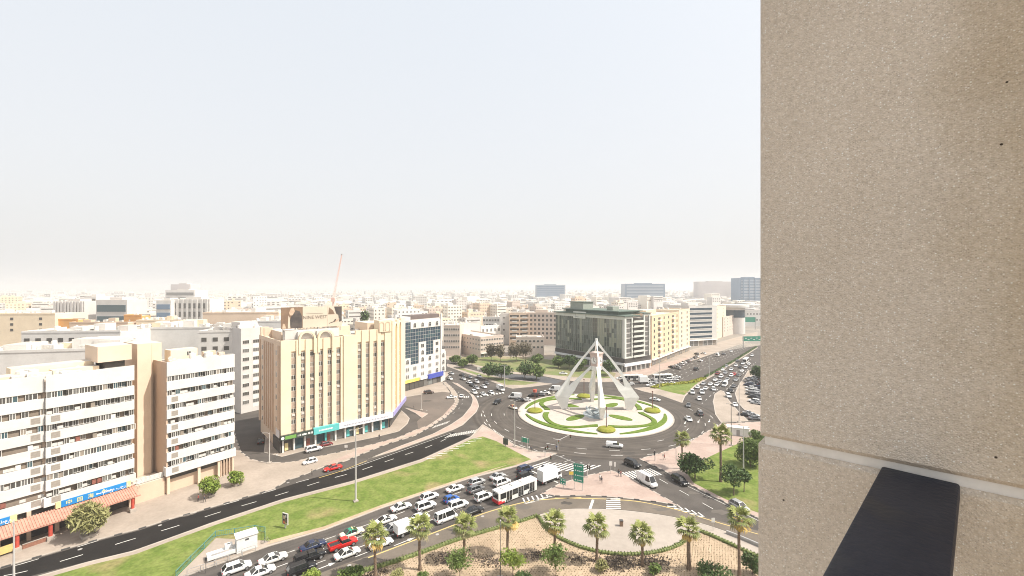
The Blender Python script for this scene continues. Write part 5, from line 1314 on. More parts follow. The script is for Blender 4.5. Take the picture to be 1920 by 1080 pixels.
KIND = {'sedan':'car','hatch':'car','coupe':'car','suv':'car','crossover':'car','minivan':'van','van':'van'}
def car(t, col, loc, ang, label, group=None, roofcol=None, small=False, name=None):
    M = car_meshes(t); L, W, H, B, Z, hood, boot, wr, rr, ws = TYPES[t]; p = PAINT[col]
    nm = name or {'van':'delivery_van','minivan':'minibus'}.get(t, 'taxi' if roofcol else 'car')
    if small:
        o = ob(nm, M['mini'], None, (loc[0],loc[1],loc[2]), ang, mat=p)
        if roofcol: pass
        return tag(o, label, KIND[t] if not roofcol else 'taxi', group)
    root = empty(nm, label, KIND[t] if not roofcol else 'taxi', loc, ang, group)
    ob('body', M['body'], root, mat=p); ob('roof', M['roof'], root, mat=PAINT[roofcol] if roofcol else p); ob('windows', M['glass'], root); ob('bumper', M['bump'], root)
    for sx in (-.3*L, .31*L):
        for sy in (-1, 1):
            w_o = ob('wheel', me_wheel, root, (sx, sy*(W/2-.09), .33*ws), scale=(ws,1,ws)); ob('rim', me_rim, w_o)
    for sy in (-1, 1):
        ob('headlight', M['head'], root, (0, sy*W*.33, B-.34)); ob('tail_light', M['tail'], root, (0, sy*W*.36, B-.32))
        MB_mirror(root, sy, L/2-hood-.35, W/2, B, p)
    return root
_mir = {}
def MB_mirror(root, sy, x, w, z, p):
    if 'm' not in _mir: _mir['m'] = MB().box(-.1,.1,-.09,.09,0,.15).mesh('mirror', [m_trim])
    ob('mirror', _mir['m'], root, (x, sy*(w+.06), z), mat=p)
AQ = math.atan2(d_q.y, d_q.x); AM = math.atan2(d_m.y, d_m.x)
def gp(px, py, z=.01): v = P(px, py); return (v.x, v.y, z)
# queue on the main road, front of each car towards the square; (column, row) is the middle of the car on the road
Q = [('crossover','white',444,1071,'white crossover nearest the bus shelter, second from the kerb corner at the frame bottom'),
 ('sedan','pearl',512,1053,'cream white sedan beside the kerb just ahead of the bus shelter'),
 ('sedan','white',488,1078,'white sedan cut by the bottom edge of the photo left of the black off-roader'),
 ('sedan','navy',587,1028,'shiny navy blue sedan behind the red pickup'),
 ('suv','black',566,1073,'black off-roader at the bottom edge partly behind a bush'),
 ('sedan','pearl',651,1043,'white sedan alongside the red pickup on its right'),
 ('sedan','white',714,1024,'white sedan half hidden by the yellow leaved palm'),
 ('coupe','white',724,979,'white car with a dark glass roof left of the yellow leaved palm crown'),
 ('sedan','silver',737,994,'silver white sedan between the palm crown and the white delivery van'),
 ('sedan','white',752,955,'white sedan at the grass kerb below the tall lamp post'),
 ('crossover','white',805,936,'white crossover with a black sunroof next to the grass'),
 ('suv','white',798,954,'large white off-roader left of the white minibus lane'),
 ('hatch','white',789,975,'small white hatchback peeping out behind the second palm crown'),
 ('sedan','white',853,920,'white sedan by the grass edge ahead of the sunroof crossover'),
 ('hatch','blue',846,940,'bright blue hatchback between white cars'),
 ('suv','white',859,952,'white off-roader directly behind the bright blue hatchback'),
 ('sedan','black',889,962,'black sedan beside the yellow line ahead of the white minibus'),
 ('suv','white',907,937,'white off-roader right behind the articulated looking bus tail'),
 ('crossover','grey',892,922,'dark silver crossover in the middle lane beside the bus'),
 ('crossover','silver',894,908,'silver crossover at the grass kerb ahead of the lone white sedan'),
 ('sedan','silver',933,897,'light silver sedan at the kerb behind the navy off-roader'),
 ('suv','white',941,909,'white off-roader in the lane left of the bus'),
 ('suv','navy',985,884,'dark navy off-roader at the head of the kerb lane'),
 ('suv','black',985,897,'black off-roader beside the navy one near the crossing'),
 ('sedan','white',1024,881,'white sedan first in the queue at the zebra crossing')]
for t, c, px, py, lab in Q: car(t, c, gp(px, py), AQ + rnd.uniform(-.03,.03), lab.replace('articulated looking bus tail','long white bus'), 'cars queueing on the main road')
def taxi(px, py, ang, lab, roof, grp):
    r_ = car('sedan', 'cream', gp(px, py), ang, lab, grp, roofcol=roof); MB().box(-.12,.12,-.35,.35,1.46,1.62).build('taxi_sign', m_sigy, r_); return r_
taxi(660, 1004, AQ, 'cream taxi with a green roof beside the red pickup', 'green', 'cars queueing on the main road')
def pickup(col, px, py, ang, lab, topper=False, grp=None):
    root = empty('pickup_truck', lab, 'pickup', gp(px, py), ang, grp); p = PAINT[col]
    b = MB(); h, w = 2.65, .93
    st = [(-h,.93,.45,1.02),(-h+.1,.98,.4,1.08),(.2,1,.36,1.1),(h-1.2,1,.36,1.08),(h-.35,.95,.4,1.0),(h,.82,.5,.86)]
    rings = [[(x,-w*f*.9,z0),(x,-w*f,z0+.15),(x,-w*f*.97,z1-.06),(x,-w*f*.88,z1),(x,w*f*.88,z1),(x,w*f*.97,z1-.06),(x,w*f,z0+.15),(x,w*f*.9,z0)] for x, f, z0, z1 in st]
    b.loft(rings); b.build('body', p, root, smooth=50)
    MB().box(-h+.1,-.55,-w*.8,w*.8,1.085,1.10).build('load_bed', m_trim, root)
    bs = MB(); bs.box(-h+.03,-.5,-w*.93,-w*.83,1.05,1.32); bs.box(-h+.03,-.5,w*.83,w*.93,1.05,1.32); bs.box(-h+.0,-h+.1,-w*.83,w*.83,1.05,1.32); bs.build('bed_side', p, root)
    gl = MB().hexa([(-.45,-w*.9,1.07),(1.45,-w*.9,1.07),(1.45,w*.9,1.07),(-.45,w*.9,1.07),(-.35,-w*.72,1.72),(.75,-w*.72,1.72),(.75,w*.72,1.72),(-.35,w*.72,1.72)]); gl.build('windows', m_cglass, root)
    MB().hexa([(-.4,-w*.74,1.7),(.8,-w*.74,1.7),(.8,w*.74,1.7),(-.4,w*.74,1.7),(-.3,-w*.62,1.78),(.65,-w*.62,1.78),(.65,w*.62,1.78),(-.3,w*.62,1.78)]).build('roof', p, root)
    if topper: MB().hexa([(-h+.1,-w*.9,1.1),(-.5,-w*.9,1.1),(-.5,w*.9,1.1),(-h+.1,w*.9,1.1),(-h+.25,-w*.75,1.75),(-.5,-w*.75,1.75),(-.5,w*.75,1.75),(-h+.25,w*.75,1.75)]).build('canopy', p, root)
    for sx in (-1.55, 1.7):
        for sy in (-1, 1): wo2 = ob('wheel', me_wheel, root, (sx, sy*(w-.08), .38), scale=(1.15,1,1.15)); ob('rim', me_rim, wo2)
    for sy in (-1, 1):
        MB().box(h-.12,h-.0,-.16,.16,0,.16).build('headlight', m_head, root, loc=(0, sy*.6, .74)); MB().box(-h-.02,-h+.06,-.1,.1,0,.28).build('tail_light', m_tail, root, loc=(0, sy*.78, .8))
    return root
pickup('red', 643, 1026, AQ, 'bright red pickup truck with an open load bed', grp='cars queueing on the main road')
pickup('black', 581, 1051, AQ, 'black pickup truck with a covered bed behind the white sedan', True, 'cars queueing on the main road')
pickup('white', 1152, 839, R(-12), 'white pickup with a canopy crossing the roundabout before the island', True)
car('minivan', 'white', gp(836,976), AQ, 'white minibus with one long dark window strip')
# box van and box truck, bus
def box_truck(name, lab, px, py, ang, Lb, Hb, cat):
    root = empty(name, lab, cat, gp(px, py), ang); p = PAINT['white']; h = Lb/2 + .9
    MB().box(-h, h-1.9, -1.1, 1.1, .95, Hb).build('cargo_box', p, root)
    b = MB(); b.box(-h-.03, -h-.0, -1.0, -.03, 1.05, Hb-.1); b.box(-h-.03, -h, .03, 1.0, 1.05, Hb-.1); b.build('rear_door', PAINT['pearl'], root)
    MB().hexa([(h-1.8,-1.0,.5),(h,-1.0,.5),(h,1.0,.5),(h-1.8,1.0,.5),(h-1.8,-.92,2.35),(h-.45,-.92,2.35),(h-.45,.92,2.35),(h-1.8,.92,2.35)]).build('cab', p, root)
    MB().hexa([(h-.19,-.9,1.3),(h-.14,-.9,1.3),(h-.14,.9,1.3),(h-.19,.9,1.3),(h-.47,-.85,2.15),(h-.40,-.85,2.15),(h-.40,.85,2.15),(h-.47,.85,2.15)]).build('windscreen', m_cglass, root)
    for sy in (-1, 1): MB().box(h-1.4,h-.5,-.02,.03,1.35,2.1).build('side_window', m_cglass, root, loc=(0, sy*.985, 0))
    MB().box(-h, h-.3, -.9, .9, .45, .95).build('chassis', m_trim, root)
    for sx in (-h+1.1, h-.9):
        for sy in (-1, 1): wo2 = ob('wheel', me_wheel, root, (sx, sy*.95, .45), scale=(1.35,1.2,1.35)); ob('rim', me_rim, wo2)
    for sy in (-1, 1): MB().box(-h-.05,-h+.05,-.12,.12,.7,.95).build('tail_light', m_tail, root, loc=(0, sy*.9, 0)); MB().box(h-.05,h+.03,-.15,.15,.7,.9).build('headlight', m_head, root, loc=(0, sy*.75, 0))
    return root
box_truck('box_truck', 'white box truck ahead of the bus next to the green signs', 1031, 902, AQ, 5.2, 3.7, 'truck')
box_truck('delivery_van', 'white box van behind the second palm crown', 763, 1000, AQ, 3.2, 2.7, 'van')
m_busw = PAINT['pearl']; m_busred = mat('bus red paint', (.55,.03,.04), rough=.35)
def bus(lab, px, py, ang, L=12.0, red=True, simple_=False):
    root = empty('bus', lab, 'bus', gp(px, py), ang); h = L/2; w = 1.25
    ring = lambda x, f: [(x,-w*f,.35),(x,-w*f,2.85),(x,-w*f*.9,3.08),(x,w*f*.9,3.08),(x,w*f,2.85),(x,w*f,.35)]
    MB().loft([ring(-h,.95), ring(-h+.12,1), ring(h-.25,1), ring(h,.93)]).build('body', m_busw, root)
    for sy in (-1, 1):
        n = 6; x0 = -h+.5; seg = (L-1.3)/n
        for k in range(n):
            if sy < 0 and k in (1, 3, 5): continue
            MB().box(.05, seg-.05, -.025, .025, 1.35, 2.65).build('window', m_cglass, root, loc=(x0+k*seg, sy*w, 0))
    for k in (1, 3, 5):
        MB().box(.1, seg-.1, -.03, .03, .45, 2.65).build('door', m_cglass, root, loc=(x0+k*seg, -w, 0))
        MB().box(-.03,.03,-.045,.045,.45,2.65).build('door_post', m_busw, root, loc=(x0+k*seg+seg/2, -w, 0))
    MB().box(-h-.03,-h+.02,-1.0,1.0,1.5,2.75).build('rear_window', m_cglass, root); MB().box(h-.03,h+.03,-1.05,1.05,1.2,2.8).build('windscreen', m_cglass, root)
    if red:
        MB().box(-h-.04,-h+.9,-w-.01,w+.01,.36,1.1).build('red_skirt', m_busred, root); MB().box(-h+.9,-h+1.8,-w-.012,w+.012,.36,.75).build('red_skirt', m_busred, root)
    for k, x in enumerate((-3.5, -.6, 2.4)): MB().box(-.8,.8,-.7,.7,3.08,3.28).build('roof_hatch', m_frame if k != 1 else m_ac, root, loc=(x,0,0))
    for sx in (-h+2.6, h-2.5):
        for sy in (-1, 1): wo2 = ob('wheel', me_wheel, root, (sx, sy*(w-.1), .48), scale=(1.45,1.2,1.45)); ob('rim', me_rim, wo2)
    for sy in (-1,1): MB().box(-h-.05,-h+.02,-.1,.1,1.15,1.4).build('tail_light', m_tail, root, loc=(0, sy*1.05, 0))
    return root
bus('long white city bus with red rear corner and dark doors waiting in the queue', 966, 931, AQ)
# leaving on the right-hand road and going round
car('van', 'white', gp(1214,908), AM+.05, 'white panel van just past the right zebra crossing')
car('suv', 'black', gp(1186,874), AM+.28, 'black off-roader turning out over the right zebra crossing')
car('suv', 'black', gp(1275,906), AM-.02, 'black off-roader driving away below the palm and the round trees')
car('crossover', 'silver', gp(1386,954), AM-.02, 'silver white car at the right kerb beside the concrete wall')
car('sedan', 'red', gp(624,881), AQ+math.pi-.02, 'red car leaving the slip road towards the dark road')
car('hatch', 'white', gp(581,869), AQ+math.pi+.05, 'white hatchback parked on the pavement left of the red car')
car('suv', 'white', gp(588,846), R(42), 'white off-roader parked before the black green shop fascia')
car('hatch', 'darkred', gp(612,836), R(42), 'dark red car in front of the shop windows')
car('sedan', 'black', gp(489,830), R(118), 'black car in the shaded side street')
car('sedan', 'white', gp(847,747), R(20), 'white car at the edge of the brown car park', small=False)
car('sedan', 'white', gp(865,745), R(95), 'white car coming down the curved slip road at its zebra crossing')
car('suv', 'brown', gp(804,738), R(25), 'dark brown off-roader before the royal blue fascia')
car('suv', 'black', gp(932,757), R(-118), 'black car entering the roundabout from the left road')
taxi(962, 766, R(-60), 'white taxi with an orange red roof rounding the island on the left', 'orange', None)
car('sedan', 'white', gp(1291,788), R(-95), 'white car on the right of the roundabout beside the arrow markings')
car('suv', 'grey', gp(1312,778), R(80), 'dark grey car heading out at the right of the roundabout')
car('sedan', 'grey', gp(1291,762), R(-115), 'dark car at the tip of the flowered traffic island')
car('sedan', 'white', gp(1228,751), R(-40), 'white car rounding the rear right of the island')
# queue at the left approach
LQ = [(889,738,'suv','white'),(906,741,'sedan','white'),(921,738,'sedan','white'),(893,729,'sedan','silver'),(907,727,'sedan','white'),(880,719,'sedan','white'),(893,718,'suv','silver'),(868,712,'sedan','silver'),(880,709,'sedan','grey'),(912,721,'hatch','grey'),(899,708,'hatch','white'),(846,702,'sedan','silver'),(844,712,'hatch','white'),(885,724,'hatch','black'),(867,705,'sedan','black')]
pos = ['in its front row, left lane','in its front row, second lane','in its front row, third lane','in the second row','in the second row, right','behind, by the pink island','in the middle','near its tail, left','near its tail','at the garden edge','at the garden edge, farther back','far back beside the arched office','last, by the blue fascia','between white cars at the left','near its tail among silver cars']
for (px, py, t, c), ps in zip(LQ, pos): car(t, c, gp(px,py), R(-52) - (py-700)*.006, '%s %s in the left approach queue %s' % (c, {'suv':'off-roader','hatch':'small car'}.get(t,'car'), ps), 'cars queueing at the left approach', small=True)
vp = car('van', 'white', gp(939,732), R(-62), 'white van with a rounded roof at the right of the left approach queue', 'cars queueing at the left approach', small=True)
RQ = [(965,747,'van','white','white van waiting at the rear left of the roundabout'),(974,752,'sedan','black','black car right of the waiting white van'),(988,752,'sedan','white','white car between two dark ones behind the island'),(1000,744,'suv','black','black off-roader behind the red lantern post'),(1013,742,'sedan','grey','dark grey car just left of the red lantern'),(1021,738,'sedan','white','white car near the left leg of the monument'),(1037,741,'sedan','cream','cream taxi at the left leg of the monument'),(1040,733,'van','white','white van behind the left leg of the monument')]
for px, py, t, c, lab in RQ: car(t, c, gp(px,py), R(170), lab, 'cars entering behind the monument', small=True)
car('sedan','white', gp(1056,702), R(-8), 'white car parked beyond the garden trees', small=True)
# outbound and inbound boulevard
dB = (P(1398,668)-P(1300,742)).normalized(); AB = math.atan2(dB.y, dB.x); dO = (P(1408,645)-P(1240,722)).normalized(); AO = math.atan2(dO.y, dO.x)
IN = [(1311,750,'white'),(1298,738,'white'),(1316,738,'white'),(1308,728,'white'),(1323,730,'white'),(1338,732,'white'),(1344,723,'white'),(1332,722,'white'),(1319,721,'silver'),(1341,714,'white'),(1352,708,'white'),(1360,701,'silver'),(1364,713,'silver'),(1345,702,'darkred'),(1355,695,'white'),(1371,694,'white'),(1380,687,'white'),(1391,697,'white'),(1376,726,'grey'),(1380,714,'silver'),(1370,735,'black'),(1366,745,'white'),(1378,761,'white'),(1371,706,'white'),(1386,705,'grey'),(1383,678,'grey'),(1393,683,'white'),(1400,675,'black'),(1404,684,'white'),(1410,668,'white'),(1362,688,'silver'),(1376,703,'red'),(1350,717,'silver'),(1388,690,'black'),(1398,690,'white')]
rb3 = random.Random(5)
rows = {}
def row_words(px, py): return 'at the front' if py > 734 else 'in the second rows' if py > 719 else 'in the middle' if py > 704 else 'towards its far end'
for px, py, c in IN:
    t = rb3.choice(('sedan','sedan','suv','crossover','hatch')); lane = 'left' if px < 1290 + (755-py)*1.15 else 'right'
    car(t, c, gp(px,py), AB+math.pi+(.35 if py > 730 else 0), '%s %s %s of the boulevard queue, %s side' % (c, {'suv':'off-roader','hatch':'small car','crossover':'crossover'}.get(t,'car'), row_words(px,py), lane), 'cars in the crowded boulevard queue', small=py < 728)
car('van','white', gp(1359,724), AB+math.pi, 'white van tall among the cars of the right boulevard queue', 'cars in the crowded boulevard queue', small=True)
def big(lab, px, py, ang, L=11): return bus(lab, px, py, ang, L, red=False)
bus('white bus far back in the right boulevard queue', 1398, 680, AB+math.pi, 11, red=False)
big('white bus with dark windows left in the row behind the monument', 1186, 713, R(5)); big('white bus with dark windows right in the row behind the monument', 1242, 712, R(10))
box_truck('box_truck', 'white box truck between the two buses behind the monument', 1209, 719, R(8), 4.5, 3.9, 'truck')
OUT = [(1182,722,'white','hatch'),(1220,724,'white','sedan'),(1237,720,'silver','sedan'),(1258,720,'white','sedan'),(1252,714,'white','suv'),(1268,709,'white','sedan'),(1228,718,'silver','hatch'),(1170,715,'black','sedan'),(1264,714,'silver','sedan'),(1163,711,'white','sedan')]
for k, (px, py, c, t) in enumerate(OUT): car(t, c, gp(px,py), R(186), '%s %s in the bus row, %s' % (c, {'suv':'off-roader','hatch':'small car'}.get(t,'car'), ['left of the first bus','before the second bus','beside the second bus','right of the second bus','right of the second bus, farther lane','last on the right','between truck and bus','behind the right leg','at the far right lane','leftmost behind the leg'][k]), 'cars in the row of buses', small=True)
MOV = [(1305,694,'black','suv','black car alone on the outbound boulevard lanes'),(1346,668,'white','van','white van far along the outbound boulevard'),(1371,660,'white','sedan','white car farther along the outbound boulevard'),(1357,665,'grey','sedan','grey car beside the far white van')]
for px, py, c, t, lab in MOV: car(t, c, gp(px,py), AO, lab, small=True)
PK = [(1259,690,'black'),(1267,688,'white'),(1272,686,'grey'),(1277,685,'white'),(1282,682,'white'),(1288,679,'black'),(1292,677,'white'),(1296,675,'white'),(1301,673,'grey'),(1306,670,'silver'),(1312,678,'white'),(1306,665,'black'),(1319,664,'white'),(1271,692,'silver')]
for k, (px, py, c) in enumerate(PK):
    car(rb3.choice(('sedan','suv','hatch')), c, gp(px,py,.14), AO+R(60), '%s car in the row parked by the tan block, %s from its near end' % (c, ['first','second','third','fourth','fifth','sixth','seventh','eighth','ninth','tenth','kerbside tenth','twelfth','last','kerbside third'][k]), 'cars parked along the boulevard', small=True)
LOT = [(1410,716,'silver'),(1413,712,'black'),(1407,722,'silver'),(1414,719,'grey'),(1406,729,'white'),(1414,726,'silver'),(1408,735,'white'),(1416,733,'black'),(1412,741,'silver'),(1417,745,'grey'),(1419,751,'black'),(1419,737,'silver'),(1419,722,'black'),(1419,708,'silver')]
for k, (px, py, c) in enumerate(LOT):
    car(rb3.choice(('sedan','suv','crossover')), c, gp(px,py), AB+R(80), '%s car in the packed car park, %s row from the back' % (c, ['third','second','fourth','fourth inner','fifth','fifth inner','sixth','sixth inner','seventh','eighth','ninth','seventh inner','fourth outer','first'][k]), 'cars in the packed car park', small=True)
for k, (px, py) in enumerate(((1405,712),(1404,718),(1411,722),(1410,729),(1411,735),(1404,724),(1415,740),(1408,741),(1412,747),(1414,755),(1418,758),(1418,729))):
    car(rb3.choice(('sedan','suv','crossover')), ('silver','grey','black','white','silver','navy')[k % 6], gp(px,py), AB+R(80), '%s car wedged in the packed car park beside the wall edge' % ('silver','grey','black','white','silver','navy')[k % 6], 'cars in the packed car park', small=True)
for k, (px, py, c) in enumerate(((1396,780,'black'),(1404,777,'silver'),(1412,781,'silver'),(1416,787,'grey'))):
    car('sedan', c, gp(px,py), R(-25+k*5), '%s car parked beside the white site hut, %s' % (c, ['left end','second','third','right end'][k]), 'cars by the white hut')
# ------------------------------------------------------------ trees, palms, hedges
m_bark = mat('grey brown bark', (.20,.145,.105), (.13,.095,.07), 3, fine=(9,.3), bump=.6, bscale=14)
m_palmbark = mat('fibrous palm bark', (.22,.155,.105), (.12,.085,.06), 5, fine=(14,.45), bump=.8, bscale=16)
def leafmat(name, a, c, sc=1.6):
    m = mat(name, a, c, sc, rough=.6, spec=.3, fine=(6,.35))
    return m
L_mid = leafmat('mid green leaves', (.085,.135,.030), (.14,.19,.045))
L_dark = leafmat('dark green leaves', (.050,.092,.026), (.085,.13,.036))
L_bright = leafmat('bright yellow green leaves', (.16,.23,.035), (.23,.28,.055))
L_olive = leafmat('olive feathery leaves', (.24,.235,.09), (.31,.29,.13))
L_brown = leafmat('dry brownish foliage', (.17,.135,.09), (.12,.105,.065))
L_palm = leafmat('palm leaf green', (.17,.20,.045), (.27,.28,.09), 2.5)
L_palm2 = leafmat('darker palm leaf green', (.12,.145,.04), (.19,.205,.065), 2.5)
L_hedge = leafmat('olive green hedge leaves', (.13,.165,.05), (.18,.205,.07))
L_palmd = leafmat('dry palm leaf', (.42,.31,.13), (.50,.33,.08), 2.5)
L_palmo = leafmat('grey green hanging palm leaf', (.22,.21,.10), (.32,.29,.15), 2.5)
def quads(name, pos, size, m, seed, elong=1.5, up=.35):
    r = np.random.RandomState(seed); n = len(pos)
    d1 = r.normal(size=(n,3)); d1 /= np.linalg.norm(d1,axis=1)[:,None]
    nn = r.normal(size=(n,3)); nn[:,2] = np.abs(nn[:,2]) + up; d2 = np.cross(nn, d1); d2 /= np.linalg.norm(d2,axis=1)[:,None] + 1e-9
    s = size*(.6+.8*r.rand(n))[:,None]
    v = np.empty((n,4,3)); a = d1*s*elong*.5; c = d2*s*.5
    v[:,0] = pos-a; v[:,1] = pos-c*.8; v[:,2] = pos+a; v[:,3] = pos+c*.8
    me = bpy.data.meshes.new(name); me.from_pydata(v.reshape(-1,3).tolist(), [], np.arange(n*4).reshape(n,4).tolist()); me.materials.append(m); me.update()
    return me
def crown_points(seed, rx, ry, rz, z, lobes, n, shell=.55, droop=0):
    r = np.random.RandomState(seed); out = []
    cs = []
    for k in range(lobes):
        d = r.normal(size=3); d /= np.linalg.norm(d); q = .62*r.rand()**.4
        cs.append((d*q, .30+.26*r.rand()))
    for k in range(n):
        c, rad = cs[r.randint(lobes)]; d = r.normal(size=3); d /= np.linalg.norm(d)
        p = c + d*rad*(shell + (1-shell)*r.rand()**.6)
        out.append((p[0]*rx, p[1]*ry, z + p[2]*rz - droop*(p[0]**2+p[1]**2)*rz*.5))
    return np.array(out)
TM = {}
def tree_meshes(key, seed, w, h, trunk_h, leaf, lobes, n, size, m, shell=.5, tr=.16, limbs=6, elong=1.5):
    if key in TM: return TM[key]
    cz = trunk_h + (h-trunk_h)*.5; r = random.Random(seed)
    pts = crown_points(seed, w/2*1.25, w/2*1.2, (h-trunk_h)/2*1.2, cz, lobes, n, shell)
    b = MB(); b.tube([(0,0,-.05),(.03,.02,trunk_h*.5),(.0,.06,trunk_h),(.05,0,cz)], [tr*1.3,tr,tr*.85,tr*.4], 7)
    for k in range(limbs):
        a = 2*math.pi*k/limbs + r.uniform(-.4,.4); z0 = trunk_h*r.uniform(.75,1.1); L_ = w*.36*r.uniform(.7,1.1)
        p1 = (math.cos(a)*L_*.45, math.sin(a)*L_*.45, z0+(h-trunk_h)*.28); p2 = (math.cos(a)*L_, math.sin(a)*L_, z0+(h-trunk_h)*r.uniform(.4,.75))
        b.tube([(0,0,z0),p1,p2], [tr*.55,tr*.35,tr*.12], 5)
    TM[key] = (b.mesh('trunk', [m_bark], 60), quads('crown', pts, size, m, seed+1, elong))
    return TM[key]
def tree(key, px, py, w, h, trunk_h, m, label, cat='tree', seed=1, lobes=14, n=2200, size=.5, shell=.5, tr=.16, group=None, name='tree', loc=None, elong=1.5, z=.13):
    tm, cm = tree_meshes(key, seed, w, h, trunk_h, None, lobes, n, size, m, shell, tr, elong=elong)
    g = P(px, py) if loc is None else Vector(loc)
    root = empty(name, label, cat, (g.x, g.y, z), random.Random(px*3+py).uniform(0,6), group)
    ob('trunk', tm, root); ob('crown', cm, root); return root

# fan palms: trunk, each fan leaf its own part, a skirt of hanging leaves
def fan_mesh(name, m, seed, n=9, Lp=1.0, Lf=1.15, spread=1.25, droop=.55):
    r = random.Random(seed); b = MB()
    b.tube([(0,0,0),(Lp*.55,0,.06),(Lp,0,0)], [.035,.028,.02], 4)
    for k in range(n):
        a = -spread + 2*spread*k/(n-1); L_ = Lf*(1 - .25*abs(a)/spread)*r.uniform(.9,1.08)
        d = Vector((math.cos(a), math.sin(a), 0)); s_ = Vector((-d.y, d.x, 0))*.12
        p0 = Vector((Lp,0,0)); p1 = p0 + d*L_*.55 + Vector((0,0,.07)); p2 = p0 + d*L_*.85 + Vector((0,0,-.12*droop)); p3 = p0 + d*L_*1.02 + Vector((0,0,-.42*droop))
        b.face([p0-s_*.3, p1-s_+Vector((0,0,-.05)), p1, p0]); b.face([p0, p1, p1+s_+Vector((0,0,-.05)), p0+s_*.3])
        b.face([p1-s_+Vector((0,0,-.05)), p2-s_*.7, p2, p1]); b.face([p1, p2, p2+s_*.7, p1+s_+Vector((0,0,-.05))])
        b.face([p2-s_*.7, p3, p2+s_*.7, p2])
    return b.mesh(name, [m])
FAN = [fan_mesh('palm_leaf', L_palm, 3, 8, 1.05, 1.15, 1.15, .8), fan_mesh('palm_leaf', L_palm2, 4, 9, .95, 1.25, 1.2, 1.1), fan_mesh('palm_leaf', L_palmo, 5, 7, .9, 1.1, .9, 1.3)]
def palm_trunk(h, r0, seed):
    r = random.Random(seed); b = MB(); pts, rad = [], []
    n = max(8, int(h/.45))
    for k in range(n+1):
        t = k/n; pts.append((.06*math.sin(t*3+seed), .06*math.cos(t*2.3+seed), -.1 + (h+.1)*t)); rad.append(r0*(1.35-.5*min(1,t*4) if t < .25 else (.98-.16*t))*r.uniform(.93,1.07))
    b.tube(pts, rad, 9); return b.mesh('trunk', [m_palmbark], 50)
def palm(px, py, pyc, label, dry=0, grp='tall fan palms', seed=1, r0=.27, n=27, sc=1.0):
    g = P(px, py, .13); h = h_at(pyc, g.y) - .5*sc; r = random.Random(seed)
    root = empty('fan_palm', label, 'palm tree', (g.x, g.y, .13), 0, grp)
    ob('trunk', palm_trunk(h, r0*sc, seed), root)
    crown0 = h - .15
    for k in range(n):
        t = k/(n-1); el = R(72) - t*R(102) + r.uniform(-.12,.12); az = k*2.39996 + r.uniform(-.2,.2)
        mi = 0 if t < .45 else (1 if t < .7 else 2); mm = None
        if t > .68 and dry: mm = L_palmd if r.random() < dry else None
        o = ob('palm_leaf', FAN[mi], root, (0,0,crown0 + .35*(1-t)), mat=mm)
        o.rotation_euler = (r.uniform(-.25,.25), -el, az); s_ = sc*1.18*r.uniform(.88,1.12)*(1.0 if t < .7 else .9); o.scale = (s_,)*3
    for k in range(10):
        o = ob('dead_leaf', FAN[2], root, (0,0,crown0-.25), mat=L_palmd if (dry and k % 2) else L_palmo); o.rotation_euler = (0, R(66+r.uniform(-8,10)), k*.63+.2); o.scale = (.75*sc,)*3
    return root
PL = [(703,1082,1003,'yellowing fan palm leftmost in the row before the queue',.9,1),(787,1068,988,'fan palm in front of the white box van',.25,2),(871,1052,986,'fan palm before the slip road below the white minibus',.15,3),
 (952,1040,972,'fan palm left of the thin dark pole at the planting bed corner',.2,4),(1040,1046,979,'fan palm at the left end of the pale oval plaza',.1,5),(1119,1053,985,'fan palm before the plaza left of the dark waste bin',.1,6),
 (1204,1061,1000,'fan palm before the plaza right of the dark waste bin',.1,7),(1291,1067,991,'thick trunked fan palm at the right end of the oval plaza',.45,8),(1386,1084,972,'tall fan palm nearest the concrete wall with an orange skirt',.95,9)]
for px, py, pc, lab, dry, sd in PL: palm(px, py, pc, lab, dry, 'fan palms lining the planting bed', sd, .27 if sd != 8 else .36)
palm(1351, 903, 814, 'very tall fan palm on the right lawn behind the round trees', .1, 'fan palms by the right lawn', 20, .26, sc=1.25); palm(1279, 879, 822, 'fan palm on the pink pavement right of the zebra crossing', .15, 'fan palms by the right lawn', 21, .22, sc=1.05)

# sparse street trees in the bed
YT = [(862,1088,'bushy young tree before the slip road palm'),(962,1085,'open young tree beside the thin dark pole'),(1041,1081,'slender young tree before the plaza left end')]
for k, (px, py, lab) in enumerate(YT): tree('young%d' % k, px, py, 4.6 if k != 0 else 5.0, 5.0, 1.6, L_mid if k != 1 else L_bright, lab, seed=31+k, lobes=22, n=1250, size=.26, shell=.3, tr=.07, group='young trees in the planting bed')
SH = [(1128,1073,2.2,2.0,L_olive,'thin yellowish shrub left of the second plaza palm base','shrub'),(1228,1080,2.4,2.0,L_mid,'small green shrub right of the second plaza palm base','shrub'),(1338,1092,5.6,2.8,L_dark,'broad dark green bush at the bottom edge by the concrete wall','bush'),(1411,1080,3.4,4.2,L_dark,'dark bush cut off by the concrete wall','bush'),
 (655,1088,4.2,1.9,L_mid,'low green bush at the bottom edge below the black off-roader','bush'),(590,1096,4.0,2.6,L_bright,'bright green bush hiding the black off-roader nose','bush'),(980,1092,3.0,1.6,L_dark,'low dark bush at the bottom edge of the planting bed','bush'),(745,1084,2.6,1.2,L_olive,'low olive bush beside the yellowing palm','bush'),(790,1090,2.2,1.0,L_mid,'low green bush under the second palm','bush')]
for k, (px, py, w, h, m, lab, nm) in enumerate(SH): tree('shrub%d' % k, px, py, w, h, .2, m, lab, nm, 50+k, 10, 1500 if w > 3 else 700, .26, .35, .05, 'shrubs in the planting bed', nm)
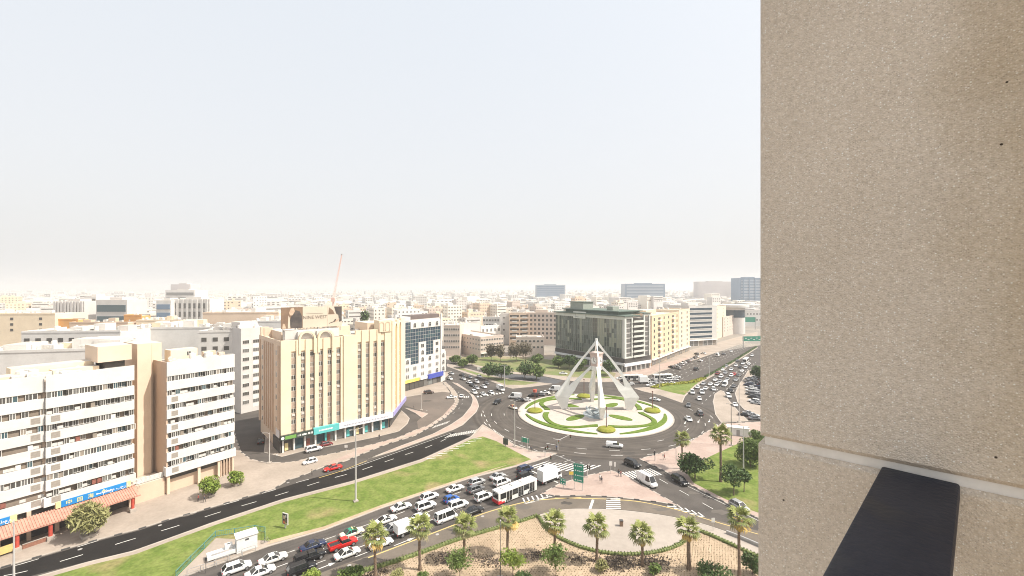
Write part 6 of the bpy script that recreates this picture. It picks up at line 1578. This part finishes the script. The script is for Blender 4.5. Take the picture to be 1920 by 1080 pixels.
# left pavement trees
tree('feather', 166, 1008, 5.6, 7.0, 1.2, L_olive, 'feathery olive yellow tree in a planter before the restaurant', seed=71, lobes=26, n=2600, size=.36, shell=.2, tr=.11, elong=4.0)
tree('roundA', 397, 931, 5.0, 5.4, .9, L_bright, 'larger of the two round bright trees before the right white block', seed=72, lobes=16, n=3000, size=.34, shell=.6, group='round trees before the white block')
tree('roundB', 444, 911, 3.9, 3.9, .8, L_bright, 'smaller of the two round bright trees before the right white block', seed=73, lobes=12, n=2200, size=.30, shell=.6, group='round trees before the white block')
for px, py, w, lab in ((166,1006,2.3,'square pale planter under the feathery tree'),(444,909,1.9,'square pale planter under the smaller round tree'),(397,930,1.8,'square pale planter under the larger round tree')):
    g = P(px, py); o = MB().box(-w/2,w/2,-w/2,w/2,0,.12).box(-w/2,-w/2+.2,-w/2,w/2,.12,.5).box(w/2-.2,w/2,-w/2,w/2,.12,.5).box(-w/2+.2,w/2-.2,-w/2,-w/2+.2,.12,.5).box(-w/2+.2,w/2-.2,w/2-.2,w/2,.12,.5).build('planter', m_kerb, loc=(g.x,g.y,.12), rotz=rot_of(uF)); tag(o, lab, 'planter', 'planters on the left pavement')
# right lawn
tree('spreadA', 1303, 898, 8.0, 6.6, 1.5, L_dark, 'broad dark green tree on the right lawn beside the black off-roader', seed=81, lobes=22, n=4200, size=.42, shell=.55)
tree('spreadB', 1376, 930, 5.4, 7.2, 2.4, L_dark, 'open crowned tree on the right lawn nearest the kerb', seed=82, lobes=16, n=1900, size=.36, shell=.35, tr=.12)
tree('spreadC', 1395, 923, 3.6, 5.6, 2.4, L_dark, 'small dark tree behind the open crowned tree', seed=83, lobes=10, n=1000, size=.36, shell=.35, tr=.1)
tree('dome', 1407, 875, 7.4, 7.6, .6, L_mid, 'clipped dome shaped tree touching the concrete wall', seed=84, lobes=34, n=6500, size=.34, shell=.85)
tree('ball', 1419, 829, 4.2, 3.9, .5, L_mid, 'small clipped ball tree above the dome shaped tree', seed=85, lobes=24, n=2400, size=.30, shell=.85)
# north garden
NG = [('gA',885,686,7,7,L_mid,'mid green tree at the garden edge left of the tall white pole'),('gB',854,682,7,5,L_mid,'low green tree beside the arched white office'),('gC',915,711,11,9,L_dark,'big dark tree nearest the left approach queue'),('gC',940,712,11,9,L_dark,'big dark tree behind the tall white pole'),('gD',984,711,11,10,L_dark,'dense dark round tree beside the bluish side road'),('gD',1006,712,9,8,L_mid,'lighter tree right of the dense round tree by the bluish side road'),
 ('gE',968,679,10,14,L_brown,'tall brownish tree before the low villa'),('gE',986,677,11,15,L_brown,'tallest brownish tree before the low villa'),('gF',921,676,8,11,L_brown,'brownish tree before the pinkish corner block'),('gF',938,677,8,10,L_brown,'thin brownish tree right of the pinkish corner block'),('gA',1008,686,9,8,L_mid,'mid green tree right of the tall brown trees'),
 ('gA',1047,690,9,9,L_mid,'round tree before the green glass podium, left one'),('gA',1067,692,9,9,L_dark,'round tree before the green glass podium, second'),('gA',1090,696,8,8,L_mid,'round tree left of the monument clock'),('gA',1142,704,8,8,L_dark,'round tree right of the monument clock'),('gB',868,690,6,4,L_mid,'low shrubby tree among the garden edge trees'),('gG',852,662,5,8,L_palm,'palm like tree far behind the garden'),('gA',1422,716,9,12,L_dark,'dark tree beside the packed car park'),('gG',682,600,9,14,L_dark,'lone dark tree on the skyline right of the billboard')]
for k, (key, px, py, w, h, m, lab) in enumerate(NG):
    if px == 682: tree('lone', px, py, 9, 34, 22, m, lab, seed=99, lobes=8, n=600, size=1.2, loc=((682-CX)/F*330, 330, 0)); continue
    tree('%s_%s' % (key, m.name), px, py, w, h, h*.22, m, lab, seed=90+k, lobes=12, n=1300, size=.8, shell=.5 if m is not L_brown else .25, tr=.18, group='trees of the north garden')
# hedges
def hedge(name, label, pts, w, h, m, z=.13, seed=1, size=.22, dens=26, cat='hedge', solid=True):
    q = resample(pts, .6, closed=False); r = np.random.RandomState(seed); rings = []; pos = []
    for i, p in enumerate(q):
        d = (q[min(i+1,len(q)-1)] - q[max(i-1,0)]); d.z = 0; d.normalize(); nn = Vector((-d.y,d.x,0)); ww = w*(.92+.16*r.rand()); hh = h*(.92+.14*r.rand())
        prof_ = [(-.5,0),(-.52,.6),(-.36,.96),(.36,.96),(.52,.6),(.5,0)]
        rings.append([p + nn*ww*a + Vector((0,0,z+hh*c_)) for a, c_ in prof_])
        for k in range(dens):
            a = r.uniform(-.5,.5); c_ = 1.0 if r.rand() < .6 else r.rand(); 
            if c_ < 1: a = .5*np.sign(a)
            pos.append(np.array(p + nn*ww*a*1.04) + np.array((0,0,z+hh*c_)) + r.normal(size=3)*.05)
    root = empty(name, label, cat, (q[0].x, q[0].y, 0)); off = Vector((q[0].x, q[0].y, 0))
    MB().loft([[v-off for v in rg] for rg in rings]).build('hedge_body', m, root, smooth=60)
    l = ob('leaf_layer', quads('leaf_layer', np.array(pos)-np.array(off), size, m, seed), root); l['kind'] = 'stuff'
    return root
south_edge = cr(G([(560,1100),(612,1092),(712,1064.5),(786,1040),(866,1011.5),(944,989)]))
hedge('hedge', 'long clipped hedge between the slip road and the planting bed', south_edge, .75, .5, L_hedge, seed=3)
hedge('hedge', 'clipped hedge rounding the upper corner of the planting bed', G([(947,988),(985,977),(1006,969.5),(1011,972),(1019,986)]), .6, .45, L_hedge, seed=4)
hedge('hedge', 'curved clipped hedge along the lower rim of the oval plaza', cr(G([(1020,987),(1041,1006),(1083,1026),(1130,1038),(1180,1042),(1232,1037),(1272,1024),(1291,1008)])), .6, .42, L_hedge, seed=5)
hedge('hedge', 'straight clipped hedge right of the plaza running to the concrete wall', cr(G([(1314,998),(1360,1018),(1398,1036),(1445,1056)])), .65, .45, L_hedge, seed=6)
hedge('flower_strip', 'yellow flowered strip along the flowered traffic island', cr(G([(1224,728),(1250,722),(1296,717.5),(1320,710)])), 2.6, .7, m_hedgey, seed=7, size=.6, dens=8, cat='flower bed')
hedge('median_hedge', 'thin dark hedge on the median of the boulevard', G([(1322,708.5),(1345,696),(1374,679),(1419,651)]), .8, .9, L_dark, seed=8, size=.6, dens=5)
# seedlings planted in rows over the soil bed, scattered leaf patches
r = np.random.RandomState(12); pos = []
bed2 = [(p[0], p[1]) for p in bed1]
def inside(x, y, poly):
    c = False; j = len(poly)-1
    for i in range(len(poly)):
        xi, yi = poly[i]; xj, yj = poly[j]
        if (yi > y) != (yj > y) and x < (xj-xi)*(y-yi)/(yj-yi)+xi: c = not c
        j = i
    return c
for iy in range(60):
    y = 68 + iy*.55
    for ix in range(200):
        x = -42 + ix*.52 + (iy % 2)*.26
        if inside(x, y, bed2) and r.rand() < .86:
            for k in range(3): pos.append((x + r.normal()*.06, y + r.normal()*.06, .16 + r.rand()*.08))
sd = ob('seedlings', quads('seedlings', np.array(pos), .15, leafmat('tan green seedlings', (.155,.125,.055), (.20,.15,.075)), 5)); sd['kind'] = 'stuff'; sd['label'] = 'rows of small seedlings on the sandy bed'
pos = []
for cx_, cy_, n_, s_ in ((850,1048,420,2.2),(700,1075,200,1.5),(930,1055,260,1.8),(1010,1042,260,1.8),(1170,1052,420,2.4),(1225,1055,320,2.2),(1090,1050,160,1.6),(1150,1062,200,1.8)):
    g = P(cx_, cy_)
    for k in range(n_): pos.append((g.x + r.normal()*s_, g.y + r.normal()*s_*.5, .15 + .1*r.rand()))
pos = [p for p in pos if inside(p[0], p[1], bed2)]
lt = ob('ground_plants', quads('ground_plants', np.array(pos), .3, leafmat('grey brown ground plants', (.135,.10,.08), (.10,.08,.062)), 6)); lt['kind'] = 'stuff'; lt['label'] = 'low grey brown ground plants in patches on the bed'

# ------------------------------------------------------------ street furniture
m_pole = mat('pale grey lamp post', (.50,.48,.45), (.44,.42,.40), .6, rough=.5)
m_dpole = mat('dark grey post', (.07,.07,.07), rough=.6)
def lamp(px, py, ptop, label, arms=1, ang=0, m=None, grp='street lamps', r0=.13):
    g = P(px, py); h = h_at(ptop, g.y); m = m or m_pole
    root = empty('street_lamp', label, 'street lamp', (g.x, g.y, .1), ang, grp)
    MB().tube([(0,0,0),(0,0,h)], [r0*1.25, r0*.55], 8).build('pole', m, root, smooth=50)
    MB().box(-.5,.5,-.5,.5,0,.28).build('plinth', m_kerb, root)
    for k in range(arms):
        s_ = 1 if k == 0 else -1
        MB().tube([(0,0,h-.3),(s_*.5,0,h),(s_*1.5,0,h+.12)], [.06,.05,.05], 6).build('arm', m, root)
        MB().hexa([(s_*1.4-.1,-.13,h+.04),(s_*1.4+.5,-.1,h+.06),(s_*1.4+.5,.1,h+.06),(s_*1.4-.1,.13,h+.04),(s_*1.4-.1,-.1,h+.2),(s_*1.4+.5,-.07,h+.16),(s_*1.4+.5,.07,h+.16),(s_*1.4-.1,.1,h+.2)]).build('lamp_head', m_roofgrey, root)
    return root
LP_ = [(667,941,806,'tall pale lamp post alone on the triangular lawn',2,AQ,m_pole,.2),(965,838,752,'tall lamp post at the roundabout corner of the lawn',2,R(20),m_pole,.15),(26,1092,975,'lamp post at the lower left corner by the restaurant',1,R(-45),m_pole,.14),(505,869,812,'lamp post at the mouth of the shaded side street',1,R(200),m_pole,.13),
 (946,727,686,'white lamp post before the big dark garden trees',2,0,m_pole,.2),(864,690,640,'lamp post at the far left approach road',1,0,m_pole,.15),(938,1086,988,'thin dark pole standing in the planting bed',1,R(90),m_dpole,.07),(1394,890,800,'pale lamp post on the right lawn by the small trees',2,AM,m_pole,.15),(1371,836,758,'lamp post at the edge of the right lawn by the roundabout',2,0,m_dpole,.13),(1386,792,700,'lamp post beside the white site hut',2,0,m_pole,.14),(790,770,733,'lamp post on the small pink triangle of the car park',1,0,m_pole,.1),(1237,727,660,'tall lamp post on the flowered traffic island',2,0,m_pole,.15),(1330,705,668,'lamp post on the boulevard median',2,0,m_pole,.18)]
for px, py, pt, lab, n_, a, m, r0 in LP_: lamp(px, py, pt, lab, n_, a, m, r0=r0)
def gantry(px, py, ptop, dx, label, ang):
    g = P(px, py); h = h_at(ptop, g.y); root = empty('traffic_signal', label, 'traffic light', (g.x,g.y,.12), ang, 'overhead traffic signals')
    MB().tube([(0,0,0),(0,0,h)], [.13,.1], 7).build('pole', m_pole, root)
    MB().tube([(0,0,h-.1),(dx,0,h+.8)], [.09,.05], 6).build('arm', m_pole, root)
    for x in (dx*.95, .15):
        z = h - .5 if x < 1 else h + .1
        s_ = empty('signal_head', None, None, (x, 0, z)); s_.parent = root
        MB().box(-.16,.16,-.14,.14,-.5,.5).build('housing', m_hand, s_)
        for q, c in enumerate(('red','amber','green')):
            mm = MATS.get('lens '+c) or mat('lens '+c, {'red':(.35,.02,.02),'amber':(.3,.16,.02),'green':(.02,.2,.08)}[c])
            MB().prism([(.1*math.cos(p), .1*math.sin(p)) for p in np.linspace(0,2*math.pi,9)[:-1]], 0, .05).build('lens', mm, s_, loc=(0,-.14,.3-.3*q)).rotation_euler = (R(90),0,0)
gantry(1046, 845, 826, 5.5, 'grey overhead signal arm reaching over the ring road', R(35)); gantry(1022, 857, 838, 1.2, 'short traffic light at the tip of the triangular lawn', R(-50)); gantry(1101, 897, 872, 1.0, 'traffic light beside the green signs', R(-60)); gantry(1228, 865, 846, 1.0, 'traffic light on the pink pavement right of the zebra', R(-120)); gantry(1078, 893, 868, -8.0, 'long signal arm from the big island over the queue', R(-38))
# direction signs
def gsign(px, py, ptop, w, hh, label, ang, two=True, lines=4):
    g = P(px, py); h = h_at(ptop, g.y); root = empty('direction_sign', label, 'road sign', (g.x,g.y,.12), ang)
    for x in ((-w*.38, w*.38) if two else (0,)): MB().tube([(x,0,0),(x,0,h)], .09, 6).build('post', m_pole, root)
    MB().box(-w/2,w/2,-.14,-.1,h-hh,h).build('panel', m_gsign, root)
    MB().box(-w/2+.08,w/2-.08,-.15,-.142,h-hh+.08,h-hh+.12).box(-w/2+.08,w/2-.08,-.15,-.142,h-.12,h-.08).build('border', m_text, root)
    r_ = random.Random(int(px))
    for k in range(lines):
        z = h - hh*(k+.5)/lines - .1; x = -w*.38
        MB().hexa([(x,-.16,z),(x+.2,-.16,z-.15),(x+.4,-.16,z),(x+.2,-.16,z+.02),(x,-.15,z),(x+.2,-.15,z+.3),(x+.4,-.15,z),(x+.2,-.15,z+.04)]).build('arrow', m_text, root); x += .65
        while x < w*.36: q = r_.uniform(.15,.42); MB().box(x,x+q,-.16,-.145,z-.05,z+.16).build('lettering', m_text, root); x += q+.1
gsign(1085, 919, 870, 2.6, 4.6, 'big green direction sign on two posts at the tip of the island', R(-30)); 
gsign(1056, 916, 898, 1.6, 1.5, 'small green direction sign beside the box truck', R(-38), False, 2)
gsign(984, 842, 822, 2.6, 1.4, 'white backed sign at the roundabout corner of the lawn', R(150), True, 0)
def small_sign(px, py, ptop, label, face, w=.7, hh=1.0, ang=0):
    g = P(px, py); h = h_at(ptop, g.y); root = empty('traffic_sign', label, 'road sign', (g.x,g.y,.12), ang, 'small traffic signs')
    MB().tube([(0,0,0),(0,0,h)], .045, 6).build('post', m_pole, root); MB().box(-w/2,w/2,-.08,-.045,h-hh,h).build('panel', face, root)
for px, py, pt, lab, f, w, hh in ((1145,889,866,'white sign at the top corner of the big island, left one',m_frame,.8,1.1),(1153,889,867,'narrow white sign at the top corner of the big island, right one',m_frame,.4,1.2),(1337,996,972,'white round topped sign at the lower right kerb',m_frame,.7,.9),(1071,903,885,'yellow warning sign beside the green direction sign',m_ysign,1.1,.8),(649,851,835,'small white sign on the pavement before the turquoise fascia',m_frame,.9,.8),(897,700,688,'round white sign on the north garden edge',m_frame,1.6,1.6),(1410,846,836,'white notice by the dome shaped tree',m_frame,.6,.5),(1243,868,852,'short grey sign by the right pavement',m_roofgrey,.3,.6)):
    small_sign(px, py, pt, lab, f, w, hh)
# advertising panel on the lawn
g = P(535, 991); ad = empty('advertising_panel', 'upright poster panel with a brown and red picture on the lawn', 'billboard', (g.x, g.y, .13), R(-25))
MB().box(-.12,.12,-.1,.1,0,.75).build('leg', m_pole, ad); MB().box(-.78,.78,-.12,.12,.75,3.05).build('case', m_pole, ad); MB().box(-.66,.66,-.14,-.118,.87,2.93).build('poster', m_hand, ad)
for x0, x1, z0, z1, m in ((-.5,.1,.95,1.5,PAINT['orange']),(-.1,.55,1.4,2.0,m_bbrown),(-.45,.2,1.9,2.6,m_bskin),(.1,.5,2.3,2.8,m_ac),(.2,.6,.9,1.25,m_sigy)): MB().box(x0,x1,-.15-.004*x1,-.139,z0,z1).build('print', m, ad)
g = P(948, 838); ad = empty('advertising_panel', 'dark back of a poster panel at the roundabout corner of the lawn', 'billboard', (g.x, g.y, .13), R(160)); MB().box(-.1,.1,-.1,.1,0,.6).build('leg', m_pole, ad); MB().box(-.8,.8,-.12,.12,.6,2.6).build('case', m_dpole, ad)
# bus stop: air conditioned shelter, canopy, teal fence, barrier hoops
m_shel = mat('white shelter panel', (.72,.71,.68), (.66,.65,.62), .8, rough=.5); m_tealp = mat('teal painted rail', (.06,.22,.24), (.08,.26,.28), 2, rough=.5)
g = P(462, 1030); bs_ = empty('bus_shelter', 'white boxed bus shelter with a flat roof at the queue kerb', 'bus shelter', (g.x, g.y, .12), AQ)
MB().box(-1.7,1.7,-.9,1.3,.05,2.75).build('cabin', m_shel, bs_); MB().box(-1.85,1.85,-1.05,1.45,2.76,2.95).build('roof', m_frame, bs_); MB().box(-.3,.3,-.95,-.88,2.1,2.4).build('vent', m_dpole, bs_); MB().box(-.7,.7,1.28,1.34,.2,2.3).build('door', m_cglass, bs_)
MB().box(-6.2,-1.75,-.7,1.3,.35,.95).build('bench_block', m_shel, bs_); MB().box(-5.6,-2.1,-.5,.1,.951,.99).build('bench_seat', m_roofgrey, bs_); MB().box(-3.4,-2.2,.2,1.2,.951,1.7).build('cooling_unit', m_shel, bs_); MB().box(-3.1,-2.5,.5,.9,1.7,1.72).build('grille', m_dpole, bs_)
fp = G([(330,1084),(358,1055),(383,1030),(404,1008),(440,1003),(478,997),(497,1000),(497,1018)])
for i in range(len(fp)-1):
    a, c_ = fp[i], fp[i+1]; L_ = (c_-a).length; fr_ = empty('railing', 'teal metal railing panel round the bus stop, %s' % ['at the bottom edge','second up the slope','third up the slope','before the corner','at the corner behind the bench','behind the shelter','at the right end of the shelter'][i], 'railing', (a.x,a.y,.12), math.atan2((c_-a).y,(c_-a).x), 'railings of the bus stop')
    MB().box(.05,L_-.05,-.03,.03,1.12,1.2).build('top_rail', m_tealp, fr_); MB().box(.05,L_-.05,-.025,.025,.2,.26).build('bottom_rail', m_tealp, fr_)
    MB().box(-.04,.04,-.04,.04,0,1.25).build('post', m_tealp, fr_); MB().box(-.035,.035,-.035,.035,0,1.22).build('post', m_tealp, fr_, loc=(L_-.06,0,0))
    me_bar = MB().box(-.012,.012,-.012,.012,.26,1.12).mesh('bar', [m_tealp])
    for k in range(1, int(L_/.35)): ob('bar', me_bar, fr_, (k*.35, 0, 0))
for k, (px, py) in enumerate(((366,1076),(391,1068),(416,1058),(441,1049),(466,1038),(372,1084))):
    if k == 5: continue
    g = P(px, py); hp = empty('barrier_hoop', 'grey steel barrier hoop at the bus stop kerb, %s from the left' % ['first','second','third','fourth','fifth'][k], 'barrier', (g.x,g.y,.12), AQ, 'barrier hoops of the bus stop')
    MB().tube([(-1.15,0,0),(-1.15,0,.95),(-1.0,0,1.1),(1.0,0,1.1),(1.15,0,.95),(1.15,0,0)], .045, 6).build('hoop', m_metal, hp, smooth=60); MB().tube([(-1.15,0,.6),(1.15,0,.6)], .03, 5).build('cross_rail', m_metal, hp)
g = P(386,1076); pp = empty('stop_pole', 'slim dark post among the barrier hoops', 'post', (g.x,g.y,.12)); MB().tube([(0,0,0),(0,0,2.7)], .05, 6).build('post', m_dpole, pp); MB().box(-.2,.2,-.02,.02,2.2,2.7).build('plate', m_dpole, pp)
# bicycle leaning by the shelter
g = P(498,1019); by = empty('bicycle', 'bicycle leaning at the railing right of the bus shelter', 'bicycle', (g.x,g.y,.13), AQ)
circ = lambda x, r_: [(x + r_*math.cos(a), 0, .34 + r_*math.sin(a)) for a in np.linspace(0, 2*math.pi, 17)]
for x in (-.52,.52):
    MB().tube(circ(x,.33), .025, 5).build('wheel', m_tyre, by)
MB().tube([(-.52,0,.34),(-.15,0,.85),(.38,0,.88),(-.05,0,.32),(-.52,0,.34)], .022, 5).tube([(-.15,0,.95),(-.05,0,.32)], .02, 5).tube([(.52,0,.34),(.36,0,1.0)], .022, 5).build('frame', m_metal, by)
MB().box(-.28,-.02,-.07,.07,.94,1.0).build('saddle', m_trim, by); MB().tube([(.36,-.25,1.02),(.36,.25,1.02)], .018, 5).build('handlebar', m_metal, by)
# plaza bin, white site hut, white walls at the right pavement
g = P(1165,987); bn = empty('waste_bin', 'dark upright waste bin alone on the pale oval plaza', 'bin', (g.x,g.y,.12)); MB().hexa([(-.3,-.3,0),(.3,-.3,0),(.3,.3,0),(-.3,.3,0),(-.33,-.33,1.1),(.33,-.33,1.1),(.33,.33,1.1),(-.33,.33,1.1)]).build('bin_body', m_bbrown, bn); MB().box(-.36,.36,-.36,.36,1.1,1.2).build('lid', m_dpole, bn)
g = P(1384,818); ht = empty('site_hut', 'white low hut and boundary wall behind the right lawn', 'hut', (g.x,g.y,.12), R(-22)); MB().box(-3.2,3.2,0,2.4,0,2.6).build('wall', m_shel, ht); MB().box(-3.4,3.4,-.2,2.6,2.6,2.75).build('roof', m_frame, ht); MB().box(3.4,9,1.0,1.25,0,1.9).build('side_wall', m_shel, ht); MB().box(-.5,.5,-.05,.0,.1,2.0).build('door', m_roofgrey, ht)
g = P(1258,868); MB().box(-.1,.1,-.1,.1,0,.1)
for k, (px, py) in enumerate(((1266,870),(1269,871))):
    g = P(px,py); o = empty('slim_post', 'slim pale post on the pink pavement below the right palm, %s' % ('left one','right one')[k], 'post', (g.x,g.y,.12), 0, 'slim pale posts'); MB().tube([(0,0,0),(0,0,4.4)], .05, 6).build('post', m_pole, o)
g = P(1338,1003); 
lowb = G([(1362,1001),(1395,1014),(1432,1030)]); o = MB(); 
for a, c_ in zip(lowb[:-1], lowb[1:]):
    d = (c_-a).normalized(); nn = Vector((-d.y,d.x,0))*.15; o.hexa([a-nn+Vector((0,0,.12)),c_-nn+Vector((0,0,.12)),c_+nn+Vector((0,0,.12)),a+nn+Vector((0,0,.12)),a-nn+Vector((0,0,.75)),c_-nn+Vector((0,0,.75)),c_+nn+Vector((0,0,.75)),a+nn+Vector((0,0,.75))])
tag(o.build('crash_barrier', m_metal), 'low grey crash barrier at the lower right kerb by the wall', 'barrier')

# ------------------------------------------------------------ people
def person_mesh(stride, arm, lean, cols):
    J = [(0,0,.94),(0,0,1.15),(lean*.5,0,1.40),(lean,0,1.52),(lean+.02,0,1.68),
         (.02,.10,.90),(stride*.5+.03,.11,.50),(stride*.55,.11,.09),(stride*.55+.17,.11,.04),
         (-.0,-.10,.90),(-stride*.35+.05,-.11,.50),(-stride*.75,-.11,.10),(-stride*.75+.17,-.11,.04),
         (lean*.8,.20,1.40),(lean-arm*.25,.25,1.13),(lean-arm*.1+.12,.24,.88),(lean-arm*.1+.17,.24,.79),
         (lean*.8,-.20,1.40),(lean+arm*.25,-.25,1.13),(lean+arm*.45,-.24,.92),(lean+arm*.55,-.24,.84)]
    E = [(0,1),(1,2),(2,3),(3,4),(0,5),(5,6),(6,7),(7,8),(0,9),(9,10),(10,11),(11,12),(2,13),(13,14),(14,15),(15,16),(2,17),(17,18),(18,19),(19,20)]
    rad = [.15,.14,.16,.06,.105,.095,.065,.045,.035,.095,.065,.045,.035,.07,.05,.038,.04,.07,.05,.038,.04]
    me = bpy.data.meshes.new('p'); me.from_pydata(J, E, []); o = bpy.data.objects.new('p', me); C.objects.link(o)
    md = o.modifiers.new('s', 'SKIN'); md.use_smooth_shade = True
    for i, v in enumerate(me.skin_vertices[0].data): v.radius = (rad[i], rad[i]*.85); v.use_root = i == 0
    sb = o.modifiers.new('d', 'SUBSURF'); sb.levels = 1; sb.render_levels = 1
    bpy.context.view_layer.update()
    out = bpy.data.meshes.new_from_object(o.evaluated_get(bpy.context.evaluated_depsgraph_get())); out.name = 'person'; bpy.data.objects.remove(o)
    out.materials.clear()
    for m in cols: out.materials.append(m)
    for p in out.polygons:
        z = p.center.z; y = abs(p.center.y)
        p.material_index = 0 if z > 1.46 or (z < .93 and y > .205 and z > .7) else (1 if z > .93 else 2)
    return out
m_skin = mat('brown skin', (.30,.17,.11)); m_hair = mat('black hair', (.02,.017,.015))
SHIRT = [mat('shirt %d' % i, c) for i, c in enumerate(((.06,.065,.08),(.55,.54,.52),(.30,.06,.05),(.10,.15,.28),(.22,.20,.17)))]
TRS = [mat('trousers %d' % i, c) for i, c in enumerate(((.03,.03,.04),(.10,.09,.08),(.16,.15,.14)))]
hair_me = MB(); hair_me.loft([[(.02+.1*k*math.cos(a), .095*k*math.sin(a), 1.70+z_) for a in np.linspace(0,2*math.pi,9)[:-1]] for k, z_ in ((1.08,-.02),(1.0,.05),(.6,.1),(.05,.115))]); hair_me = hair_me.mesh('hair', [m_hair], 60)
PE = [(1160,893,0,0,40,'dark dressed person nearest the right zebra crossing with another close by'),(1164,895,2,1,-30,'person in dark red top standing by the right zebra crossing'),(1125,903,1,1,120,'person in a white shirt alone on the pink island left of the crossing'),(992,847,1,0,-60,'person in a white shirt at the roundabout corner of the lawn'),(996,848,0,1,100,'person in dark clothes beside the white shirted one at the lawn corner'),(1043,845,3,0,30,'person in blue waiting below the overhead signal arm'),(383,943,0,0,20,'person in dark clothes on the left pavement below the larger round tree'),(372,942,2,1,200,'person in red on the left pavement below the larger round tree'),(711,824,0,0,60,'person in dark clothes crossing the service road before the shops'),(1128,907,0,0,-100,'person in dark clothes sitting side of the pink island'),(519,861,1,1,0,'person in a white shirt by the shop corner'),(776,768,0,1,10,'person in dark clothes on the small pink triangle'),(1246,863,2,0,160,'person in red on the pavement below the right palm'),(585,893,4,0,200,'person in brown at the kerb left of the red car')]
pm = {}
for px, py, s_, t_, a, lab in PE:
    k = (s_, t_)
    if k not in pm: pm[k] = person_mesh(.34 if t_ == 0 else .12, .45 if t_ == 0 else .1, .03, [m_skin, SHIRT[s_], TRS[(s_+t_) % 3]])
    o = ob('person', pm[k], None, P(px,py).to_tuple()[:2] + (.13 if not (711 == px) else .01,), R(a)); tag(o, lab.replace('sitting side of the','standing on the left of the'), 'person', 'pedestrians'); ob('hair', hair_me, o)
# ------------------------------------------------------------ haze
hm = bpy.data.materials.new('haze'); hm.use_nodes = True
hn = hm.node_tree; hn.nodes.clear()
pv = hn.nodes.new('ShaderNodeVolumePrincipled'); ho = hn.nodes.new('ShaderNodeOutputMaterial')
pv.inputs['Color'].default_value = (.86,.86,.86,1); pv.inputs['Density'].default_value = HAZE; pv.inputs['Anisotropy'].default_value = .25
hn.links.new(pv.outputs[0], ho.inputs['Volume'])
hz = MB().box(-31000,31000,-700,31000,-1,112).build('haze', hm); hz['kind'] = 'stuff'; hz['label'] = 'pale dusty haze over the city'
